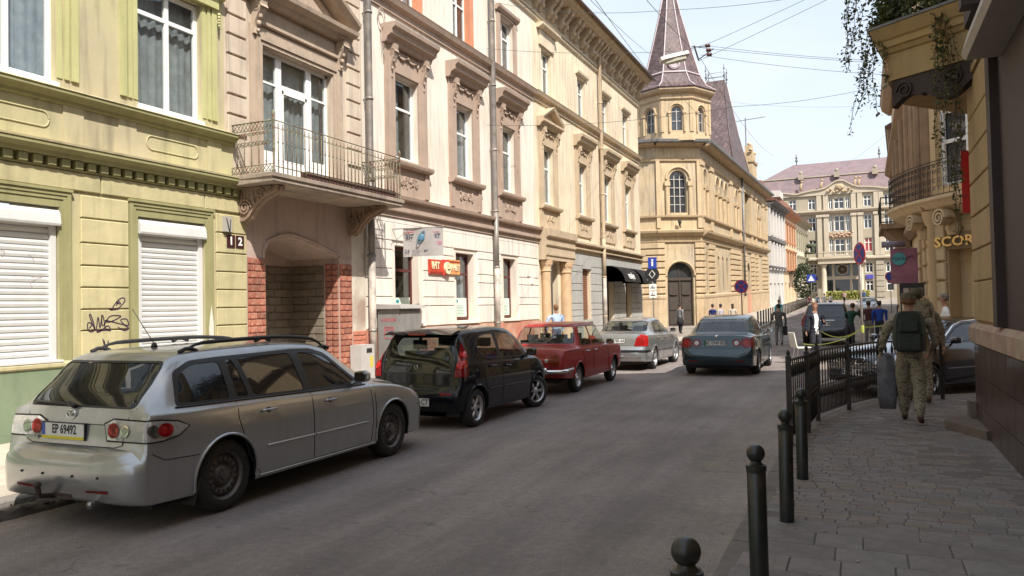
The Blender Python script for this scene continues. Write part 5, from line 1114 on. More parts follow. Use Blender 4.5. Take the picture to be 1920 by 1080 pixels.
b = FB(); b.loft([[(-9.7, u, 13.2), (-17, u, 13.2), (-15, u, 13.9)] for u in (10.45, 14.65)]); wobj('roof', b.mesh('roof', MATS['tin_roof']), t)
slabm = mat('worn_stone', (.36, .29, .23), .9, .2, 3, bump=.5, bscale=20, dirt=.25, c2=(.28, .23, .19))
iron = mat('painted_iron', (.17, .18, .12), .7, .3, 25, c2=(.14, .06, .03))
BX = -9.30; by0, by1 = 10.58, 14.64
b = B(); b.loft([[(X0 - .02, by0 - .04, z), (BX + e, by0 - .04 - e, z), (BX + e, by1 + .04 + e, z), (X0 - .02, by1 + .04, z)] for z, e in ((4.03, 0), (4.06, .02), (4.13, .02), (4.135, .05), (4.2, .055), (4.21, .03))]); wobj('balcony_slab', b.mesh('balcony_slab', slabm), t)
ornm = mat('ornate_stucco', (.27, .19, .14), .85, .25, 12, bump=.3, bscale=30)
for u in (10.86, 14.16):
    b = B(); pr = [(X0, 4.02), (X0 + .92, 4.02), (X0 + .90, 3.93), (X0 + .72, 3.86), (X0 + .52, 3.78), (X0 + .36, 3.64), (X0 + .26, 3.5), (X0 + .12, 3.42), (X0, 3.42)]
    b.loft([[(x, u + s_ * .10, z) for x, z in pr] for s_ in (-1, 1)])
    b.tube([(x, u, z - .012) for x, z in pr[1:-1]], .035, 8)
    for s_ in (-1, 1):
        scroll(b, Matrix.Translation((X0 + .17, u + s_ * .11, 3.66)), .15, 2.2, .05, .03, 26); scroll(b, Matrix.Translation((X0 + .52, u + s_ * .11, 3.90)), .09, 1.8, .05, .022, 22); scroll(b, Matrix.Translation((X0 + .75, u + s_ * .11, 3.95)), .06, 1.6, .05, .018, 18)
        for k in range(26): b.ball((X0 + random.uniform(.05, .85), u + s_ * .10, 0), random.uniform(.018, .034), 5); 
        bmv = b.bm.verts; bmv.ensure_lookup_table()
    vs = list(b.bm.verts)
    for v in vs:
        if abs(v.co.z) < .06: v.co.z += 3.98 - .52 * max(0, 1 - (v.co.x - X0) / .8) * abs(math.sin(v.co.x * 37))
    wobj('bracket', b.mesh('bracket', ornm, True, angle=50), t)
def rod(b, p, q, r=.008, n=5): b.tube([p, q], r, n)
zt, zb = 5.13, 4.24
fr = thing('balcony_railing', 'rusty green and brown iron railing of the balcony over the archway', 'railing', (BX, 12.6, 4.2))
b = B(); rod(b, (BX, by0, zt), (BX, by1, zt), .011); rod(b, (BX, by0, zt - .13), (BX, by1, zt - .13), .008); rod(b, (BX, by0, 4.32), (BX, by1, 4.32), .010); wobj('rail', b.mesh('rail', iron, True), fr)
sb_ = B(); rod(sb_, (0, 0, -.02), (0, 0, .86), .010); sb_.ball((0, 0, .52), .02, 6); sb_.ball((0, 0, .2), .018, 6); sb_.ball((0, 0, .79), .013, 6, (1, 1, 1.8)); sme = sb_.mesh('spindle', iron, True)
n = 34
for i in range(1, n): obj('spindle', sme, fr, loc=Vector((BX, by0 + (by1 - by0) * i / n, 4.235)) - fr.location)
for u in (by0, by1):
    b = B(); b.lathe([(.03, 4.2), (.03, 4.26), (.018, 4.28), (.02, 4.6), (.024, 4.62), (.018, 4.65), (.018, 5.13), (.028, 5.16), (.02, 5.2), (.03, 5.23), (.024, 5.27), (.006, 5.31)], 10, Matrix.Translation((BX, u, 0))); wobj('post', b.mesh('post', iron, True), fr)
    b = B(); dx = (BX - X0); rod(b, (X0, u, zt), (BX, u, zt), .014); rod(b, (X0, u, zt - .14), (BX, u, zt - .14), .008); rod(b, (X0, u, 4.36), (BX, u, 4.36), .008); rod(b, (X0, u, 4.24), (BX, u, 4.24), .008); k = 12
    for i in range(k):
        xa, xb = X0 + dx * i / k, X0 + dx * (i + 1) / k
        for za, zz in ((zt - .13, zt - .01), (4.25, 4.35)): rod(b, (xa, u, za), (xb, u, zz), .006, 4); rod(b, (xa, u, zz), (xb, u, za), .006, 4)
    for i in range(1, 6):
        x = X0 + dx * i / 6; rod(b, (x, u, 4.36), (x, u, 5.0), .007, 4)
        for zc_, rr in ((4.74, .055), (4.92, .04)):
            for s_ in (-1, 1): scroll(b, Matrix.Translation((x + s_ * .045, u, zc_)), rr, 1.3, .012, .012, 12)
        b.ball((x, u, 4.74), .02, 6); b.ball((x, u, 4.42), .018, 6)
    wobj('end_panel', b.mesh('end_panel', iron, True), fr, label='ornate scrolled end panel')
b = B(); b.box(BX - .16, BX - .02, 11.5, 13.0, 4.22, 4.36); b.box(BX - .16, BX - .02, 13.05, 14.5, 4.22, 4.37); solo('planter', b.mesh('planter', mat('brown_planter', (.10, .05, .045), .7)), 'low brown planter boxes standing behind the balcony railing', 'planter')
cream = mat('cream_render', (.72, .65, .57), .88, .06, 1.0, bump=.2, bscale=25, c2=(.68, .60, .51), dirt=.24)
tan = mat('tan_render', (.68, .585, .43), .88, .08, 1.2, bump=.25, bscale=25, c2=(.61, .51, .38), dirt=.28)
creamb = mat('cream_block', (.71, .66, .59), .9, .08, 2, bump=.35, bscale=16, rnd=.05, dirt=.22)
greyb = mat('grey_block', (.36, .355, .34), .9, .08, 2, bump=.35, bscale=16, rnd=.05, dirt=.12)
rose = mat('rose_stone_trim', (.385, .29, .23), .85, .10, 3, bump=.25, bscale=30, dirt=.15)
tant = mat('tan_stone_trim', (.48, .38, .265), .85, .12, 3, bump=.25, bscale=30, dirt=.15)
maho = mat('mahogany_frame', (.10, .022, .018), .5, .2, 9)
orange = mat('apricot_reveal', (.55, .23, .13), .8, .1, 2)
redband = mat('brick_red_band', (.45, .19, .13), .9, .2, 3, bump=.6, bscale=20, c2=(.52, .33, .24))
t = thing('apartment_house', 'long three storey cream and tan apartment house with two rows of hooded windows', 'building', (X0, 27, .1))
g_ = [(15.93, 17.02), (19.03, 20.12), (22.17, 23.13)]; U2 = [(16.55, 1.1), (19.65, 1.02), (22.70, .96), (26.22, .98), (30.02, .95), (33.45, 1.1), (36.75, 1.1)]; U3 = [(16.68, 1.0), (19.62, 1.0), (22.72, 1.05), (26.25, .95), (30.15, .98), (33.4, 1.0), (36.7, 1.0)]
opsG = [(a, c, 1.42, 3.33) for a, c in g_] + [(25.75, 27.0, 0, 3.4), (29.75, 30.75, 1.2, 3.4), (32.9, 33.95, .9, 3.3), (36.0, 36.95, .9, 3.3)]
opsU = [(c - w / 2, c + w / 2, 5.50, 7.56) for c, w in U2] + [(c - w / 2, c + w / 2, 9.48, 11.12) for c, w in U3]
spl = 24.9
wobj('wall', wall_mesh(14.65, spl, 0, 13.3, [o for o in opsG + opsU if o[1] < spl], cream), t)
wobj('wall', wall_mesh(spl, 39.0, 0, 13.3, [o for o in opsG + opsU if o[0] > spl], tan), t)
b = FB(); b.fb(14.66, 25.1, 0, 1.3, 0, .05); wobj('plinth', b.mesh('plinth', redband), t)
zz = [1.32, 1.84, 2.07, 2.50, 2.75, 3.20, 3.43]
def courses(ua, ub, zlist, m_, split=None):
    for z0, z1 in zip(zlist, zlist[1:]):
        cuts = [ua, ub]
        if split and ub - ua > split and (z1 - z0) > .3: cuts = [ua, (ua + ub) / 2 + random.uniform(-.1, .1), ub]
        for a, c in zip(cuts, cuts[1:]): b = FB(); b.block(a + .006, c - .006, z0 + .011, z1 - .011, -.01, .04, .01); wobj('stone_block', b.mesh('stone_block', m_), t)
for ua, ub in ((14.70, 15.78), (17.22, 18.88), (20.32, 21.95), (23.33, 25.05)): courses(ua, ub, zz, creamb, 1.2)
for ua, ub in ((27.95, 29.7), (30.8, 32.85), (34.0, 35.95), (37.0, 38.98)): courses(ua, ub, [.3, .9, 1.36, 1.6, 1.87, 2.37, 2.65, 3.12, 3.38], greyb, 1.3)
for ua, ub in ((14.7, 15.5), (15.5, 17.4), (17.4, 18.6), (18.6, 20.5), (20.5, 21.75), (21.75, 23.5), (23.5, 25.05)):
    b = FB(); b.block(ua + .006, ub - .006, 3.441, 3.86, -.01, .04, .01); wobj('stone_block', b.mesh('stone_block', creamb), t)
for ua, ub in ((27.95, 29.5), (29.5, 31.0), (31.0, 32.7), (32.7, 34.2), (34.2, 35.8), (35.8, 37.2), (37.2, 38.98)):
    b = FB(); b.block(ua + .006, ub - .006, 3.39, 3.84, -.01, .04, .01); wobj('stone_block', b.mesh('stone_block', greyb), t)
b = FB(); b.fb(14.7, 25.05, 3.875, 3.985, -.01, .03); wobj('stone_band', b.mesh('stone_band', creamb), t)
poster = mat('window_poster', (.62, .72, .62), .7, .06, 4)
for i, (a, c) in enumerate(g_):
    u = (a + c) / 2; w_ = c - a
    o = window(t, u, 1.44, w_, 1.88, 1, 1.30, m_=maho, d=-.2, t=.07)
    b = B(); b.box(-.024, -.02, -w_ / 2 + .08, w_ / 2 - .08, .08, .62); ps = obj('poster', b.mesh('poster', poster), o)
    for k in range(7): b = B(); ww = random.uniform(.2, .36); b.box(-.0195, -.018, -ww, ww, .12 + k * .045, .132 + k * .045); obj('lettering', b.mesh('poster_text', mat('poster_ink', (.1, .22, .2), .7)), o, kind='stuff')
    b = B(); b.ball((-.016, -.12, .53), .05, 10, (.1, 1.5, .9)); obj('poster_logo', b.mesh('poster_logo', mat('poster_teal', (.02, .28, .38), .6)), o)
    b = FB(); b.fb(a - .14, c + .2, 1.33, 1.40, -.1, .09); wobj('sill', b.mesh('sill', creamb), t)
b = FB(); b.mould(14.66, 25.1, [(.06, 4.0), (.06, 4.12), (.14, 4.15), (.14, 4.24)]); b.mould(14.66, 25.1, [(.08, 4.245), (.08, 4.42), (.20, 4.45), (.22, 4.52), (.05, 4.56)]); wobj('string_course', b.mesh('string_course', rose), t)
b = FB(); b.mould(28.1, 39.05, [(.05, 3.86), (.05, 4.0), (.16, 4.03), (.16, 4.08)]); b.mould(28.1, 39.05, [(.08, 4.085), (.08, 4.2), (.24, 4.24), (.24, 4.32), (.05, 4.36)]); wobj('string_course', b.mesh('string_course', tant), t)
b = FB(); b.mould(14.66, 24.9, [(.05, 9.0), (.05, 9.14), (.16, 9.2), (.20, 9.3), (.22, 9.34), (.0, 9.4)]); wobj('string_course', b.mesh('string_course', rose), t)
b = FB(); b.mould(24.9, 39.05, [(.05, 9.05), (.05, 9.18), (.16, 9.24), (.20, 9.34), (.22, 9.38), (.0, 9.42)]); wobj('string_course', b.mesh('string_course', tant), t)
b = FB(); b.mould(25.1, 28.1, [(.30, 3.42), (.30, 3.56), (.34, 3.58), (.34, 3.66), (.30, 3.67), (.30, 3.9), (.36, 3.94), (.36, 4.0)]); b.mould(25.1, 28.1, [(.32, 4.0), (.32, 4.2), (.42, 4.26), (.44, 4.5), (.1, 4.55)]); wobj('entablature', b.mesh('entablature', tant), t)
for u in (25.45, 27.45):
    b = B(); r = .22 if u > 26 else .17
    b.lathe([(r + .06, 0), (r + .06, .25), (r + .03, .3), (r, .36), (r, .9), (r * .96, 2.9), (r + .03, 2.93), (r, 2.98), (r + .03, 3.1), (r + .08, 3.24), (r + .08, 3.3)], 20, Matrix.Translation((X0 + .14, u, .1)))
    for k in range(10):
        a = 2 * PI * k / 10; b.ball((X0 + .14 + (r + .04) * math.cos(a), u + (r + .04) * math.sin(a), 3.27), .04, 5)
    wobj('column', b.mesh('column', mat('sandstone', (.52, .36, .22), .85, .12, 3, bump=.3, dirt=.1), True, angle=50), t)
b = FB(); b.fb(25.8, 26.95, .12, 3.35, -.35, -.30)
for z0, z1 in ((.35, 1.1), (1.25, 2.5)):
    for u in (25.95, 26.42): b.fb(u, u + .38, z0, z1, -.30, -.27)
wobj('entrance_door', b.mesh('entrance_door', mat('old_door_wood', (.13, .075, .045), .7, .3, 8, bump=.3)), t)
b = FB(); b.fb(23.95, 24.22, 2.8, 3.1, .045, .06); wobj('plaque', b.mesh('plaque', creamb), t)
b = FB(); b.fb(24.3, 24.5, 2.55, 2.75, .04, .06); wobj('plaque', b.mesh('small_plaque', white), t)
b = FB(); prof = []
for k in range(26): prof += [(-.16, 1.22 + k * .082), (-.12, 1.225 + k * .082), (-.12, 1.285 + k * .082)]
slats(b, 29.78, 30.72, prof); wobj('louvred_shutter', b.mesh('louvred_shutter', mat('brown_louvre', (.22, .10, .055), .7, .2, 8)), t)
b = FB(); b.fb(29.7, 30.8, 3.28, 3.42, -.1, .05); b.fb(29.68, 30.82, 1.12, 1.2, -.1, .12); wobj('sill', b.mesh('sill', greyb), t)
for a, c in ((32.9, 33.95), (36.0, 36.95)):
    window(t, (a + c) / 2, .92, c - a, 2.36, 2, 1.9, m_=mat('brown_frame', (.09, .05, .03), .5), d=-.2, cur=False, g=darkglass)
awnm = mat('charcoal_awning', (.035, .033, .034), .85, .2, 5)
for k, (a, c) in enumerate(((32.7, 35.35), (35.8, 38.4))):
    aw = thing('awning', ('charcoal awning beside the drainpipe over the shop opening', 'charcoal awning at the far corner of the cream house')[k], 'awning', (X0, a, 3.3), group='shop awnings')
    b = B(); arc = [(0, 3.52), (.35, 3.50), (.62, 3.38), (.82, 3.18), (.92, 2.95), (.95, 2.80)]
    V0 = [b.bm.verts.new((X0 + x, a, z)) for x, z in arc]; V1 = [b.bm.verts.new((X0 + x, c, z)) for x, z in arc]
    for i in range(5): b._f([V0[i], V0[i + 1], V1[i + 1], V1[i]])
    for V in (V0, V1): b._f(V + [b.bm.verts.new((X0, V[0].co.y, 2.80))])
    bmesh.ops.solidify(b.bm, geom=list(b.bm.faces), thickness=.012); wobj('canopy', b.mesh('canopy', awnm, True, angle=40), aw)
    M = frame((X0 + .865, (a + c) / 2, 3.06), (0, 1, 0), (-.10, 0, .23)); M = Matrix.Translation((.012, 0, .0)) @ M
    me = text_mesh('кафе', .42, .003, bold=.006); me.transform(M); me.materials.clear(); me.materials.append(white); wobj('lettering', me, aw)
    b = B(); rod(b, (X0 + .94, a, 2.82), (X0 + .94, c, 2.82), .02); wobj('rail', b.mesh('rail', black), aw)
for i, (c, w) in enumerate(U2):
    m_ = rose if i < 3 else tant; h = 2.04
    window(t, c, 5.52, w, h, 1 if i != 3 else 1, 1.28 if i < 3 else 1.3, d=-.16, t=.065)
    if i >= 3: pass
    W = w / 2 + .42; b = FB()
    for s_ in (-1, 1):
        for o0, o1, dd in ((w / 2, w / 2 + .10, .05), (w / 2 + .10, w / 2 + .34, .085), (w / 2 + .34, W, .05)): b.fb(min(c + s_ * o0, c + s_ * o1), max(c + s_ * o0, c + s_ * o1), 5.40, 8.18, 0, dd)
    b.fb(c - w / 2, c + w / 2, 7.58, 7.72, 0, .06); b.fb(c - w / 2, c + w / 2, 7.74, 8.15, 0, .03); wobj('surround', b.mesh('surround', m_), t)
    b = FB()
    if i == 3:
        b.mould(c - W - .12, c + W + .12, [(.10, 8.18), (.16, 8.22), (.2, 8.3), (.3, 8.34), (.3, 8.42)])
        for s_ in (-1, 1): b.loft([[(X0 - .02, uu, z0), (X0 + .28, uu, z0), (X0 + .32, uu, z0 + .10), (X0 - .02, uu, z0 + .10)] for uu, z0 in ((c + s_ * (W + .12), 8.42), (c, 8.92))])
        b.face([(X0 + .06, c - W, 8.42), (X0 + .06, c + W, 8.42), (X0 + .06, c, 8.95)])
    else:
        b.mould(c - W - .10, c + W + .10, [(.10, 8.18), (.14, 8.20), (.18, 8.30), (.30, 8.36), (.32, 8.46), (.40, 8.52), (.42, 8.62)])
    wobj('hood', b.mesh('hood', m_), t)
    for s_ in (-1, 1): console(c + s_ * (w / 2 + .2), 8.18, .85, .24, .15, m_, t)
    b = B(); garland(b, c - w * .42, c, 8.08, X0 + .06, .10, .026, 7); garland(b, c, c + w * .42, 8.08, X0 + .06, .10, .026, 7); b.ball((X0 + .07, c, 8.05), .055, 8)
    for s_ in (-1, 1): b.ball((X0 + .06, c + s_ * w * .46, 7.98), .04, 6, (1, 1, 2))
    wobj('garland', b.mesh('garland', m_, True), t)
    b = FB(); b.mould(c - W - .04, c + W + .04, [(.12, 5.26), (.2, 5.30), (.22, 5.36), (.22, 5.40)]); wobj('sill', b.mesh('sill', m_), t)
    b = FB(); b.fb(c - W, c + W, 4.57, 5.26, 0, .05); b.fb(c - W, c - W + .2, 4.6, 5.26, .05, .09); b.fb(c + W - .2, c + W, 4.6, 5.26, .05, .09)
    wobj('apron', b.mesh('apron', m_), t)
    b = B()
    for s_ in (-1, 1):
        R = Matrix.Rotation(PI / 2, 4, 'Z')
        scroll(b, Matrix.Translation((X0 + .065, c + s_ * .16, 4.95)) @ R, .11, 1.6, .04, .035, 18); scroll(b, Matrix.Translation((X0 + .065, c + s_ * .34, 4.88)) @ R, .07, 1.4, .04, .03, 14)
    for k in range(14): b.ball((X0 + .06, c + random.uniform(-.4, .4), random.uniform(4.78, 5.08)), random.uniform(.018, .036), 5)
    wobj('relief', b.mesh('relief', m_, True, angle=60), t)
for i, (c, w) in enumerate(U3):
    window(t, c, 9.5, w, 1.6, 2, 1.05, d=-.16, t=.06)
    b = FB(); m_ = orange if i < 2 else (rose if i == 2 else tan)
    if i < 2: b.fb(c + w / 2 - .01, c + w / 2 + .22, 9.42, 11.2, -.16, .03)
    elif i == 2:
        for s_ in (-1, 1): b.fb(min(c + s_ * w / 2, c + s_ * (w / 2 + .22)), max(c + s_ * w / 2, c + s_ * (w / 2 + .22)), 9.42, 11.14, 0, .06)
        b.fb(c - w / 2, c + w / 2, 11.12, 11.2, 0, .06); b.mould(c - w / 2 - .3, c + w / 2 + .3, [(.08, 11.2), (.16, 11.28), (.18, 11.36)])
    elif i == 3:
        b.mould(c - .9, c + .9, [(.12, 11.75), (.26, 11.84), (.28, 11.92)]); b.fb(c - .72, c + .72, 11.2, 11.74, 0, .07)
    else: b.mould(c - w / 2 - .2, c + w / 2 + .2, [(.06, 11.2), (.12, 11.26), (.14, 11.34)])
    wobj('surround', b.mesh('surround', m_), t)
for z0, z1 in ((11.96, 12.06), (12.12, 12.20)):
    b = FB(); b.mould(14.66, 39.05, [(.04, z0), (.09, (z0 + z1) / 2), (.09, z1)]); wobj('string_course', b.mesh('band', tan), t)
b = FB(); b.mould(14.66, 39.05, [(.02, 12.25), (.02, 13.12)]); wobj('frieze', b.mesh('frieze', tant), t)
conb = B(); pr = [(0, 13.12), (.52, 13.12), (.50, 13.0), (.34, 12.86), (.2, 12.66), (.2, 12.5), (.1, 12.38), (.0, 12.34)]
conb.loft([[(X0 + x, u, z) for x, z in pr] for u in (-.11, .11)]); conb.ball((X0 + .2, 0, 12.56), .1, 8); conb.ball((X0 + .38, 0, 12.98), .09, 8); scroll(conb, Matrix.Translation((X0 + .3, 0, 12.9)), .13, 1.6, .25, .03, 18)
cme = conb.mesh('cornice_console', tant, True, angle=50)
u = 15.2; k = 0
while u < 38.9:
    wobj('console', cme, t).location = Vector((0, u, 0)) - t.location
    if k % 2:
        b = FB(); b.fb(u + .2, u + .6, 12.5, 12.9, .02, .05); wobj('attic_frame', b.mesh('attic_frame', tant), t); b = FB(); b.fb(u + .27, u + .53, 12.56, 12.84, .051, .055); wobj('attic_window', b.mesh('attic_window', darkglass), t)
    u += .82 if k % 2 else .42; k += 1
b = FB(); b.mould(14.6, 39.2, [(.54, 13.13), (.60, 13.15), (.62, 13.22), (.74, 13.28), (.78, 13.36)]); wobj('eave', b.mesh('eave', tant), t)
b = B(); b.loft([[(X0 + .86, u, 13.37), (X0 + .86, u, 13.43), (X0 - 5.5, u, 14.5), (X0 - 7, u, 13.4)] for u in (14.6, 39.3)]); wobj('roof', b.mesh('roof', mat('dark_tin_roof', (.12, .075, .06), .6, .25, 2)), t)
b = B(); b.tube([(X0 + .88, 14.7, 13.36), (X0 + .88, 39.3, 13.36)], .06, 8); wobj('gutter', b.mesh('gutter', MATS['dark_tin_roof'], True), t)
zinc = mat('weathered_zinc', (.24, .225, .21), .55, .25, 4, metal=.4, c2=(.33, .29, .26), dirt=.3)
for k, (u, lab, zlo, mm) in enumerate(((14.72, 'grey drainpipe between the archway house and the cream house', .25, 0), (21.34, 'drainpipe on the cream wall between the second and third windows', .9, 0), (32.22, 'tan painted drainpipe next to the shop awnings', .3, 1))):
    p = thing('drainpipe', lab, 'drainpipe', (X0, u, .2), group='drainpipes'); x = X0 + .17
    m_ = zinc if not mm else tant
    b = B(); b.tube([(x, u, 4.7), (x, u, 12.8), (X0 + .75, u, 13.3)], .075, 12); wobj('upper_pipe', b.mesh('upper_pipe', m_, True, angle=60), p)
    b = B(); b.tube([(x, u, zlo), (x, u, 3.0)], .082, 12); wobj('lower_pipe', b.mesh('lower_pipe', mat('pale_painted_pipe', (.50, .44, .38), .6, .15, 5, c2=(.3, .26, .23), dirt=.2), True), p)
    b = B(); b.tube([(x, u, 2.95), (x, u, 4.75)], .079, 12); wobj('middle_pipe', b.mesh('middle_pipe', m_, True), p)
    for z in (1.3, 3.0, 4.72, 6.6, 8.6, 10.6):
        b = B(); b.lathe([(.088, -.03), (.092, 0), (.088, .03)], 12, Matrix.Translation((x, u, z))); b.box(X0, x, u - .012, u + .012, z - .012, z + .012); wobj('pipe_clamp', b.mesh('pipe_clamp', m_, True), p)
b = B(); 
for k in range(3): b.tube([(X0 + .06, 15.42 + .14 * math.cos(a) + .01 * k, 8.75 + .22 * math.sin(a) - .02 * k) for a in [2 * PI * i / 20 for i in range(21)]], .009, 5)
b.tube([(X0 + .06, 15.4, 8.55), (X0 + .06, 15.45, 7.9), (X0 + .06, 15.52, 7.75), (X0 + .06, 15.5, 8.3)], .008, 5); solo('cable_coil', b.mesh('cable_coil', mat('grey_cable', (.35, .28, .24), .7), True), 'coil of grey cable hung high on the cream wall beside the drainpipe', 'cable')
bn = thing('banner', 'white cloth internet cafe banner with blue planet hanging out from the wall', 'banner', (X0, 16.3, 3.2))
A = Vector((X0 + .30, 15.85, 0)); Bv = Vector((X0 + 1.28, 16.05, 0)); d = (Bv - A).normalized()
b = B(); n = 10; g0 = []; g1 = []
for i in range(n + 1):
    t_ = i / n; p = A + (Bv - A) * t_ + Vector((0, .02 * math.sin(t_ * 7), 0)); g0.append((p.x, p.y, 3.70)); g1.append((p.x, p.y + .02 * math.sin(t_ * 5), 3.02))
b.loft([g0, g1], closed=False, caps=(False, False)); bmesh.ops.solidify(b.bm, geom=list(b.bm.faces), thickness=.006)
wobj('cloth', b.mesh('cloth', mat('banner_cloth', (.62, .59, .58), .8, .08, 3), True, angle=60), bn)
b = B(); b.tube([(X0, 15.78, 3.70), Bv + Vector((0, 0, 3.71)) + d * .03], .012, 6); b.tube([(X0, 15.7, 3.3), A + Vector((.2, 0, 3.70))], .007, 5); wobj('bracket', b.mesh('banner_bracket', zinc), bn)
def btext(s, size, tx, z, m_, bold=.0, sx=1.0):
    p = A + (Bv - A) * tx; M = frame((p.x + .0, p.y - .016, z), tuple(d), (0, 0, 1)); me = text_mesh(s, size, .002, bold=bold, sx=sx); me.transform(M); me.materials.clear(); me.materials.append(m_); wobj('lettering', me, bn)
inkn = mat('banner_ink', (.035, .045, .09), .7); inkr = mat('banner_red', (.45, .04, .06), .7); inkp = mat('banner_pink', (.55, .12, .25), .7)
btext('IHT', .15, .17, 3.49, inkn, .003, .8); btext('PHET', .15, .80, 3.49, inkn, .003, .8); btext('Центр', .12, .80, 3.33, inkp, .001); btext('інтернет', .07, .16, 3.61, inkr, .001); btext('ксерокопії', .045, .80, 3.59, inkr); btext('24', .14, .10, 3.15, inkn); btext('(032)', .09, .32, 3.15, inkn); btext('sale  @', .085, .66, 3.16, inkn, .002)
b = B(); c = A + (Bv - A) * .47; M = frame((c.x, c.y - .03, 3.47), tuple(d), (0, 0, 1)); b.lathe([(.09, 0), (.085, .01), (.045, .014), (.01, .016)], 20, M)
b.mi = 1; b.tube([M @ Vector((.17 * math.cos(a) * .5 - .04 * math.sin(a), .17 * math.cos(a) * .87 + .03 * math.sin(a), .01)) for a in [2 * PI * i / 24 for i in range(25)]], .014, 5)
wobj('planet_logo', b.mesh('planet_logo', [mat('planet_blue', (.10, .25, .36), .6, .4, 8), mat('ring_blue', (.10, .19, .27), .6)], True), bn)
sg = thing('shop_sign', 'small red and orange wall sign with a big cream letter e below the banner', 'sign', (X0, 18.2, 2.9))
b = FB(); b.fb(17.42, 18.15, 2.68, 3.06, .05, .09); b.mi = 1; b.fb(18.45, 19.10, 2.70, 3.10, .05, .09); b.mi = 2; b.fb(18.15, 18.45, 2.66, 3.08, .05, .10); wobj('board', b.mesh('board', [mat('sign_red', (.50, .06, .03), .5, .3, 6), mat('sign_orange', (.62, .28, .10), .5, .3, 5), mat('sign_bright', (.6, .05, .04), .5)]), sg)
for s_, u, sz, m_, z in (('IHT', 17.74, .26, mat('sign_cream', (.75, .62, .40), .6), 2.9), ('PHET', 18.82, .22, mat('sign_cream', (.75, .62, .40), .6), 2.88), ('e', 18.30, .62, mat('sign_cream', (.75, .62, .40), .6), 2.90)):
    me = text_mesh(s_, sz, .008 if s_ != 'e' else .03, bold=.01 if s_ != 'e' else .02); me.transform(frame((X0 + (.098 if s_ != 'e' else .13), u, z), (0, 1, 0), (0, 0, 1))); me.materials.clear(); me.materials.append(m_); wobj('lettering', me, sg)
b = FB(); b.fb(17.45, 18.12, 2.70, 2.74, .091, .095); b.fb(18.5, 19.08, 3.02, 3.06, .091, .095); wobj('stripe', b.mesh('stripe', mat('sign_dark', (.25, .03, .02), .6)), sg, kind='stuff')
greycab = mat('grey_cabinet', (.23, .225, .215), .55, .12, 4, dirt=.2)
cb = thing('utility_cabinet', 'tall grey metal utility cabinet with red stencil marks beside the drainpipe', 'cabinet', (-9.9, 15.1, .1))
b = B(); b.box(-10.2, -9.62, 15.02, 15.95, .1, 1.78); wobj('casing', b.mesh('casing', greycab), cb)
b = B(); b.box(-9.62, -9.60, 15.05, 15.92, .3, 1.72); b.box(-9.60, -9.585, 15.8, 15.84, .9, 1.05); wobj('door', b.mesh('door', greycab), cb)
b = B(); b.loft([[(-10.25, u, 1.781), (-9.52, u, 1.781), (-9.55, u, 1.86), (-10.25, u, 1.90)] for u in (14.95, 16.02)]); wobj('lid', b.mesh('lid', mat('cabinet_lid', (.36, .34, .32), .6)), cb)
M = frame((-9.93, 15.016, 1.55), (1, 0, 0), (0, 0, 1)); redi = mat('stencil_red', (.55, .05, .08), .7)
for s_, z, sz in (('КАССИР', 1.52, .10), ('СДАМ', 1.30, .07), ('ЖИЛЬЁ', 1.20, .06)):
    me = text_mesh(s_, sz, .001); me.transform(frame((-9.90, 15.016, z), (1, 0, 0), (0, 0, 1))); me.materials.clear(); me.materials.append(redi); wobj('lettering', me, cb)
b = B(); q = [(-10.02, 1.36), (-9.78, 1.36), (-9.78, 1.10), (-10.02, 1.10), (-10.02, 1.36)]; b.tube([(x, 15.016, z) for x, z in q], .006, 4); wobj('stencil_frame', b.mesh('stencil_frame', redi), cb)
c2 = thing('utility_cabinet', 'low pale grey box with a small dark window against the brick pier', 'cabinet', (-10.05, 14.2, .1))
b = B(); b.box(-10.24, -9.95, 14.0, 14.5, .1, 1.0); wobj('casing', b.mesh('casing', mat('pale_cabinet', (.45, .43, .41), .5, .08, 4)), c2); b = B(); b.box(-9.95, -9.945, 14.2, 14.4, .82, .92); wobj('meter_window', b.mesh('meter_window', black), c2); b = B(); b.box(-9.95, -9.946, 14.32, 14.44, .5, .74); wobj('sticker', b.mesh('sticker', mat('yellow_sticker', (.55, .45, .08), .6)), c2)
yel = mat('sandy_yellow_render', (.49, .38, .235), .88, .16, .8, bump=.2, bscale=20, c2=(.43, .35, .25), dirt=.38)
yell = mat('sandy_stone', (.49, .37, .23), .88, .12, 1.5, bump=.2, bscale=20, dirt=.2, rnd=.05)
yelt = mat('sandy_moulding', (.43, .32, .20), .85, .14, 1.5, bump=.2, dirt=.2)
tiles = mat('purple_brown_tiles', (.105, .066, .066), .6, .3, 3, bump=.6, bscale=10, c2=(.15, .10, .098))
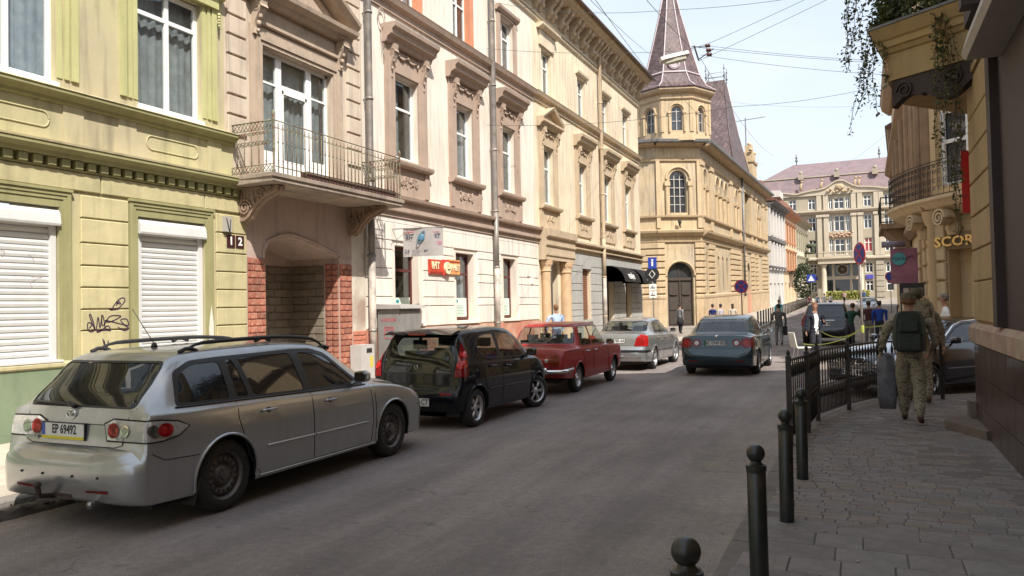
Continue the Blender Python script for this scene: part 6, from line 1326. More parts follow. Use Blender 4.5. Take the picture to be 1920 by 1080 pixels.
def shingle(m):
    nt = m.node_tree; L = nt.links.new; b = nt.nodes['Principled BSDF']; tc = N(nt, 'ShaderNodeTexCoord'); mp = N(nt, 'ShaderNodeMapping'); mp.inputs['Rotation'].default_value = (0, 0, PI / 4); sp = N(nt, 'ShaderNodeSeparateXYZ'); cb = N(nt, 'ShaderNodeCombineXYZ'); ad = N(nt, 'ShaderNodeMath', operation='ADD')
    L(tc.outputs['Object'], sp.inputs[0]); L(sp.outputs[0], ad.inputs[0]); L(sp.outputs[1], ad.inputs[1]); L(ad.outputs[0], cb.inputs[0]); L(sp.outputs[2], cb.inputs[1]); L(cb.outputs[0], mp.inputs[0])
    bt = N(nt, 'ShaderNodeTexBrick'); bt.offset = 0; bt.inputs['Scale'].default_value = 3.2; bt.inputs['Brick Width'].default_value = 1; bt.inputs['Row Height'].default_value = 1; bt.inputs['Mortar Size'].default_value = .05; bt.inputs['Color1'].default_value = (1, 1, 1, 1); bt.inputs['Color2'].default_value = (.72, .74, .78, 1); bt.inputs['Mortar'].default_value = (.35, .35, .35, 1); L(mp.outputs[0], bt.inputs['Vector'])
    src = b.inputs['Base Color'].links[0].from_socket; mx = N(nt, 'ShaderNodeMixRGB', blend_type='MULTIPLY'); mx.inputs[0].default_value = 1; L(src, mx.inputs[1]); L(bt.outputs[0], mx.inputs[2]); L(mx.outputs[0], b.inputs['Base Color'])
shingle(tiles)
ridge = mat('pale_ridge_flashing', (.42, .36, .37), .5, .1)
zincl = mat('grey_zinc_gutter', (.16, .16, .165), .5, .2, metal=.3)
t = thing('corner_building', 'sandy yellow corner building with an arched dark door, round windows and slate spire', 'building', (-10.3, 56, .2))
def place(me, name, M, **k): me.transform(M); return wobj(name, me, t, **k)
def arch_fill(b, c, w, zs, ztop, x, th=.0):
    """spandrels that round off the head of a rectangular opening"""
    for s_ in (-1, 1):
        pts = [(c + s_ * w / 2, ztop)] + [(c + s_ * w / 2 * math.sin(a), zs + (ztop - zs) * math.cos(a)) for a in [PI / 2 * i / 8 for i in range(9)]]
        b.loft([[(x, u, z) for u, z in pts], [(x - .3, u, z) for u, z in pts]])
def arch_ring(b, c, w, zs, x, r=.07, n=14, rise=None):
    rise = rise or w / 2
    b.tube([(x, c + w / 2 * math.cos(a), zs + rise * math.sin(a)) for a in [PI * i / n for i in range(n + 1)]], r, 6)
def arched(M, c, w, z0, zs, d=-.3, m_=white, bars=(2, 4), g=None, par=None, frame_m=None):
    """arched window with glazing bars, pane behind"""
    b = FB(); b.x0 = 0; r = w / 2; pts = [(c - r, z0), (c + r, z0)] + [(c + r * math.cos(a), zs + r * math.sin(a)) for a in [PI * i / 12 for i in range(13)]]
    b.tube([(d, *p) for p in pts + [pts[0]]], .05, 4)
    for i in range(1, bars[0]): b.box(d - .02, d + .03, c - r + w * i / bars[0] - .03, c - r + w * i / bars[0] + .03, z0, zs + r * .9)
    for i in range(1, bars[1]): z = z0 + (zs - z0) * i / (bars[1] - 1); b.box(d - .02, d + .025, c - r, c + r, z - .025, z + .025)
    o = place(b.mesh('window', m_ or white), 'window', M)
    b = B(); b.loft([[(d - .03, u, z) for u, z in pts], [(d - .05, u, z) for u, z in pts]]); pm = b.mesh('pane', g or darkglass); pm.transform(M); wsub('pane', pm, o)
def shearM(P, e, sl):   # local (d, u, z) -> world; d to the street side
    n_ = Vector((e[1], -e[0], 0)).normalized(); M = Matrix.Identity(4); ev = Vector((*e, 0)).normalized()
    for i in range(3): M[i][0] = n_[i]; M[i][1] = ev[i]; M[i][3] = (*P, 0)[i]
    M[2][1] = sl; M[2][2] = 1; M[2][0] = 0; return M
MM = shearM((-10.3, 56), (.0139, 1), .021)
Lm = 37.5
singles = [(1.4, .9), (15.7, .9), (30.5, .9)]; trip = [6.4, 8.3, 10.3]; tall = (20.6, 24.2)
ops = [(c - w / 2, c + w / 2, 8.9, 11.5) for c, w in singles] + [(c - .5, c + .5, 8.9, 11.5) for c in trip] + [(tall[0], tall[1], 7.9, 12.2)] + [(c - .35, c + .35, 2.6, 5.4) for c in (6.4, 8.3, 10.3)] + [(21.4, 23.4, .3, 5.2), (1.1, 1.8, 2.6, 5.5)]
wm = wall_mesh(0, Lm, -.5, 13.3, ops, yel, .45, x0=0); place(wm, 'wall', MM)
b = FB(); b.x0 = 0
for c, w in singles + [(c, 1.0) for c in trip]: arch_fill(b, c, w, 11.0, 11.5, 0); b.fb(c - w / 2, c + w / 2, 8.9, 11.5, -.45, -.42)
for c in (6.4, 8.3, 10.3): arch_fill(b, c, .7, 5.05, 5.4, 0)
arch_fill(b, 22.4, 2.0, 4.2, 5.2, 0); place(b.mesh('spandrel', yel), 'spandrel', MM)
b = FB(); b.x0 = 0
for a, c, z0, z1 in ops: b.fb(a, c, z0, z1, -.44, -.40)
place(b.mesh('glazing', darkglass), 'glazing', MM)
for z0, prof in ((0, [(.12, 2.1), (.16, 2.2), (.16, 2.35), (.04, 2.45)]), (0, [(.08, 6.15), (.12, 6.2), (.14, 6.3)]), (0, [(.12, 6.6), (.18, 6.68), (.42, 6.85), (.46, 7.0), (.1, 7.1)]), (0, [(.10, 7.9), (.2, 7.98), (.22, 8.1)]), (0, [(.06, 11.95), (.12, 12.0), (.14, 12.12), (.2, 12.2)])): b = FB(); b.x0 = 0; b.mould(0, Lm, prof); place(b.mesh('string_course', yelt), 'string_course', MM)
b = FB(); b.x0 = 0; b.mould(0, Lm, [(.3, 13.0), (.7, 13.1), (.75, 13.2)]); place(b.mesh('eave_soffit', yelt), 'eave_soffit', MM)
b = FB(); b.x0 = 0; b.mould(0, Lm, [(.62, 13.21), (.95, 13.22), (.98, 13.4), (.8, 13.45)]); place(b.mesh('gutter', zincl), 'gutter', MM)
for a, c in ((-.1, .75), (2.2, 4.6), (11.9, 17.4), (18.9, 20.9), (24.0, 26.4), (27.5, 29.2), (32.5, 37.5)):
    for k in range(8):
        z = 2.5 + k * .46; b = FB(); b.x0 = 0; b.block(a, c, z + .045, z + .415, -.02, .14, .03); place(b.mesh('stone_course', yell), 'stone_course', MM)
b = FB(); b.x0 = 0; b.fb(-.1, Lm, -.5, 2.1, 0, .12); place(b.mesh('plinth', mat('worn_plinth', (.50, .38, .25), .9, .2, 1.2, c2=(.45, .33, .2), dirt=.2)), 'plinth', MM)
for a, c, z0, z1 in [(-.1, .7, 7.2, 12), (3.2, 4.3, 7.2, 12), (12.0, 13.0, 7.2, 12), (17.2, 18.0, 7.2, 12), (19.2, 20.3, 7.2, 12.2), (24.4, 25.6, 7.2, 12.2), (27.6, 28.4, 7.2, 12.2), (33.2, 34.4, 7.2, 12), (36.6, 37.5, 7.2, 12)]:
    b = FB(); b.x0 = 0; b.fb(a, c, z0, z1, 0, .12); b.fb(a - .1, c + .1, z1 - .3, z1, 0, .2); place(b.mesh('pilaster', yell), 'pilaster', MM)
for c in trip + [1.4, 15.7, 30.5]:
    b = B(); b.tube([(.05, c - .75, 8.1), (.05, c - .75, 10.1)], .13, 8); b.tube([(.05, c + .75, 8.1), (.05, c + .75, 10.1)], .13, 8); b.box(-.1, .24, c - .95, c - .55, 10.1, 10.4); b.box(-.1, .24, c + .55, c + .95, 10.1, 10.4); arch_ring(b, c, 1.5, 10.9, .03, .07); place(b.mesh('window_columns', yell, True, angle=40), 'window_columns', MM)
b = B(); b.tube([(.22, 18.4, 2), (.22, 18.4, 13.1)], .1, 8); place(b.mesh('drainpipe', zincl, True), 'drainpipe', MM)
b = B(); b.box(.13, .15, 20.6, 22.6, 0, 2.6); place(b.mesh('faded_red_paint', mat('faded_pink_patch', (.52, .25, .17), .9, .2, 2)), 'faded_red_patch', MM)
A_ = Vector((-10.3, 56)); e_ = Vector((-.866, -.5)); Wc = 3.3; B_ = A_ + e_ * Wc
def cornerM(P, Q):    # local u runs from P to Q, d outward to the right-hand side of travel reversed
    e = (Vector(Q) - Vector(P)).normalized(); n_ = Vector((-e.y, e.x)); M = Matrix.Identity(4)
    if n_.dot(-Vector(P)) < 0: n_ = -n_
    for i, (a, c) in enumerate(zip((n_.x, n_.y), (e.x, e.y))): M[i][0] = a; M[i][1] = c; M[i][3] = P[i]
    return M
faces = [(A_, B_), (B_, Vector((-14.6, 54.2))), (Vector((-14.6, 54.2)), Vector((-32, 54.0)))]
for k, (P, Q) in enumerate(faces):
    M = cornerM(P, Q); l = (Q - P).length; c = l / 2
    if k == 0: ops = [(c - .62, c + .62, 8.3, 11.35), (c - .95, c + .95, .1, 4.75)]
    elif k == 1: ops = []
    else: ops = [(x - .6, x + .6, 8.3, 11.3) for x in (.9, 4, 7, 10)]
    place(wall_mesh(0, l, -.3, 13.3, ops, yel, .4, x0=0, back=False), 'wall', M)
    e0, e1 = -.05, l + .05
    for prof in ([(.10, 2.1), (.14, 2.2), (.14, 2.35), (.04, 2.45)], [(.08, 6.15), (.12, 6.2), (.14, 6.3)], [(.12, 6.6), (.18, 6.68), (.42, 6.85), (.46, 7.0), (.1, 7.1)], [(.10, 7.9), (.2, 7.98), (.22, 8.1)], [(.06, 11.95), (.12, 12.0), (.14, 12.12), (.2, 12.2)], [(.3, 13.0), (.7, 13.1), (.75, 13.2)]):
        for q0, q1 in ([(e0, c - 1.1), (c + 1.1, e1)] if k == 0 and prof[0][1] < 3 else [(e0, e1)]): b = FB(); b.x0 = 0; b.mould(q0, q1, prof); place(b.mesh('string_course', yelt), 'string_course', M)
    b = FB(); b.x0 = 0; b.mould(-.42 if k < 2 else 0, l + .42, [(.62, 13.21), (.95, 13.22), (.98, 13.4), (.8, 13.45)]); place(b.mesh('gutter', zincl), 'gutter', M)
    if k == 0:
        b = FB(); b.x0 = 0; arch_fill(b, c, 1.24, 10.75, 11.35, 0); arch_fill(b, c, 1.9, 3.8, 4.75, 0); place(b.mesh('spandrel', yel), 'spandrel', M)
        arched(M, c, 1.24, 8.3, 10.73, -.3, mat('grey_window_paint', (.4, .38, .36), .5), (3, 5))
        b = B(); arch_ring(b, c, 1.75, 10.7, .04, .10); arch_ring(b, c, 2.1, 3.8, .05, .09)
        for s_ in (-1, 1): b.tube([(.08, c + s_ * .85, 8.1), (.08, c + s_ * .85, 10.2)], .14, 10); b.box(-.05, .26, c + s_ * .85 - .2, c + s_ * .85 + .2, 10.2, 10.5); b.box(-.05, .16, c + s_ * 1.5 - .14, c + s_ * 1.5 + .14, 7.2, 12.0)
        place(b.mesh('arch_moulding', yell, True, angle=40), 'arch_moulding', M)
        b = B(); b.tube([(.3, c + .1, 7.7), (.45, c + .05, 7.5), (.3, c, 7.2), (.3, c + .15, 7.75)], .05, 6); b.ball((.35, c + .05, 7.6), .14, 8); place(b.mesh('iron_ornament', black, True), 'iron_ornament', M)
        dm = mat('carved_dark_door', (.05, .038, .03), .55, .3, 8, bump=.3); b = FB(); b.x0 = 0
        for s_ in (-1, 1): u0, u1 = sorted((c + s_ * .03, c + s_ * .90)); b.fb(u0, u1, .15, 3.45, -.36, -.30); b.fb(u0 + .12, u1 - .12, .35, 1.2, -.30, -.26); b.fb(u0 + .12, u1 - .12, 1.35, 2.3, -.30, -.25); b.fb(u0 + .12, u1 - .12, 2.45, 3.25, -.30, -.24); b.fb(u0 + .2, u1 - .2, 2.42, 2.5, -.24, -.16)
        b.fb(c - .95, c + .95, 3.46, 3.68, -.36, -.2); b.fb(c - .03, c + .03, .15, 3.45, -.32, -.22); b.fb(c - .03, c + .03, 3.7, 4.7, -.34, -.3); place(b.mesh('carved_door', dm), 'carved_door', M)
        b = FB(); b.x0 = 0; b.fb(c - .95, c + .95, 3.7, 4.75, -.36, -.35); place(b.mesh('fanlight', darkglass), 'fanlight', M)
    if k == 2:
        b = FB(); b.x0 = 0
        for x in (.9, 4, 7, 10): arch_fill(b, x, 1.2, 10.7, 11.3, 0)
        place(b.mesh('spandrel', yel), 'spandrel', M); arched(M, .9, 1.2, 8.3, 10.7, -.3, mat('grey_window_paint', (.4, .38, .36), .5), (3, 5)); arched(M, 4, 1.2, 8.3, 10.7, -.3, MATS['grey_window_paint'], (3, 5))
    spans = [(-.02, c - 1.1), (c + 1.1, l + .02)] if k == 0 else [(-.02, l + .02 if k == 1 else 6)]
    for a, c_ in spans:
        for kk in range(8):
            z = 2.5 + kk * .46; b = FB(); b.x0 = 0; b.block(a, c_, z + .045, z + .415, -.02, .13, .03); place(b.mesh('stone_course', yell), 'stone_course', M)
        b = FB(); b.x0 = 0; b.fb(a, c_, -.3, 2.1, 0, .1); place(b.mesh('plinth', MATS['worn_plinth']), 'plinth', M)
cx, cy = -12.35, 56.6; R8 = 2.75; ph = math.atan2(-.94, .34) + PI / 8
def octo(r, z, off=0): return [(cx + r * math.cos(ph + off + i * PI / 4), cy + r * math.sin(ph + off + i * PI / 4), z) for i in range(8)]
b = B(); b.loft([octo(R8, 13.3), octo(R8, 13.9)]); wobj('turret_base', b.mesh('turret_base', yell), t)
for i in range(8):
    p, q = Vector(octo(R8, 0)[i][:2]), Vector(octo(R8, 0)[(i + 1) % 8][:2]); M = cornerM(p, q); 
    n_ = Vector((M[0][0], M[1][0])); cc = Vector((cx, cy))
    if n_.dot((p + q) / 2 - cc) < 0: M[0][0] *= -1; M[1][0] *= -1
    l = (q - p).length; c = l / 2
    place(wall_mesh(0, l, 13.9, 16.6, [(c - .38, c + .38, 14.0, 15.75)], yel, .3, x0=0, back=False), 'wall', M)
    b = FB(); b.x0 = 0; arch_fill(b, c, .76, 15.37, 15.75, 0); arch_ring(b, c, 1.05, 15.37, .04, .06)
    for s_ in (-1, 1): b.tube([(.05, c + s_ * .52, 13.9), (.05, c + s_ * .52, 15.2)], .08, 8); b.fb(c + s_ * .52 - .13, c + s_ * .52 + .13, 15.2, 15.36, -.05, .16); b.fb(c + s_ * 1.0 - .1, c + s_ * 1.0 + .1, 13.9, 16.1, 0, .06)
    place(b.mesh('arch_moulding', yell, True, angle=40), 'arch_moulding', M)
    arched(M, c, .76, 14.02, 15.36, -.2, MATS['grey_window_paint'], (2, 3))
b = B(); b.loft([octo(R8 + .04, 16.15), octo(R8 + .12, 16.25), octo(R8 + .12, 16.35)]); b.loft([octo(R8 + .05, 16.6), octo(R8 + .3, 16.7), octo(R8 + .42, 16.85), octo(R8 + .42, 16.95)]); wobj('cornice', b.mesh('turret_cornice', yelt), t)
b = B(); b.loft([octo(R8 + .45, 16.96), octo(R8 + .5, 17.05), octo(2.55, 17.5), octo(2.1, 18.3), octo(1.45, 20.6), octo(.85, 22.9), octo(.08, 26.3)]); wobj('spire', b.mesh('spire', tiles), t)
for i in range(8):
    b = B(); b.tube([octo(r, z)[i] for r, z in ((R8 + .5, 17.06), (2.56, 17.52), (2.11, 18.32), (1.46, 20.62), (.86, 22.92), (.1, 26.3))], .055, 5); wobj('ridge_flashing', b.mesh('ridge_flashing', ridge, True), t)
b = B(); b.loft([octo(2.16, 18.28), octo(2.2, 18.32), octo(2.1, 18.42)]); b.lathe([(.28, 22.9), (.34, 23.0), (.28, 23.1)], 10, Matrix.Translation((cx, cy, 0))); b.tube([(cx, cy, 26.2), (cx, cy, 27.6)], .03, 5); wobj('finial', b.mesh('finial', ridge, True), t)
fn = Vector((.34, -.94, 0)).normalized(); c = Vector((cx, cy, 18.95)) + fn * 1.78; M = frame(c, (-fn.y, fn.x, 0), (0, 0, 1)); 
if (M.to_3x3() @ Vector((0, 0, 1))).dot(fn) < 0: M = frame(c, (fn.y, -fn.x, 0), (0, 0, 1))
b = B(); b.lathe([(.42, -.5), (.42, .16), (.3, .2), (.28, .1)], 18, M); b.mi = 1; b.lathe([(.29, .05), (.01, .06)], 14, M); wobj('round_dormer', b.mesh('round_dormer', [ridge, darkglass], True, angle=40), t)
b = B(); T = lambda d_, u, z: MM @ Vector((d_, u, z))
b.loft([[T(.7, u, 13.42), T(.6, u, 13.55), T(-4, u, 15.6), T(-9, u, 13.4)] for u in (.5, Lm)]); b.loft([[(-12, 54.5, 13.4), (-16, 53.4, 13.4), (-32, 53.4, 13.4)], [(-12, 60, 15), (-16, 60, 15.5), (-32, 60, 15.5)]], closed=False, caps=(False, False)); wobj('roof', b.mesh('roof', tiles), t)
b = B(); q0 = [T(.1, 14.2, 13.9), T(.1, 24.5, 13.9), T(-9, 24.5, 13.9), T(-9, 14.2, 13.9)]; tp = Vector((-12.1, 75.4, 22.9)); q2 = [tp + Vector((dx, dy, 0)) for dx, dy in ((.85, -.8), (.85, .8), (-.85, .8), (-.85, -.8))]
q1 = [q0[i].lerp(q2[i], .45) * 1 for i in range(4)]; q1 = [p + (Vector((tp.x, tp.y, p.z)) - p) * .06 for p in q1]
b.loft([q0, q1, q2]); b.bm.faces.ensure_lookup_table(); wobj('pavilion_roof', b.mesh('pavilion_roof', tiles), t)
for i in range(4): b = B(); b.tube([q0[i], q1[i], q2[i]], .07, 5); wobj('ridge_flashing', b.mesh('hip_flashing', mat('dark_flashing', (.1, .07, .07), .5) if i == 0 else ridge, True), t)
b = B()
for p in q2: b.tube([p, p + Vector((0, 0, 1.5))], .035, 5); b.ball(p + Vector((0, 0, .45)), .11, 6); b.ball(p + Vector((0, 0, 1.1)), .09, 6)
for i in range(4): b.tube([q2[i] + Vector((0, 0, .35)), q2[(i + 1) % 4] + Vector((0, 0, .35))], .03, 4); b.tube([q2[i] + Vector((0, 0, .75)), q2[(i + 1) % 4] + Vector((0, 0, .75))], .02, 4)
wobj('iron_cresting', b.mesh('iron_cresting', zincl, True), t)
b = FB(); b.x0 = 0; b.fb(25.2, 28.4, 13.3, 15.6, -1.0, .25); b.fb(25.6, 28.0, 15.6, 16.6, -.9, .2); b.mould(25.1, 28.5, [(.35, 15.5), (.4, 15.7)]); b.fb(26.3, 27.3, 16.6, 17.4, -.6, .1); place(b.mesh('gable', yell), 'gable', MM)
b = B()
for d_, u in ((.1, 25.5), (.1, 28.1), (-.2, 26.8)): b.ball(T(d_, u, 16.8 if u != 26.8 else 17.6), .22, 8)
wobj('gable_finial', b.mesh('gable_finial', yell, True), t, kind='stuff')
def facade(name, label, P, Q, z0, z1, rows, m_, trim, extras=None, roofm=None, rh=2.5, sl=.021, frame_m=None):
    """street house between two plan points: rows = [(z, h, n, w, hood)]; each window is a part"""
    t = thing(name, label, 'building', (*P, z0)); e = (Vector(Q) - Vector(P)); l = e.length; e = e / l; M = shearM(P, (e.x, e.y), sl)
    pl_ = lambda me, nm, **k: (me.transform(M), wobj(nm, me, t, **k))[1]
    ops = []
    for z, h, n, w, hood in rows:
        for i in range(n): u = l * (i + .5) / n; ops.append((u - w / 2, u + w / 2, z, z + h))
    pl_(wall_mesh(0, l, z0 - 1, z1, ops, m_, .3, x0=0), 'wall')
    for z, h, n, w, hood in rows:
        for i in range(n):
            u = l * (i + .5) / n; b = FB(); b.x0 = 0
            for s_ in (-1, 1): b.fb(min(u + s_ * w / 2, u + s_ * (w / 2 - .1)), max(u + s_ * w / 2, u + s_ * (w / 2 - .1)), z, z + h, -.25, -.2)
            b.fb(u - .05, u + .05, z, z + h, -.25, -.2); b.fb(u - w / 2 + .1, u + w / 2 - .1, z + h * .65, z + h * .65 + .1, -.25, -.2); b.fb(u - w / 2 + .1, u + w / 2 - .1, z + h - .1, z + h, -.25, -.2); b.fb(u - w / 2, u + w / 2, z, z + .1, -.25, -.2)
            o = pl_(b.mesh('window', frame_m or white), 'window'); b = FB(); b.x0 = 0; b.fb(u - w / 2, u + w / 2, z, z + h, -.28, -.26); pm = b.mesh('pane', darkglass); pm.transform(M); wsub('pane', pm, o)
            if hood:
                b = FB(); b.x0 = 0; b.mould(u - w / 2 - .25, u + w / 2 + .25, [(.1, z + h + .2), (.3, z + h + .35), (.35, z + h + .5)]); b.fb(u - w / 2 - .2, u + w / 2 + .2, z - .35, z - .05, 0, .22)
                b.fb(u - w / 2 - .2, u - w / 2, z, z + h + .2, 0, .12); b.fb(u + w / 2, u + w / 2 + .2, z, z + h + .2, 0, .12); pl_(b.mesh('window_hood', trim), 'window_hood')
    b = FB(); b.x0 = 0; b.mould(0, l, [(.2, z1 - .7), (.3, z1 - .5), (.9, z1 - .2), (1.0, z1)]); b.mould(0, l, [(.15, z0 + 4.6), (.4, z0 + 4.75), (.4, z0 + 4.95)]); pl_(b.mesh('cornice', trim), 'cornice')
    b = FB(); b.x0 = 0; b.mould(-.1, l + .1, [(1.05, z1 + .01), (1.05, z1 + .15), (-3.5, z1 + rh), (-7, z1 + .1)]); pl_(b.mesh('roof', roofm or MATS['tin_roof']), 'roof')
    return t, pl_, l
whitew = mat('white_grey_render', (.55, .52, .49), .88, .08, 1, dirt=.15); greyt = mat('dark_grey_trim', (.12, .11, .11), .85, .2, 2)
apric = mat('apricot_render', (.60, .43, .28), .88, .08, 1, dirt=.12); paleo = mat('pale_cream_render', (.60, .54, .42), .88, .08, 1, dirt=.12); brickf = mat('brick_attic', (.24, .11, .075), .9, .3, 2)
t, pf, l = facade('townhouse', 'white and grey townhouse with rows of pilasters just past the yellow corner building', (-9.76, 94.2), (-9.45, 109.8), 1.1, 13.6, [(5.9, 2.6, 5, 1.3, 0), (10.0, 2.3, 5, 1.3, 0), (1.6, 2.4, 4, 1.9, 0)], whitew, greyt)
for i in range(6):
    b = FB(); b.x0 = 0; u = l * i / 5; b.fb(max(0, u - .5), min(l, u + .5), 5.6, 8.9, 0, .35); b.fb(max(0, u - .5), min(l, u + .5), 9.7, 12.8, 0, .35); pf(b.mesh('pilaster', whitew), 'pilaster')
b = FB(); b.x0 = 0; b.mould(0, l, [(.2, 12.85), (.5, 12.95), (.5, 13.05)]); b.mould(0, l, [(.3, 9.0), (.45, 9.1), (.45, 9.5)]); pf(b.mesh('band', greyt), 'band')
b = B(); b.box(-13.5, -10.4, 95, 99, 13.6, 16.2); b.box(-14, -11, 103, 107, 13.6, 16.6); wobj('chimney', b.mesh('chimney', brickf), t)
b = B(); b.box(-10.2, -8.8, 100.5, 104.5, 14.8, 15.6); wobj('dormer', b.mesh('dormer', whitew), t)
t, pf, l = facade('townhouse', 'apricot townhouse with a brick attic and balcony in the middle distance', (-9.44, 110), (-9.05, 127), 1.3, 14.2, [(6.2, 2.3, 5, 1.2, 1), (10.2, 2.2, 5, 1.1, 1), (1.8, 2.6, 4, 1.7, 0)], apric, mat('brown_orange_trim', (.36, .17, .09), .85, .15, 2))
b = FB(); b.x0 = 0; b.fb(.2, l, 14.25, 15.8, -.9, -.2); pf(b.mesh('attic', brickf), 'attic')
b = FB(); b.x0 = 0; b.fb(6, 11, 5.6, 5.75, 0, 1.2); b.fb(6, 11, 6.55, 6.6, 1.15, 1.2)
for k in range(26): b.fb(6 + k * .2, 6.04 + k * .2, 5.75, 6.55, 1.16, 1.2)
pf(b.mesh('balcony', black), 'balcony')
t, pf, l = facade('townhouse', 'pale cream townhouse at the end of the left hand row', (-9.04, 127.2), (-8.5, 146), 1.7, 14.6, [(6.2, 2.3, 6, 1.2, 1), (10.4, 2.2, 6, 1.1, 1), (2.0, 2.6, 4, 1.8, 0)], paleo, mat('olive_grey_trim', (.26, .24, .17), .85, .2, 2), rh=3.2)
b = FB(); b.x0 = 0; b.fb(13, 17.5, 9.7, 9.9, 0, 1.4); b.fb(13, 17.5, 9.9, 10.8, 1.3, 1.4); b.ball((1.0, 15, 11.0), .9, 8, (1, 1.6, .6)); pf(b.mesh('balcony', mat('balcony_plants', (.06, .07, .04), .9, .3, 3), True), 'balcony')
b = B(); b.tube([(-10.6, 84, 15), (-10.6, 84, 21.2)], .06, 5); b.tube([(-12.6, 84, 20.9), (-8.6, 84, 21.1)], .04, 4); solo('rooftop_aerial', b.mesh('rooftop_aerial', zincl), 'tall thin T shaped aerial on the roof against the sky', 'aerial')
bei = mat('grey_beige_stone', (.35, .305, .23), .88, .08, .5, dirt=.12); beit = mat('beige_trim', (.46, .40, .31), .88, .08, .8, dirt=.1); rust = mat('rusticated_base', (.33, .29, .23), .9, .12, .8)
mans = mat('mauve_roof', (.19, .135, .14), .75, .15, 1.2, c2=(.165, .12, .13))
Y1 = 150; g0 = 2.2
px2x = lambda p: -8.41 + (p - 1520) * .0935
EB = shearM((0, Y1), (1, 0), 0)   # local u = world x, d toward the camera
t = thing('civic_building', 'large beige four storey building with mauve mansard roof closing the end of the street', 'building', (-2, Y1, g0))
pe = lambda me, nm, par=None, **k: (me.transform(EB), wobj(nm, me, t, **k))[1]
rowsE = []
for a in (px2x(1527), px2x(1625), px2x(1660), px2x(1492)): rowsE += [(a - .62, a + .62, 18.4, 20.4), (a - .65, a + .65, 14.5, 17.0), (a - .65, a + .65, 10.4, 12.9), (a - .6, a + .6, 6.7, 8.5), (a - .6, a + .6, 3.4, 5.3)]
trio = [(px2x(1560.5), .75), (px2x(1575.5), 1.7), (px2x(1590.5), .75)]
for c, w in trio: rowsE += [(c - w / 2, c + w / 2, 18.3, 20.3), (c - w / 2, c + w / 2, 14.3, 17.1), (c - w / 2, c + w / 2, 10.0, 12.9)]
xL, xR = -17, 17; pc = px2x(1578)
wm = wall_mesh(xL, xR, g0 - 1, 21.2, rowsE + [(pc - 3.2, pc + 3.2, 2.3, 9.0)], bei, .4, x0=0); pe(wm, 'wall')
for i, (a, c, z0, z1) in enumerate(rowsE):
    b = FB(); b.x0 = 0; F = lambda u0, u1, za, zb: b.fb(u0, u1, za, zb, -.3, -.22)
    F(a, a + .12, z0, z1); F(c - .12, c, z0, z1); F(a + .12, c - .12, z1 - .12, z1); F(a + .12, c - .12, z0, z0 + .12); F((a + c) / 2 - .06, (a + c) / 2 + .06, z0, z1); b.fb(a + .12, c - .12, z0 + (z1 - z0) * .62, z0 + (z1 - z0) * .62 + .12, -.3, -.21)
    o = pe(b.mesh('window', white), 'window'); b = FB(); b.x0 = 0; b.fb(a, c, z0, z1, -.36, -.32); pm = b.mesh('pane', mat('red_blind', (.35, .06, .05), .5) if (i == 7) else darkglass); pm.transform(EB); wsub('pane', pm, o)
b = FB(); b.x0 = 0; b.mould(xL, xR, [(.3, 17.5), (.5, 17.7), (.8, 17.9), (.8, 18.1), (.1, 18.2)]); b.mould(xL, xR, [(.3, 9.1), (.6, 9.2), (.6, 9.5), (.1, 9.7)]); pe(b.mesh('cornice', beit), 'cornice')
for p in (1540, 1552, 1601, 1612, 1640, 1648):
    b = FB(); b.x0 = 0; a = px2x(p); b.fb(a - .4, a + .4, 9.7, 17.4, 0, .35); b.fb(a - .55, a + .55, 16.9, 17.4, 0, .5); b.fb(a - .4, a + .4, 18.2, 21.0, 0, .25); pe(b.mesh('pilaster', beit), 'pilaster')
for s_ in (-1, 1):
    for k in range(7):
        a0, a1 = sorted((pc + s_ * 5.2, pc + s_ * (6.6))); b = FB(); b.x0 = 0; b.block(px2x(1636) if s_ > 0 else px2x(1500), px2x(1650) if s_ > 0 else px2x(1519), 2.3 + k * .95, 3.15 + k * .95, 0, .3, .05); pe(b.mesh('stone_course', rust), 'stone_course')
prof = []; n = 70
for i in range(n + 1):
    x = xL + (xR - xL) * i / n; dd = x - pc; z = 21.2 + .55 * abs(math.sin(dd * .42)) + 2.0 * math.exp(-(dd / 1.9)**2) ; prof.append((x, z))
b = B(); b.loft([[(.3, x, 20.9) for x, z in prof], [(.3, x, z) for x, z in prof], [(.55, x, z) for x, z in prof], [(.55, x, z + .22) for x, z in prof], [(-.4, x, z + .22) for x, z in prof]], closed=False, caps=(False, False)); me = b.mesh('parapet', beit); pe(me, 'parapet')
b = B(); b.ball((.5, pc, 22.2), .75, 10, (.3, 1, .8))
for k in range(9): b.ball((.5, pc - 2 + k * .5, 21.5 + .3 * math.sin(k * 2)), .25, 6)
pe(b.mesh('crest', yelt, True), 'crest')
for p in (1508, 1545, 1604, 1611): b = B(); a = px2x(p); b.tube([(.2, a, 22), (.2, a, 22.8), (.3, a + .2, 23.3)], .3, 7, taper=.15); b.ball((.3, a + .2, 23.6), .25, 7); pe(b.mesh('statue', yelt, True), 'statue')
b = B(); b.loft([[(-.3, x0_, 21.6), (-1.8, x0_ + k1, 24.6), (-9, x0_ + k2, 28.3 if k2 else 28.3), (-18, x0_ + k1, 24.6), (-19, x0_, 21.6)] for x0_, k1, k2 in ((xL, .6, 5.6), (xR, -.6, -12))]); pe(b.mesh('mansard_roof', mans), 'mansard_roof')
b = B(); b.tube([(-1.7, xL + .5, 24.62), (-1.7, xR, 24.62)], .16, 5)
for p in (1508, 1573, 1640): b.cbox((-1.2, px2x(p), 24.7), (.9, .9, 1.1)); b.ball((-1.0, px2x(p), 25.4), .4, 7)
pe(b.mesh('roof_kerb', rust), 'roof_kerb')
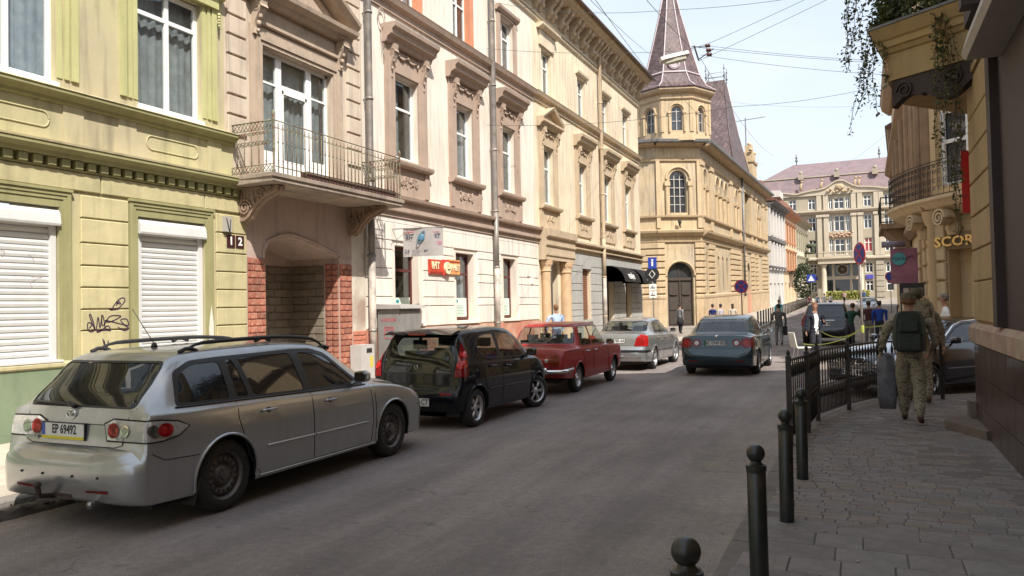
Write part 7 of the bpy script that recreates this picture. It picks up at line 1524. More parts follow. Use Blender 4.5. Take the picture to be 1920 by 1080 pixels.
for p, zz in ((1495, 28.2), (1650, 28.2)): b = B(); b.tube([(-9, px2x(p), zz), (-9, px2x(p), zz + 2.2)], .09, 5); b.ball((-9, px2x(p), zz + .9), .28, 7); b.ball((-9, px2x(p), zz + 1.5), .2, 7, (1, 1, 1.8)); pe(b.mesh('finial', zincl, True), 'finial')
for s_ in (-1, 1):
    b = B(); b.lathe([(.62, 2.2), (.62, 2.6), (.48, 2.8), (.42, 7.9), (.55, 8.05), (.62, 8.3)], 16, EB @ Matrix.Translation((1.6, pc + s_ * 3.0, 0))); wobj('column', b.mesh('portal_column', beit, True, angle=40), t)
b = FB(); b.x0 = 0; b.fb(pc - 3.9, pc + 3.9, 8.4, 9.1, 0, 2.4); b.mould(pc - 4.1, pc + 4.1, [(2.5, 9.1), (2.7, 9.3), (2.7, 9.5)]); b.fb(pc - 3.9, pc + 3.9, 10.35, 10.55, 2.2, 2.5)
for k in range(26): b.fb(pc - 3.8 + k * .3, pc - 3.66 + k * .3, 9.5, 10.35, 2.28, 2.42)
pe(b.mesh('portico', beit), 'portico')
b = FB(); b.x0 = 0; b.fb(pc - 3.2, pc + 3.2, 5.6, 6.2, -.5, -.2)
for x in (-3.0, -1.4, 1.4, 3.0): b.fb(pc + x - .18, pc + x + .18, 2.3, 5.6, -.5, -.2)
for x in (-1.5, 1.5): b.fb(pc + x - .2, pc + x + .2, 6.2, 9, -.5, -.2)
b.lathe([(.95, -.2), (.95, 0), (.8, 0), (.8, -.2)], 20, Matrix.Translation((-.3, pc, 7.4)) @ Matrix.Rotation(PI / 2, 4, 'Y'))
for k in range(4): a = k * PI / 4; b.tube([(-.25, pc - .8 * math.cos(a), 7.4 - .8 * math.sin(a)), (-.25, pc + .8 * math.cos(a), 7.4 + .8 * math.sin(a))], .04, 4)
pe(b.mesh('portal', beit), 'portal'); b = FB(); b.x0 = 0; b.fb(pc - 3.2, pc + 3.2, 2.3, 9, -1.0, -.95); pe(b.mesh('portal_glass', darkglass), 'portal_glass')
b = FB(); b.x0 = 0
for a in (px2x(1528), px2x(1625)): b.fb(a - .6, a + .6, 5.6, 6.3, .05, .15)
pe(b.mesh('blue_plates', mat('blue_plate', (.06, .06, .35), .5)), 'blue_plate', kind='stuff')
b = FB(); b.x0 = 0
for k in range(24): b.ball((.25, pc - 1.9 + k * .165, 13.6 + .35 * math.sin(k * 1.7)), .2, 6)
pe(b.mesh('relief', mat('rosy_relief', (.5, .33, .22), .9), True), 'relief')
b = B(); b.lathe([(.9, 0), (1.0, .5), (.95, .9)], 14, Matrix.Translation((-6.5, 103, gz(103) + .1))); tp = thing('topiary', 'dark clipped egg shaped shrub in a stone pot on the left pavement', 'shrub', (-6.5, 103, 1.2)); wobj('pot', b.mesh('pot', beit, True), tp)
leafg = mat('dark_foliage', (.045, .06, .025), .8, .35, 5, rnd=.2)
def leaves(n_, fn, s0, s1, m_, name='leaves'):
    b = B()
    for i in range(n_):
        c = Vector(fn()); s = random.uniform(s0, s1); q = Quaternion((random.uniform(-1, 1), random.uniform(-1, 1), random.uniform(-1, 1)), random.uniform(0, PI)); b.face([c + q @ Vector(p) * s for p in ((-.5, 0, 0), (0, .32, .1), (.5, 0, 0), (0, -.32, .1))])
    return b.mesh(name, m_, recalc=False)
def ell(c, r):
    def f():
        v = Vector((random.gauss(0, 1), random.gauss(0, 1), random.gauss(0, 1))).normalized() * random.uniform(.7, 1.05); return (c[0] + v.x * r[0], c[1] + v.y * r[1], c[2] + v.z * r[2])
    return f
wobj('crown', leaves(1600, ell((-6.5, 103, 4.3), (1.25, 1.25, 2.3)), .2, .4, leafg), tp)
solo('hedge', leaves(3500, lambda: (random.uniform(-5.4, 1.2), random.uniform(139, 141), random.uniform(2.0, 3.4)), .2, .4, mat('yellow_green_foliage', (.30, .30, .08), .8, .3, 3)), 'low clipped yellow-green hedge in front of the distant portal', 'hedge')
ocr = mat('ochre_plaster', (.40, .27, .12), .85, .10, 1.2, bump=.3, bscale=25, c2=(.37, .27, .14), dirt=.15)
ocrb = mat('ochre_plaster_block', (.40, .28, .135), .85, .10, 2, bump=.35, bscale=16, rnd=.03, dirt=.15)
bron = mat('dark_brown_paint', (.035, .02, .017), .65, .2, 5)
tilem = mat('brown_glazed_tile', (.065, .036, .027), .3, .3, 5, rnd=.15, coat=.2, dirt=.3, c2=(.085, .052, .04))
t = thing('corner_house', 'ochre corner house on the right with brown tiled plinth and planted bay balcony', 'building', (1.35, 8, .08))
XR = 1.35
wy_ = [(-10, -7.6), (-6.4, -4), (-2.4, 0)]
b = B()
def wallR(b, y0, y1, z0, z1): b.face([(XR, y0, z0), (XR, y1, z0), (XR, y1, z1), (XR, y0, z1)])
wallR(b, 9.45, 11.6, 0, 5.6); wallR(b, -14, 9.45, 4.5, 5.6); wallR(b, -14, 4.2, 0, 4.5); wallR(b, 4.2, 9.45, 0, 1.45)
S = [(1.35, -14), (1.35, 11.6), (4.6, 13.1), (16, 18.4), (16, -14)]
b.loft([[(x, y, 5.6) for x, y in S], [(x, y, 11.9) for x, y in S]]); b.face([(x, y, 5.6) for x, y in S])
for p, q in zip(S[1:], S[2:] + S[:1]): b.face([(*p, 0), (*q, 0), (*q, 5.6), (*p, 5.6)])
wobj('wall', b.mesh('wall', ocr, recalc=False), t)
b = B(); S2 = [(x, y) for x, y in shrink(S, -.45)]; b.loft([[(x, y, 11.9) for x, y in S], [(x, y, 12.1) for x, y in S2], [(x, y, 12.35) for x, y in S2]]); b.loft([[(x, y, 12.35) for x, y in S2], [(5 + (x - 5) * .4, y * .8 - 1, 13.6) for x, y in S2]]); wobj('roof', b.mesh('roof', MATS['dark_tin_roof']), t)
for y in (-11, -7.5, -4, -.5, 3, 6.5, 9.6):
    b = B(); b.box(XR - .06, XR + .02, y - .6, y + .6, 7.0, 9.3); b.mi = 1; b.box(XR - .08, XR - .06, y - .5, y + .5, 7.1, 9.2); b.mi = 2
    b.box(XR - .1, XR - .08, y - .03, y + .03, 7.1, 9.2); b.box(XR - .25, XR, y - .8, y + .8, 9.5, 9.7); wobj('window', b.mesh('window', [white, darkglass, white]), t)
zg = [1.46, 1.96, 2.36, 2.79, 3.21, 3.62, 4.03, 4.50]
for z0, z1 in zip(zg, zg[1:]):
    b = B(); b.bbox(0, .03, 9.47, 11.58, z0 + .008, z1 - .008, .012); me = b.mesh('stone_block', ocrb); me.transform(Matrix.Translation((XR - .0, 0, 0)) @ Matrix.Diagonal((-1, 1, 1, 1))); me.flip_normals(); wobj('stone_block', me, t)
y = 11.6; zt_ = [.06, .40, .78, 1.17]
while y > 3.6:
    for z0, z1 in zip(zt_, zt_[1:]): b = B(); b.box(XR - .04, XR, y - .47, y - .006, z0 + .004, z1 - .004); wobj('tile', b.mesh('tile', tilem), t)
    y -= .476
b = B(); b.box(XR - .02, XR + .2, -14, 11.6, 0, 1.17); b.box(XR, 1.8, 11.55, 11.64, 0, 1.2); wobj('plinth', b.mesh('plinth', mat('tile_grout', (.14, .10, .08), .9)), t)
b = B(); b.loft([[(XR - .05, y, 1.175), (XR - .09, y, 1.2), (XR - .09, y, 1.38), (XR - .04, y, 1.44), (XR + .1, y, 1.45), (XR + .1, y, 1.175)] for y in (-14, 11.66)]); wobj('ledge', b.mesh('ledge', mat('chipped_ledge', (.42, .32, .22), .85, .2, 4, c2=(.36, .22, .18), dirt=.2)), t)
b = B(); b.box(XR - .10, XR + .05, 9.2, 9.45, 1.45, 4.5); b.box(XR - .06, XR + .05, 4.2, 9.2, 4.3, 4.5); b.box(XR - .06, XR + .3, 7.0, 7.2, 1.45, 4.5); wobj('shop_surround', b.mesh('shop_surround', bron), t)
b = B(); b.box(XR - .02, XR + .3, 4.2, 9.2, 1.45, 4.3); wobj('shutter', b.mesh('brown_shutter', bron), t)
b = B(); b.loft([[(XR - .32, y, 4.16), (XR - .36, y, 4.22), (XR - .3, y, 4.42), (XR, y, 4.5), (XR, y, 4.16)] for y in (4.0, 9.0)]); wobj('awning_case', b.mesh('awning_case', mat('pale_awning_case', (.42, .38, .34), .6, .08, 3)), t)
b = B(); b.loft([[(XR - .05, 9.6, z), (XR - .30, 9.2, z), (XR - .3, 8.5, z), (XR, 8.5, z)] for z in (4.55, 7)]); b.box(XR - .42, XR, 8.3, 8.5, 4.5, 7); wobj('brown_oriel', b.mesh('brown_oriel', bron), t)
for z0, z1, d_ in ((4.52, 4.6, .05), (4.72, 4.78, .06), (5.1, 5.2, .08), (5.3, 5.42, .14)):
    b = B(); b.box(XR - d_, XR, 9.6, 11.0, z0, z1); wobj('wall_band', b.mesh('wall_band', ocr), t)
base = [(1.5, 10.8), (.42, 11.58), (.64, 13.0), (1.6, 14.2), (4, 13.4), (2.5, 11)]
b = B(); b.loft([[(x, y, z) for x, y in shrink(base, -e)] for z, e in ((4.70, .02), (4.76, .02), (4.77, 0), (5.06, 0), (5.07, .03), (5.13, .06), (5.14, .09), (5.22, .10), (5.24, .13), (5.38, .22))]); wobj('bay_cornice', b.mesh('bay_cornice', ocr), t)
b = B(); b.loft([[(x, y, z) for x, y in shrink(base, -.235)] for z in (5.385, 5.42)]); wobj('bay_flashing', b.mesh('bay_flashing', zincl), t)
for P, Q in (((1.32, 10.93), (.45, 11.56)),):
    e = (Vector(Q) - Vector(P)); l = e.length; e /= l; n_ = Vector((-e.y, e.x)) if P[0] > 1 else Vector((-1, 0)); n_ = -n_ if n_.y > 0 and P[0] > 1 else n_
    b = B(); top = [(l * i / 24, 4.69) for i in range(25)]; low = [(l * i / 24, 4.40 + .12 * math.sin(i / 24 * 2.2 * PI + 2.6) - (.06 if i > 14 else 0)) for i in range(25)]
    f = lambda u, z, d_: (P[0] + e.x * u - n_.x * .02 * 0 + n_.x * d_, P[1] + e.y * u + n_.y * d_, z)
    b.loft([[f(u, z, -.12) for u, z in top], [f(u, z, 0) for u, z in top], [f(u, z, 0) for u, z in low], [f(u, z, -.12) for u, z in low]], closed=False, caps=(False, False))
    for cu in (.82, .2):
        M = Matrix.Identity(4); M[0][0] = e.x; M[1][0] = e.y; M[0][1] = n_.x; M[1][1] = n_.y
        for i in range(3): M[i][3] = f(l * cu, 4.53, .0)[i]
        scroll(b, M, .12, 2, .05, .02, 22)
    wobj('bay_bracket', b.mesh('bay_bracket', bron, True, angle=40), t)
rl = shrink(base, .02)[:4]; b = B()
for (x0_, y0_), (x1_, y1_) in zip(rl, rl[1:]):
    n_ = int(math.dist((x0_, y0_), (x1_, y1_)) / .12)
    for z in (5.5, 6.42): b.tube([(x0_, y0_, z), (x1_, y1_, z)], .014, 5)
    for i in range(n_ + 1): q = i / n_; b.tube([(x0_ + (x1_ - x0_) * q, y0_ + (y1_ - y0_) * q, 5.42), (x0_ + (x1_ - x0_) * q, y0_ + (y1_ - y0_) * q, 6.42)], .008, 4)
wobj('bay_railing', b.mesh('bay_railing', black), t)
b = B(); b.loft([[(1.36, 10.2, z), (1.30, 10.9, z), (1.9, 12.5, z), (3, 12.5, z)] for z in (5.42, 5.6)]); b.loft([[(1.34, 9.6, z), (1.34, 10.4, z), (1.34 + (.0 if z < 6 else -.6), 10.9, z), (2.2, 12.6, z), (3, 10, z)] for z in (5.42, 6.3, 7.2)]); wobj('curved_wall', b.mesh('curved_wall', ocr, True, angle=40), t)
ivy = thing('climbing_plant', 'leafy climbing plant overflowing the corner balcony and trailing strands below it', 'plant', (.6, 11.6, 5.4))
lf = mat('ivy_leaf', (.06, .075, .022), .6, .4, 7, c2=(.11, .12, .03))
def rim():
    k = random.choice([0, 0, 1, 1, 2]); a, c = rl[k], rl[k + 1]; q = random.random(); return (a[0] + (c[0] - a[0]) * q + random.gauss(-.08, .10), a[1] + (c[1] - a[1]) * q + random.gauss(-.05, .12), 5.45 + abs(random.gauss(0, .55)))
wobj('foliage', leaves(4200, rim, .05, .10, lf), ivy)
strands = []
def strand(p, ln, drift, wob=.05):
    pts = [Vector(p)]
    for i in range(int(ln / .06)): pts.append(pts[-1] + Vector((drift[0] * .06 + random.gauss(0, .012), drift[1] * .06 + random.gauss(0, .012), -.06 * (1 if drift[2] else .3))))
    strands.append(pts)
for i in range(7): strand((.20 + random.gauss(0, .05), 11.5 + random.uniform(-.1, .5), 6.0 - .1 * i), .7 + .1 * i, (-.25, .1, 1))
strand((.02, 11.6, 6.1), 1.05, (-.12, .1, 1)); strand((.05, 11.6, 5.9), 1.4, (.12, .1, 1)); strand((.22, 11.55, 5.5), 1.3, (.12, 0, 1)); strand((-.02, 11.6, 6.3), 1.3, (-.18, .1, 1)); strand((.3, 11.5, 5.5), .9, (0, 0, 1))
for i in range(9): strand((1.0 + random.gauss(0, .06), 10.98 + random.gauss(0, .04), 5.5), 1.0 + .26 * i, (.02 - .004 * i, -.02, 1))
b = B()
for s_ in strands: b.tube(s_, .005, 4)
wobj('stem', b.mesh('stem', mat('vine_stem', (.08, .06, .03), .9)), ivy, kind='stuff')
def ons():
    s_ = random.choice(strands); p = random.choice(s_); return p + Vector((random.gauss(0, .035), random.gauss(0, .035), random.gauss(0, .02)))
wobj('trailing_leaves', leaves(1500, ons, .035, .07, lf), ivy)
st = thing('door_step', 'low stone door step jutting from the tiled plinth on the right pavement', 'step', (1.2, 11.2, .08)); b = B(); b.loft([[(.92, 11.3, z), (1.28, 10.5, z), (1.9, 10.9, z), (1.7, 12.2, z), (1.1, 12.1, z)] for z in (.07, .20)]); wobj('slab', b.mesh('slab', mat('step_stone', (.17, .125, .10), .85, .2, 5, bump=.4)), st)
b = B(); b.box(1.24, 1.5, 11.6, 11.9, .2, .42); wobj('upper_step', b.mesh('upper_step', MATS['step_stone']), st)
sco = mat('light_ochre_render', (.56, .42, .24), .88, .08, 1.2, bump=.25, bscale=25, dirt=.12); scob = mat('light_ochre_block', (.55, .43, .27), .88, .08, 2, bump=.3, bscale=20, rnd=.03, dirt=.15); scot = mat('brown_stone_ornament', (.30, .20, .12), .85, .2, 3, bump=.4, dirt=.2)
t = thing('corner_shop', 'light ochre corner building with gold shop lettering and scrolled iron balcony', 'building', (1.8, 24, .1))
C0 = Vector((1.8, 23.6)); C1 = Vector((4.6, 20.8)); C2 = Vector((20, 28)); C3 = Vector((1.9, 50.5))
def side(P, Q, out):
    e = (Q - P).normalized(); n_ = Vector((-e.y, e.x)); n_ = n_ if n_.dot(Vector(out)) > 0 else -n_; M = Matrix.Identity(4)
    for i in range(2): M[i][0] = n_[i]; M[i][1] = e[i]; M[i][3] = P[i]
    return M, (Q - P).length
SM, sl_ = side(C0, C3, (-1, 0)); CM, cl = side(C0, C1, (-1, -1)); RM, rl_ = side(C1, C2, (1, -1))
def pw(me, nm, M, par=None, **k): me.transform(M); return wobj(nm, me, t, **k)
mo = [(u, u + 1.2, 5.1, 7.9) for u in (3.2, 7, 11, 15, 19, 23)] + [(u, u + 1.2, .6, 3.4) for u in (3, 7, 11, 15)]
pw(wall_mesh(0, sl_, 0, 13.5, mo, sco, .3, x0=0, back=False), 'wall', SM); pw(wall_mesh(0, cl, 0, 13.5, [(.45, 2.3, .15, 3.05), (.15, 1.75, 4.75, 7.6)], sco, .45, x0=0, back=False), 'wall', CM); pw(wall_mesh(0, rl_, 0, 13.5, [], sco, .3, x0=0, back=False), 'wall', RM)
b = B(); b.loft([[(C0.x - .5, C0.y - .2, z), (C1.x, C1.y - .6, z), (C2.x, C2.y, z), (20, 50, z), (C3.x - .5, C3.y, z)] for z in (13.4, 13.8)]); wobj('roof', b.mesh('roof', MATS['dark_tin_roof']), t)
for u, _, z0, z1 in mo: 
    b = FB(); b.x0 = 0; b.fb(u, u + 1.2, z0, z1, -.28, -.25); pw(b.mesh('pane', darkglass), 'window', SM)
for z0, prof in ((0, [(.1, 4.0), (.3, 4.2), (.3, 4.35)]), (1, [(.2, 8.9), (.45, 9.1), (.45, 9.3)]), (2, [(.15, 12.6), (.5, 12.9), (.6, 13.3)])):
    for M, l in ((SM, sl_), (CM, cl), (RM, rl_)): b = FB(); b.x0 = 0; b.mould(0 if M is not CM else -.1, l, prof); pw(b.mesh('cornice', scot), 'cornice', M)
for k in range(7):
    z = .25 + k * .50
    for a, c in ((0.02, 1.1), (2.2, 2.9), (4.5, 6.8), (8.5, 10.8), (12.5, 14.8), (16.5, 20)): b = FB(); b.x0 = 0; b.block(a, c, z + .02, z + .46, -.02, .1, .03); pw(b.mesh('stone_course', scob), 'stone_course', SM)
    b = FB(); b.x0 = 0; b.block(0, .42, z + .02, z + .46, -.02, .1, .03); pw(b.mesh('stone_course', scob), 'stone_course', CM)
b = B(); b.lathe([(.16, 0), (.16, 3.6), (.22, 3.7), (.3, 4.0)], 12, Matrix.Translation((C0.x + .02, C0.y - .02, .1))); wobj('corner_shaft', b.mesh('corner_shaft', sco, True, angle=40), t)
for u in (.1, 1.7, 2.7, 5.5, 9.5, 13.5, 17.5): b = FB(); b.x0 = 0; b.fb(u, u + .5, 4.4, 8.9, 0, .22); b.tube([(.25, u + .25, 4.5), (.25, u + .25, 8.7)], .12, 8); pw(b.mesh('pilaster', scot), 'pilaster', SM)
b = FB(); b.x0 = 0; b.fb(.45, 2.3, 2.75, 3.05, -.45, -.38); b.fb(.85, 1.0, .15, 2.75, -.42, -.3); b.fb(1.95, 2.1, .15, 2.75, -.42, -.3); b.fb(1.0, 1.95, 2.62, 2.75, -.42, -.3); pw(b.mesh('door_frame', sco), 'door_frame', CM)
b = FB(); b.x0 = 0; b.fb(1.0, 1.95, .15, 2.62, -.40, -.36); pw(b.mesh('shop_door', bron), 'shop_door', CM); b = FB(); b.x0 = 0; b.fb(.45, 2.3, .15, 3.0, -.46, -.43); pw(b.mesh('porch', sco), 'porch', CM)
gold = mat('gold_letter', (.75, .52, .2), .25, .05, metal=.6)
me = text_mesh('SCORPIO', .36, .02, align='LEFT', bold=.008, sx=1.25); Mx = Matrix.Identity(4)
ev = Vector((CM[0][1], CM[1][1], 0)); nv = Vector((CM[0][0], CM[1][0], 0)); me.transform(frame(Vector((C0.x, C0.y, 3.24)) + ev * .16 + nv * .14, tuple(ev), (0, 0, 1))); me.materials.clear(); me.materials.append(gold); wobj('lettering', me, t)
b = FB(); b.x0 = 0; b.fb(.3, 2.6, 3.05, 3.5, 0, .04); pw(b.mesh('sign_band', mat('olive_band', (.25, .19, .11), .8)), 'sign_band', CM)
b = FB(); b.x0 = 0
for u in (.15, .9, 1.65): b.fb(u, u + .1, 4.75, 7.6, -.3, -.22)
for z in (4.75, 5.9, 6.7, 7.5): b.fb(.25, 1.65, z, z + .1, -.3, -.23)
o = pw(b.mesh('balcony_door', white), 'balcony_door', CM); b = FB(); b.x0 = 0; b.fb(.15, 1.75, 4.75, 7.6, -.36, -.33); pm = b.mesh('pane', darkglass); pm.transform(CM); wsub('pane', pm, o)
def curve(off, n=14):
    p0, p1, p2 = Vector((1.8 - off, 26.2)), Vector((1.8 - off * .95, 23.2)) , Vector((C1.x - off * .71, C1.y - off * .71)); p1 = Vector((1.75 - off * 1.02, 23.75 - off * .42)); out = []
    for i in range(n + 1): q = i / n; out.append(p0 * (1 - q)**2 + p1 * 2 * q * (1 - q) + p2 * q * q)
    return out
b = B(); sl2 = []
for z, o_ in ((3.95, .45), (4.15, .85), (4.28, .95), (4.34, 1.02), (4.42, 1.02)): sl2.append([(p.x, p.y, z) for p in curve(o_)] + [(5, 23.5, z), (3, 26.5, z)])
b.loft(sl2); wobj('balcony_slab', b.mesh('balcony_slab', scob), t)
for q_, dz in ((.36, 0), (.62, 0), (.9, 0)):
    p = curve(.5)[int(q_ * 14)]; pn = curve(.5)[int(q_ * 14) + 1]; e = (pn - p).normalized(); M = Matrix.Identity(4); M[0][0] = e.x; M[1][0] = e.y; M[0][1] = -e.y; M[1][1] = e.x
    M.translation = (p.x - .25, p.y - .2, 3.85); b = B(); scroll(b, M, .24, 2.2, .3, .05, 26); b.ball((p.x, p.y, 3.6), .2, 8, (1, 1, 1.3)); wobj('scroll_bracket', b.mesh('scroll_bracket', scob, True, angle=40), t)
irn = mat('dark_wrought_iron', (.025, .02, .018), .6, .3, 10); cr_ = curve(.95, 34); b = B()
for z in (4.46, 5.26, 5.34): b.tube([(p.x, p.y, z) for p in cr_], .014, 5)
for i, p in enumerate(cr_):
    b.tube([(p.x, p.y, 4.42), (p.x, p.y, 5.3)], .009, 4)
    if i < 34:
        e = (cr_[i + 1] - p).normalized(); M = Matrix.Identity(4); M[0][0] = e.x; M[1][0] = e.y; M[0][1] = -e.y; M[1][1] = e.x
        for z, r in ((4.62, .075), (4.82, .085), (5.05, .08), (5.2, .05)): M.translation = (p.x + e.x * .07, p.y + e.y * .07, z); scroll(b, M, r, 1.2, .012, .014, 10)
wobj('balcony_railing', b.mesh('balcony_railing', irn), t)
b = B(); 
b.box(.75, 1.8, 33, 37, 4.5, 4.7); b.loft([[(1.8, y, 3.6), (1.75, y, 4.5), (.9, y, 4.5)] for y in (33.4, 36.6)]); wobj('balcony_slab', b.mesh('far_balcony', scot), t)
b = B()
for z in (4.75, 5.7): b.tube([(1.8, 33, z), (.78, 33, z), (.78, 37, z)], .025, 5)
for i in range(8):
    for z in (4.95, 5.2, 5.45): scroll(b, Matrix.Translation((.85 + i * .125, 33, z)), .07, 1.2, .02, .02, 9)
for i in range(20): b.tube([(.78, 33 + i * .2, 4.7), (.78, 33 + i * .2, 5.7)], .015, 4)
wobj('balcony_railing', b.mesh('far_railing', irn), t)
b = B(); b.box(1.49, 1.74, 14.0, 14.03, 3.1, 4.08); b.tube([(1.74, 14, 4.05), (3.3, 14.05, 4.05)], .015, 5); solo('red_sign', b.mesh('red_sign', mat('signal_red', (.60, .02, .02), .5)), 'narrow vertical red sign board beyond the ochre house wall', 'sign')
p = thing('cafe_banner', 'pink and purple banner sign with turquoise lettering hanging over the right pavement', 'sign', (1.2, 27, 2.6)); b = B(); b.box(.86, 1.62, 27, 27.03, 2.25, 3.36); wobj('board', b.mesh('board', mat('purple_board', (.26, .11, .17), .6, .3, 2, c2=(.36, .15, .21))), p)
b = B(); b.tube([(.62, 27, 3.5), (1.3, 27, 3.5)], .10, 12); wobj('awning_roll', b.mesh('awning_roll', mat('lilac_roll', (.22, .19, .24), .6), True), p); b = B(); b.lathe([(.2, 0), (.19, .01), (.01, .012)], 18, frame((1.1, 26.98, 3.03), (1, 0, 0), (0, 0, 1))); wobj('logo', b.mesh('logo', mat('turquoise', (.08, .35, .38), .6)), p)
for s_, sz, x, z, m_ in (('Fabrika', .15, 1.12, 3.04, MATS['plaque_maroon']), ('cafe', .11, 1.42, 3.1, MATS['plaque_maroon'])): me = text_mesh(s_, sz, .003); me.transform(frame((x, 26.965, z), (1, 0, 0), (0, 0, 1))); me.materials.clear(); me.materials.append(m_); wobj('lettering', me, p)
mb_ = thing('menu_board', 'black cafe menu stand behind the two soldiers', 'menu board', (1.25, 26, .1)); b = B(); b.box(1.05, 1.75, 26, 26.06, 1.85, 2.25); b.box(1.06, 1.1, 26, 26.05, .1, 1.85); b.box(1.7, 1.74, 26, 26.05, .1, 1.85); wobj('frame', b.mesh('frame', black), mb_)
for k in range(3): b = B(); b.box(1.15 + k * .19, 1.29 + k * .19, 25.985, 25.995, 1.95, 2.1); wobj('menu_card', b.mesh('menu_card', MATS['pale_awning_case']), mb_)
facade('townhouse', 'grey-beige townhouse beyond the right hand balconies', (4.6, 100), (2.6, 51), .3, 13, [(5.5, 2.4, 9, 1.2, 1), (9.5, 2.2, 9, 1.2, 0), (1.2, 2.4, 8, 1.6, 0)], paleo, scot, sl=-.021)
boll = mat('bollard_paint', (.014, .018, .016), .38, .3, 9, c2=(.035, .028, .02), coat=.1, fine=.3, dirt=.4); 
def bollard_mesh():
    b = B(); b.lathe([(.053, 0), (.053, .70), (.047, .71)], 20); return b.mesh('shaft', boll, True, angle=40)
bs = bollard_mesh(); b = B(); b.lathe([(.055, .695), (.058, .71), (.058, .735), (.036, .742), (.028, .76)], 20); b.lathe([(.052 * math.sin(a), .80 - .052 * math.cos(a)) for a in [PI * (.03 + .94 * i / 14) for i in range(15)]], 20); bt_ = b.mesh('ball_top', boll, True, angle=50)
lab = ['black ball topped bollard nearest the camera, cut by the photo bottom', 'second black bollard from the camera along the right kerb', 'third black bollard, between the tall second one and the railing', 'black bollard standing right in front of the railing end']
for (x, y), l_ in zip(((-.575, 2.72), (-.575, 4.62), (-.56, 6.2), (-.55, 7.72)), lab):
    r = thing('bollard', l_, 'bollard', (x, y, .09), group='bollards along the right kerb'); r.rotation_euler = (random.uniform(-.008, .008), random.uniform(-.01, .004), random.uniform(0, 3)); obj('shaft', bs, r); obj('ball_top', bt_, r)
irr = mat('black_railing_iron', (.02, .018, .017), .5, .3, 12, c2=(.04, .028, .022)); fp = [(-.80, 9.55), (-.66, 10.5), (-.60, 11.62), (-.22, 12.9), (.24, 14.02), (1.18, 14.68)]
fc = thing('railing', 'black iron pedestrian railing curving round the right street corner', 'railing', (0, 12, .09))
for x, y in fp:
    b = B(); b.box(x - .03, x + .03, y - .03, y + .03, .08, 1.12); b.lathe([(.028, 1.12), (.015, 1.135), (.026, 1.16), (.012, 1.185), (.003, 1.20)], 10, Matrix.Translation((x, y, 0))); wobj('post', b.mesh('post', irr, True, angle=40), fc)
pk = B(); pk.tube([(0, 0, .18), (0, 0, 1.06)], .0085, 5); pk.lathe([(.009, .86), (.02, .92), (.022, .96), (.006, 1.03)], 6); pk.ball((0, 0, .62), .015, 6); pkm = pk.mesh('picket', irr, True)
pk = B(); pk.tube([(0, 0, .18), (0, 0, .54)], .0085, 5); pk.lathe([(.009, .40), (.018, .46), (.005, .53)], 6); pkm2 = pk.mesh('short_picket', irr, True)
for (x0_, y0_), (x1_, y1_) in zip(fp, fp[1:]):
    l = math.dist((x0_, y0_), (x1_, y1_)); n_ = max(4, int(l / .105))
    for z, r in ((1.07, .017), (.56, .012), (.19, .013)): b = B(); b.tube([(x0_, y0_, z), (x1_, y1_, z)], r, 6); wobj('rail', b.mesh('rail', irr), fc)
    for i in range(1, n_): q = i / n_; obj('picket', pkm, fc, loc=Vector((x0_ + (x1_ - x0_) * q, y0_ + (y1_ - y0_) * q, 0)) - fc.location); q = (i - .5) / n_; obj('picket', pkm2, fc, loc=Vector((x0_ + (x1_ - x0_) * q, y0_ + (y1_ - y0_) * q, 0)) - fc.location)
b = B(); b.tube([(0, 0, 0), (0, 0, .92)], .05, 8); b.ball((0, 0, .95), .055, 6); pm_ = b.mesh('kerb_post', irr, True)
for i in range(34):
    y = 50.5 + i * 1.55; obj('kerb_post', pm_, None, (-5.95 - .004 * i, y, gz(y) + .13), label='slim black kerb post in the row along the far left pavement', cat='bollard', group='kerb posts along the far left pavement')
def sign_pole(name, label, x, y, h, r=.03, m_=None, z0=0):
    s = thing(name, label, 'road sign', (x, y, z0)); b = B(); b.tube([(0, 0, 0), (-.02, 0, h)], r, 8); obj('pole', b.mesh('pole', m_ or zinc, True), s); return s
sblue = mat('sign_blue', (.02, .05, .33), .45); sred = mat('sign_edge_red', (.50, .03, .05), .45)
def disc(s, z, r, face='x', rot=0, rimm=None, x=0, m_=None, d=-.04):
    M = frame((x - .02, d, z), (math.cos(rot), math.sin(rot), 0), (0, 0, 1)); b = B(); b.lathe([(r, -.01), (r, 0.004), (.001, .005)], 24, M); o = obj('disc', b.mesh('disc', rimm or sred), s); b = B(); b.lathe([(r * .82, .0), (r * .82, .009), (.001, .010)], 24, M); obj('disc_face', b.mesh('disc_face', m_ or sblue), o)
    if face == 'x':
        for a in (PI / 4, -PI / 4): b = B(); b.cbox((0, 0, .012), (r * 1.65, r * .16, .006), Matrix.Rotation(a, 4, 'Z')); me = b.mesh('cross_bar', rimm or sred); me.transform(M); obj('cross_bar', me, o)
    return M
s = sign_pole('road_sign', 'tall thin grey pole with a turned oval looking red and blue no stopping sign', .0, 22.5, 3.35); disc(s, 3.0, .30, rot=-1.08); 
tape = mat('warning_tape', (.42, .48, .12), .5, .1); b = B()
for A_, B_2, sag in (((0, 22.5, 1.0), (-1.55, 23.6, .55), .16), ((0, 22.48, 1.05), (-1.1, 24.0, .9), .22), ((.02, 22.5, 1.05), (.9, 21.5, 1.25), .05)):
    P = [Vector(A_).lerp(Vector(B_2), i / 14) - Vector((0, 0, sag * 4 * (i / 14) * (1 - i / 14))) for i in range(15)]; b.loft([[p + Vector((0, 0, w_)) for p in P] for w_ in (-.012, .012)], closed=False, caps=(False, False))
b.lathe([(.04, .9), (.045, 1.0), (.04, 1.1)], 8, Matrix.Translation((0, 22.5, 0))); solo('warning_tape', b.mesh('warning_tape', tape), 'yellow-green plastic tape strung from the grey sign pole to the white chair', 'tape')
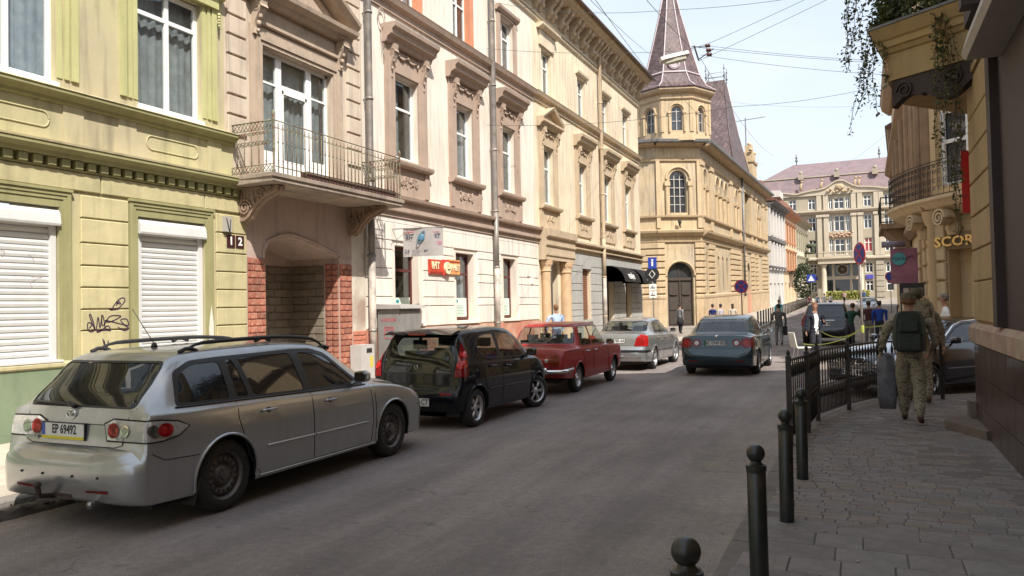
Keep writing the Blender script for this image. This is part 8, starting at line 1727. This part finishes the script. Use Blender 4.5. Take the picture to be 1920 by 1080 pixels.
ch = thing('chair', 'white plastic shell chair with thin metal legs standing in the road', 'chair', (-1.62, 23.6, 0), .5); b = B()
b.loft([[(.21, y, .45), (.2, y, .47), (-.16, y, .455), (-.2, y, .5), (-.27, y * .9, .88), (-.29, y * .9, .87), (-.225, y, .48), (-.18, y, .43), (.2, y, .44)] for y in (-.21, -.1, 0, .1, .21)]); obj('shell', b.mesh('shell', mat('white_plastic', (.72, .72, .62), .4), True, angle=60), ch)
for sx in (-.16, .17):
    for sy_ in (-.17, .17): b = B(); b.tube([(sx * .8, sy_ * .7, .45), (sx * 1.25, sy_ * 1.15, 0)], .011, 6); obj('leg', b.mesh('leg', chrome), ch)
s = sign_pole('road_sign', 'round blue no stopping sign with red rim in front of the yellow building', -5.45, 40, 2.9, m_=mat('rust_pole', (.16, .12, .1), .7)); disc(s, 2.58, .34)
s = sign_pole('road_sign', 'pole with blue pedestrian panel, black disc and small white panels at the house corner', -8.25, 33.2, 3.7)
b = B(); b.box(-.19, .19, -.06, -.04, 3.32, 3.82); o = obj('panel', b.mesh('panel', sblue), s); b = B(); b.ball((0, -.065, 3.7), .05, 6, (1, .1, 1)); b.box(-.04, .04, -.07, -.062, 3.44, 3.64); obj('pictogram', b.mesh('pictogram', white), o)
disc(s, 3.08, .31, '', m_=black, rimm=black); b = B(); b.tube([(.13 * math.cos(a) - .02, -.06, 3.08 + .17 * math.sin(a)) for a in [2 * PI * i / 4 for i in range(5)]], .018, 5); obj('diamond_mark', b.mesh('diamond_mark', white), s)
for z in (2.52, 2.2): b = B(); b.box(-.16, .16, -.06, -.045, z - .14, z + .14); b.mi = 1; b.box(-.1, .1, -.066, -.06, z - .05, z - .01); b.ball((-.02, -.066, z + .04), .03, 6, (1, .1, 1)); obj('panel', b.mesh('panel', [white, black]), s)
for x, y, lb, z in ((-5.2, 95, 'small blue and white pedestrian crossing sign before the distant portal', 3.4), (2.35, 75, 'small round violet blue sign beside the purple banner', 3.2)):
    s = sign_pole('road_sign', lb, x, y, z + .5, z0=gz(y)); 
    if x < 0: b = B(); b.box(-.45, .45, -.06, -.04, z - .45, z + .45); b.mi = 1; b.face([(-.35, -.065, z - .3), (.35, -.065, z - .3), (0, -.065, z + .35)]); obj('panel', b.mesh('panel', [sblue, white]), s)
    else: disc(s, z, .42, '', rimm=sred)
cabm = mat('cable_grey', (.07, .07, .075), .6)
lp = thing('street_lamp', 'pale boxy street lamp hanging from overhead wires before the spire', 'lamp', (-4.68, 22, 8.8)); M = Matrix.Translation((0, 0, 0)) @ Matrix.Rotation(-.28, 4, 'Y') @ Matrix.Rotation(.5, 4, 'Z')
b = B(); b.loft([[M @ Vector((x, y * k, z)) for y, z in ((-.16, -.02), (-.12, .10), (.12, .10), (.16, -.02))] for x, k in ((-.42, .7), (-.3, 1), (.3, 1), (.42, .75))]); obj('housing', b.mesh('housing', mat('lamp_housing', (.50, .49, .46), .5)), lp)
b = B(); b.loft([[M @ Vector((x, y * k, z)) for y, z in ((-.13, -.02), (-.1, -.12), (.1, -.12), (.13, -.02))] for x, k in ((-.3, .7), (0, 1), (.3, .9))]); obj('diffuser', b.mesh('diffuser', mat('lamp_diffuser', (.5, .48, .40), .3)), lp)
def wire(pts, sag=.15, r=.006):
    P = [];
    for a, c in zip(pts, pts[1:]):
        a, c = Vector(a), Vector(c); n_ = 14; P += [a.lerp(c, i / n_) - Vector((0, 0, sag * 4 * (i / n_) * (1 - i / n_))) for i in range(n_ + (c == Vector(pts[-1])))]
    b = B(); b.tube(P, r, 5); return b.mesh('cable', cabm)
W = [([(-10.3, 21.3, 9.75), (-4.65, 22, 9.0)], .1, 'cable from the cream wall to the hanging street lamp'), ([(-4.65, 22, 8.95), (-3.45, 22, 9.14), (1.35, 20.5, 10.1)], .03, 'cable rising right from the hanging street lamp'),
     ([(-4.0, 22, 8.62), (1.35, 21.5, 10.25)], .03, 'lower cable rising right from the insulator cluster'), ([(-9.5, 20, 10.6), (-4.4, 20, 9.45), (1.6, 20, 9.3)], .18, 'long cable crossing high near the top of the photo'), ([(-3.95, 22, 8.78), (1.8, 25, 8.15)], .10, 'thin cable from the insulators to the right hand wall'),
     ([(-3.85, 22, 9.04), (1.8, 25, 8.55)], .08, 'topmost thin cable from the insulators to the right hand wall'), ([(-4, 22, 9.0), (1.8, 26, 8.75)], .05, 'short steel cable behind the insulators'), ([(-10.3, 21.15, 7.35), (-2.88, 21, 6.95), (1.9, 24, 8.0)], .18, 'long dark cable sagging across the street below the lamp'),
     ([(-7.0, 31, 10.4), (-4.1, 12, 7.2)], .1, 'overhead cable running along the street past the spire, lower one'), ([(-4.15, 22, 8.93), (-3.3, 10, 6.9)], .03, 'cable running from the insulators towards the camera'), ([(-7.6, 31, 12.0), (-4.2, 11, 7.1)], .1, 'overhead cable running along the street, upper one'),
     ([(-3.95, 22, 8.68), (-5.6, 60, 12.6)], .5, 'cable running away from the insulators down the street'), ([(-5.0, 22, 8.3), (-6.4, 60, 12.0)], .5, 'lower cable running away down the street'), ([(-9.4, 60, 17.2), (2.0, 49, 12.9)], .3, 'faint cable between the yellow building and the right hand terrace'), ([(-5.5, 100, 16), (1.9, 48, 11.3)], .4, 'slack cable with a small joint above the distant roof')]
for p_, sg_, l_ in W: solo('overhead_cable', wire(p_, sg_), l_, 'cable')
ins = thing('insulators', 'black bracket with three brown insulators where the overhead wires meet', 'insulator', (-4.0, 22, 8.85)); b = B(); b.tube([(-.12, 0, .22), (.0, 0, -.22)], .025, 6); b.tube([(-.2, 0, .2), (.3, 0, .12)], .014, 5); b.tube([(-.02, 0, -.2), (.42, 0, .05)], .014, 5); obj('bracket', b.mesh('bracket', black), ins)
for k in range(3): b = B(); b.lathe([(.03, -.07), (.06, -.04), (.035, 0), (.06, .04), (.03, .07)], 10, Matrix.Translation((.26 + .02 * k, 0, .16 - k * .13)) @ Matrix.Rotation(PI / 2, 4, 'Y')); obj('insulator', b.mesh('insulator', mat('brown_porcelain', (.08, .03, .025), .3), True), ins)
skin = mat('skin', (.42, .22, .15), .55, .08, 10)
def cloth(n, c, **k): return mat(n, c, .9, .25, 9, bump=.4, bscale=18, **k)
def camo(name='camouflage_cloth'):
    m = mat(name, (.2, .17, .11), .9, .1, 9); nt = m.node_tree; L = nt.links.new; b = nt.nodes['Principled BSDF']; tc = N(nt, 'ShaderNodeTexCoord'); mp = N(nt, 'ShaderNodeMapping'); mp.inputs['Scale'].default_value = (1, 1, 2.0); n = N(nt, 'ShaderNodeTexNoise'); n.inputs['Scale'].default_value = 13; n.inputs['Detail'].default_value = 4; n.inputs['Roughness'].default_value = .7; n.inputs['Distortion'].default_value = 1.2
    L(tc.outputs['Object'], mp.inputs[0]); L(mp.outputs[0], n.inputs['Vector']); r = N(nt, 'ShaderNodeValToRGB'); r.color_ramp.interpolation = 'CONSTANT'; e = r.color_ramp.elements
    for i, (p, c) in enumerate(((0, (.055, .045, .03)), (.40, (.17, .135, .09)), (.46, (.32, .26, .18)), (.53, (.14, .14, .08)), (.58, (.40, .33, .24)), (.66, (.20, .15, .095)))):
        if i < 2: e[i].position = p; e[i].color = (*c, 1)
        else: q = e.new(p); q.color = (*c, 1)
    L(n.outputs[0], r.inputs[0]); L(r.outputs[0], b.inputs['Base Color']); return m
def skin_mesh(chains, lvl=2):
    """chains: list of (verts [(pos, (rx, ry))], edges) grown into one surface"""
    me = bpy.data.meshes.new('figure'); V = []; E = []; Rr = []
    for vs, es in chains:
        o = len(V); V += [v[0] for v in vs]; Rr += [v[1] if hasattr(v[1], '__len__') else (v[1], v[1]) for v in vs]; E += [(a + o, b_ + o) for a, b_ in es]
    me.from_pydata([tuple(v) for v in V], E, []); o = bpy.data.objects.new('figure', me); col.objects.link(o)
    sk = o.modifiers.new('skin', 'SKIN'); sk.branch_smoothing = .6; sk.use_smooth_shade = True; su = o.modifiers.new('sub', 'SUBSURF'); su.levels = lvl
    for i, r in enumerate(Rr): me.skin_vertices[0].data[i].radius = r
    me.skin_vertices[0].data[0].use_root = True
    bpy.context.view_layer.update(); out = bpy.data.meshes.new_from_object(o.evaluated_get(bpy.context.evaluated_depsgraph_get())); bpy.data.objects.remove(o); return out
def person(label, loc, rz, top, leg, shoe, hairm=None, H=1.78, pose='stand', cap=None, lean=0, fat=1.0, jacket=None, sleeve=None, armL=None, armR=None, stride=.0, lvl=2, head_turn=0, fingers=True, long_hair=False, skirt=None, group=None, lf_=1.0):
    """+x is forward; arms given as [shoulder->elbow, elbow->hand] vectors; one continuous body mesh, hair and cap as children"""
    s = H / 1.78; P = thing('person', label, 'person', loc, rz, group); V3 = Vector; f = fat
    hip = V3((0, 0, .93)); lx = math.sin(lean); lz = math.cos(lean); T = lambda d_, y=0, x=0: hip + V3((lx * d_ + x, y, lz * d_))
    vs = [(T(0), (.125 * f, .155 * f)), (T(.14), (.115 * f, .145 * f)), (T(.32, 0, .01), (.12 * f, .17 * f)), (T(.47, 0, 0), (.095 * f, .14 * f)), (T(.545, 0, .0), (.058, .062)), (T(.60, 0, .012), (.052, .054))]
    es = [(0, 1), (1, 2), (2, 3), (3, 4), (4, 5)]; reg = {}
    bones = [(vs[0][0], vs[1][0], 'top'), (vs[1][0], vs[3][0], 'top'), (T(.53), T(.60), 'skin')]
    hd = T(.60, 0, .012); hc = V3((.012, 0, .0)); hu = V3((lx * .6, 0, 1)).normalized()
    for k, (dz, rr, dx) in enumerate(((.06, (.062, .066), .012), (.105, (.080, .078), .016), (.165, (.088, .080), .006), (.215, (.070, .066), 0), (.24, (.03, .03), 0))): vs.append((hd + hu * (dz - .01) + V3((dx, 0, 0)), rr)); es.append((len(vs) - 2, len(vs) - 1))
    bones.append((hd, hd + hu * .24, 'skin'))
    sh = 3
    for sg, arm in ((1, armL), (-1, armR)):
        S = T(.455, sg * .155 * f); S2 = T(.44, sg * .20 * f); d1, d2 = arm or (V3((-.02, sg * .06, -1)), V3((.12, sg * .0, -1))); d1 = V3(d1).normalized(); d2 = V3(d2).normalized(); El = S2 + d1 * .27; Wr = El + d2 * .235; Hd = Wr + d2 * .055; i0 = len(vs)
        vs += [(S, .075 * f), (S2 + d1 * .03, .064 * f), (S2 + d1 * .15, .055 * f), (El, .047 * f), (El + d2 * .12, .043), (Wr, .030), (Wr + d2 * .04, (.024, .036)), (Hd + d2 * .03, (.018, .036))]; es += [(sh, i0)] + [(i0 + k, i0 + k + 1) for k in range(7)]
        bones += [(S, El, 'sleeve'), (El, Wr - d2 * .005, 'sleeve'), (Wr + d2 * .02, Hd + d2 * .1, 'skin')]
        if fingers:
            side_ = d2.cross(V3((0, sg, 0))); side_ = side_.normalized() if side_.length > .1 else V3((1, 0, 0)); inn = V3((0, -sg, 0))
            for k, (o_, ln) in enumerate(((.028, .05), (.010, .058), (-.009, .054), (-.027, .042))):
                q = Hd + d2 * .035 + side_ * o_; i1 = len(vs); vs += [(q, .0095), (q + d2 * ln * .55 + inn * .008, .009), (q + d2 * ln + inn * .024, .0075)]; es += [(i0 + 7, i1), (i1, i1 + 1), (i1 + 1, i1 + 2)]
            q = Wr + d2 * .035 + side_ * .03; i1 = len(vs); vs += [(q + side_ * .008, .011), (q + side_ * .022 + d2 * .03 + inn * .012, .009)]; es += [(i0 + 6, i1), (i1, i1 + 1)]
    for sg in (1, -1):
        k = stride * sg; Hp = hip + V3((0, sg * .085, -.04)); Kn = V3((k * .5 + .02 + (.05 if k < 0 else 0), sg * .10, .50)); An = V3((k, sg * .10, .095 + (.05 if k < -.1 else 0)))
        if k < -.1: An.x -= .06
        i0 = len(vs); vs += [(Hp, (.105 * f, .095 * f)), (Hp.lerp(Kn, .5), (.092 * f * lf_, .088 * f * lf_)), (Kn, (.075 * f * lf_, .072 * lf_)), (Kn.lerp(An, .4), (.074 * lf_, .070 * lf_)), (Kn.lerp(An, .8), (.064 * lf_, .062 * lf_)), (An, (.046, .044)), (An + V3((.035, 0, -.045)), (.047, .043)), (An + V3((.12, sg * .012, -.062 - (.03 if k < -.1 else 0))), (.032, .044)), (An + V3((.165, sg * .015, -.068 - (.045 if k < -.1 else 0))), (.024, .036))]
        es += [(0, i0)] + [(i0 + q, i0 + q + 1) for q in range(8)]; bones += [(Hp, Kn, 'leg'), (Kn, An, 'leg'), (An + V3((0, 0, -.03)), An + V3((.17, 0, -.065)), 'shoe')]
    me = skin_mesh([(vs, es)], lvl); mats_ = [skin, top, leg, shoe, sleeve or top]; idx = {'skin': 0, 'top': 1, 'leg': 2, 'shoe': 3, 'sleeve': 4}
    for m_ in mats_: me.materials.append(m_)
    def dist(p, a, c): ab = c - a; t_ = max(0, min(1, (p - a).dot(ab) / max(ab.length_squared, 1e-9))); return (p - a - ab * t_).length
    wt = {'skin': 1.0, 'top': .8, 'leg': .95, 'shoe': 1.0, 'sleeve': 1.0}; wz = hip.z + .02
    for p in me.polygons:
        c = p.center; kk = min(bones, key=lambda bn: dist(c, bn[0], bn[1]) * wt[bn[2]])[2]
        if kk == 'top' and c.z < wz and lean < .5: kk = 'leg' if jacket is None or c.z < hip.z - .14 else 'top'
        if kk == 'leg' and c.z > wz: kk = 'top'
        if jacket is not None and kk == 'leg' and c.z > hip.z - .12: kk = 'top'
        if jacket is not None and kk == 'top' and c.x > .06 and abs(c.y) < .05 + .05 * (c.z - hip.z): p.material_index = 5; continue
        p.material_index = idx[kk]
    if jacket is not None: me.materials.append(jacket)
    for v in me.vertices:
        z = v.co.z
        if z < hip.z + .5 and z > .12: n_ = v.normal; v.co += n_ * (.007 * math.sin(z * 55 + v.co.y * 25) * math.sin(v.co.x * 18 + z * 13) + .004 * math.sin(z * 130))
    sc_ = Matrix.Scale(s, 4); me.transform(sc_); me.shade_smooth(); body = obj('body', me, P)
    Hc = (hd + hu * .13) * s; R3 = Matrix.Rotation(head_turn, 4, 'Z')
    b = B(); F = lambda x, y, z: Hc + (R3 @ Vector((x, y, z))) * s
    if lvl > 1:   # face details on the head surface
        b.loft([[F(.082, -.012, .03), F(.082, .012, .03)], [F(.108, -.016, -.018), F(.108, .016, -.018)], [F(.085, -.013, -.03), F(.085, .013, -.03)]], closed=False, caps=(False, False))
        for y in (-.085, .085): b.ball(F(-.005, y, 0), .026 * s, 6, (.7, .35, 1.2))
        obj('ears_and_nose', b.mesh('ears_and_nose', skin, True), P, kind='stuff'); b = B()
        for y in (-.032, .032): b.ball(F(.083, y, .028), .010 * s, 6, (.6, 1.3, .7)); b.box(*sorted((F(.088, y - .018, .05).x, F(.084, y + .018, .05).x)), *sorted((F(.088, y - .018, .05).y, F(.084, y + .018, .05).y)), F(0, 0, .045).z, F(0, 0, .052).z)
        b.cbox(F(.083, 0, -.052), (.01, .045, .008)); obj('eyes_and_mouth', b.mesh('eyes_and_mouth', mat('face_dark', (.09, .035, .03), .5)), P, kind='stuff')
    if hairm and not cap:
        b = B(); rings = []
        for z, r, dx in ((-.055, .070, -.028), (-.01, .092, -.014), (.04, .098, -.008), (.08, .088, -.004), (.108, .06, 0), (.118, .015, 0)):
            rings.append([F(dx + r * math.cos(a) * (1 if math.cos(a) < .3 or z > .06 else .78), r * .92 * math.sin(a), z) for a in [2 * PI * i / 14 for i in range(14)]])
        b.loft(rings)
        if long_hair: b.ball(F(-.05, 0, -.10), .085 * s, 10, (.7, 1, 1.5))
        obj('hair', b.mesh('hair', hairm, True), P)
    if cap:
        b = B(); b.lathe([(.098, .015), (.103, .02), (.101, .085), (.090, .10), (.088, .104), (.02, .108)], 18, Matrix.Translation(Hc) @ Matrix.Diagonal((s, s * .93, s, 1))); b.loft([[F(.075, y, .035), F(.155 - abs(y) * .5, y, .018)] for y in (-.07, -.035, 0, .035, .07)], closed=False, caps=(False, False)); bmesh.ops.solidify(b.bm, geom=list(b.bm.faces), thickness=.004)
        obj('cap', b.mesh('cap', cap, True, angle=40), P); b = B(); b.loft([[F(-.01 + .088 * math.cos(a) * 1.0, .084 * math.sin(a), z) for a in [2 * PI * i / 14 for i in range(14)]] for z in (-.05, .03)]); obj('hair', b.mesh('cropped_hair', hairm or skin, True), P)
    if skirt: b = B(); b.lathe([(.14, .95), (.19, .75), (.2, .52)], 14, sc_); obj('skirt', b.mesh('skirt', skirt, True), P)
    return P
brownh = mat('brown_hair', (.05, .03, .018), .7, .3, 20); darkh = mat('dark_hair', (.015, .012, .01), .6, .3, 20); gingh = mat('ginger_hair', (.17, .075, .03), .7, .3, 20); greyh = mat('grey_hair', (.18, .16, .14), .7, .3, 20)
cam_m = camo(); boot = mat('brown_boot', (.12, .065, .045), .8, .2, 8)
boot2 = mat('tan_boot', (.20, .13, .085), .8, .2, 8)
s1 = person('soldier in camouflage with a dark green rucksack walking away carrying a grey bundle', (.58, 11.75, .09), PI / 2 - .08, cam_m, cam_m, boot, gingh, 1.77, stride=.24, cap=cam_m, fat=1.24, lf_=1.18, armL=((.05, .32, -1), (.50, .20, -.9)), armR=((.2, -.25, -1), (.6, .3, -.6)))
s2 = person('second soldier in camouflage, half hidden behind the first one, with a brown patterned pack', (.80, 14.0, .09), PI / 2 + .05, cam_m, cam_m, boot2, brownh, 1.86, stride=.2, cap=cam_m, fat=1.18, lf_=1.15, armL=((.05, .3, -1), (.3, 0, -1)), armR=((-.1, -.35, -1), (.2, -.1, -1)))
def pack(name, label, par_loc, rz, m_, sc_=1):
    k = thing(name, label, 'backpack', par_loc, rz)
    b = B(); b.loft([[(-x, y * q, z) for x, y in ((0, -.17), (.10, -.19), (.19, -.15), (.22, 0), (.19, .15), (.10, .19), (0, .17))] for z, q in ((-.28, .75), (-.25, .98), (-.1, 1.05), (.12, 1.0), (.22, .85), (.26, .55))]); obj('main_bag', b.mesh('main_bag', m_, True, angle=50), k)
    for z0, z1, w in ((-.24, -.04, .13), (.0, .14, .11)): b = B(); b.loft([[(-.2, -w, z), (-.265, -w * .9, z), (-.265, w * .9, z), (-.2, w, z)] for z in (z0, z1)]); obj('pocket', b.mesh('pocket', m_, True, angle=30), k)
    for y in (-.1, .1): b = B(); b.tube([(-.05, y, .2), (.08, y * 1.1, .24), (.17, y * 1.1, .1), (.16, y * 1.2, -.08), (.0, y * 1.6, -.2)], .016, 6); obj('strap', b.mesh('strap', m_, True), k)
    k.scale = (sc_,) * 3; return k
pack('backpack', 'dark green square rucksack on the nearer soldier', (.58 - .01, 11.60, 1.34), PI / 2 - .08, mat('dark_green_canvas', (.028, .034, .026), .85, .3, 9, bump=.5, bscale=30))
pack('backpack', 'brown camouflage pack on the farther soldier', (.84, 13.86, 1.48), PI / 2 + .05, cam_m, 1.0)
b = B(); rings = []
for i, (z, r) in enumerate(((1.02, .05), (.98, .10), (.8, .12), (.6, .125), (.42, .12), (.25, .10))): rings.append([(.27 + .02 * i * .3 + r * 1.0 * math.cos(a) * (1 + .12 * math.sin(3 * a + i)), 11.93 + r * .55 * math.sin(a) * (1 + .2 * math.sin(4 * a + i)), z) for a in [2 * PI * k / 14 for k in range(14)]])
b.loft(rings); solo('garment_bag', b.mesh('garment_bag', mat('grey_plastic_wrap', (.13, .125, .135), .4, .4, 8), True), 'grey wrapped clothes hanging from the nearer soldier left hand', 'garment bag')
navyc = cloth('navy_wool', (.012, .014, .03)); darkt = cloth('dark_trousers', (.03, .03, .04)); whites = mat('white_shirt', (.80, .79, .78), .8, .05, 9); blk = cloth('black_cloth', (.015, .015, .017)); shoe = mat('black_shoe', (.012, .012, .012), .4)
person('man in an open navy jacket and white shirt standing by the white chair', (-1.30, 25.0, 0), -PI / 2 + .55, navyc, darkt, shoe, gingh, 1.74, fat=1.12, jacket=whites, head_turn=.35, armL=((.15, .2, -1), (.9, -.5, .25)), armR=((-.05, -.25, -1), (.1, -.05, -1)))
gry = cloth('grey_suit_cloth', (.10, .10, .10))
person('person in a loose grey jacket and light trousers walking away with bags', (-3.10, 33.2, 0), PI / 2 + .1, gry, cloth('light_grey_trousers', (.22, .22, .21)), shoe, darkh, 1.70, stride=.17, jacket=gry, fat=1.1, armR=((.1, -.2, -1), (.15, -.05, -1)), armL=((-.2, .3, -1), (-.1, .2, -1)))
b = B(); b.loft([[(-2.86 + x, 33.15 + y, z) for x, y in ((-.06, -.2), (.07, -.2), (.07, .2), (-.06, .2))] for z in (.42, .78)]); b.tube([(-2.86, 33.0, .78), (-2.86, 33.05, .9), (-2.86, 33.25, .9), (-2.86, 33.3, .78)], .012, 5); solo('handbag', b.mesh('handbag', blk), 'black bag carried by the person in the grey jacket', 'bag')
person('person in grey top and black skirt with a black bag by the carved dark door', (-9.35, 43.6, .10), PI / 2 - .5, cloth('grey_knit', (.2, .2, .21)), blk, shoe, darkh, 1.70, stride=.08, skirt=blk, lvl=1, fingers=False)
lb = cloth('light_blue_shirt', (.33, .42, .60))
person('man in a light blue shirt standing at the columned entrance behind the red car', (-9.25, 24.0, .10), PI * .75, lb, cloth('blue_jeans', (.08, .10, .16)), shoe, gingh, 1.74, fat=1.15, armL=((.1, .5, -.9), (.3, -.3, -.9)))
person('man in a bright white shirt beyond the black saloon roof', (1.80, 21.0, .09), PI, whites, darkt, shoe, greyh, 1.80, fat=1.05, armR=((-.4, -.5, -.7), (.5, -.2, -.8)), armL=((-.2, .3, -1), (.4, 0, -.8)))
for args in (('man in a dark blue top behind the blue-grey saloon, left of three', (-7.95, 46, 0), 1.2, cloth('royal_blue', (.015, .03, .14)), darkt, darkh), ('man in a pale lilac shirt with shoulder bag, middle of three behind the saloon', (-7.55, 46.4, 0), 2.6, cloth('lilac', (.42, .38, .42)), darkt, darkh), ('woman with long brown hair, right of three behind the blue-grey saloon', (-7.05, 47.6, 0), 1.8, cloth('cream_top', (.5, .44, .36)), darkt, brownh),
             ('person bending over in a dark green jacket beside the dark sport utility car', (-.42, 31.2, 0), 1.2, cloth('bottle_green', (.008, .045, .03)), darkt, brownh), ('person in a bright blue jacket standing to the right of the sign pole', (.62, 33.5, .0), 1.6, cloth('bright_blue', (.015, .06, .35)), darkt, darkh), ('person in a maroon top between the sign pole and the blue jacket', (.24, 34, .0), 1.4, cloth('maroon', (.10, .03, .03)), cloth('beige_trousers', (.3, .25, .2)), brownh),
             ('person in a grey coat walking on the distant right pavement', (2.0, 48, .1), 1.5, gry, blk, darkh), ('person wearing a turquoise top near the far kerb posts', (-5.2, 56, .2), 1.5, cloth('turquoise_top', (.02, .38, .45)), darkt, gingh), ('dark clothed figure left of the distant crossing sign', (-4.6, 80, gz(80)), 1.5, cloth('burgundy', (.08, .02, .04)), blk, darkh), ('distant figure in blue jeans by the crossing sign', (-4.1, 84, gz(84)), 1.2, cloth('pale_blue', (.25, .32, .45)), darkt, darkh),
             ('distant figure in white in front of the portal column', (-3.5, 86, gz(86)), 2, whites, cloth('white_trousers', (.6, .58, .55)), brownh), ('distant figure in white shirt and dark trousers at the portal', (-3.0, 88, gz(88)), 1, whites, blk, darkh), ('distant figure in a pink top before the portal steps', (-2.1, 112, gz(112)), 1, cloth('pale_pink', (.5, .35, .33)), blk, gingh), ('distant figure in blue on the portal steps', (.3, 118, gz(118)), 1, cloth('mid_blue', (.05, .12, .3)), darkt, darkh)):
    lb_, loc, rz, tp_, lg_, hr = args; bend = 'bending' in lb_
    person(lb_, loc, rz, tp_, lg_, shoe, hr, 1.74, lvl=1, fingers=False, lean=.45 if bend else 0, fat=1.15 if loc[1] < 40 else 1.0, long_hair='woman' in lb_, stride=.12 if loc[1] > 47 else 0, armL=((.8, .2, -.6), (.8, 0, -.5)) if bend else None, armR=((.8, -.2, -.6), (.8, 0, -.5)) if bend else None)
c8 = copy_tree(car4, None, location=Vector((.55, 78, gz(78))), rz=-PI / 2); c8['label'] = 'pale saloon facing the camera far down the right side of the street'
bpy.context.view_layer.update()
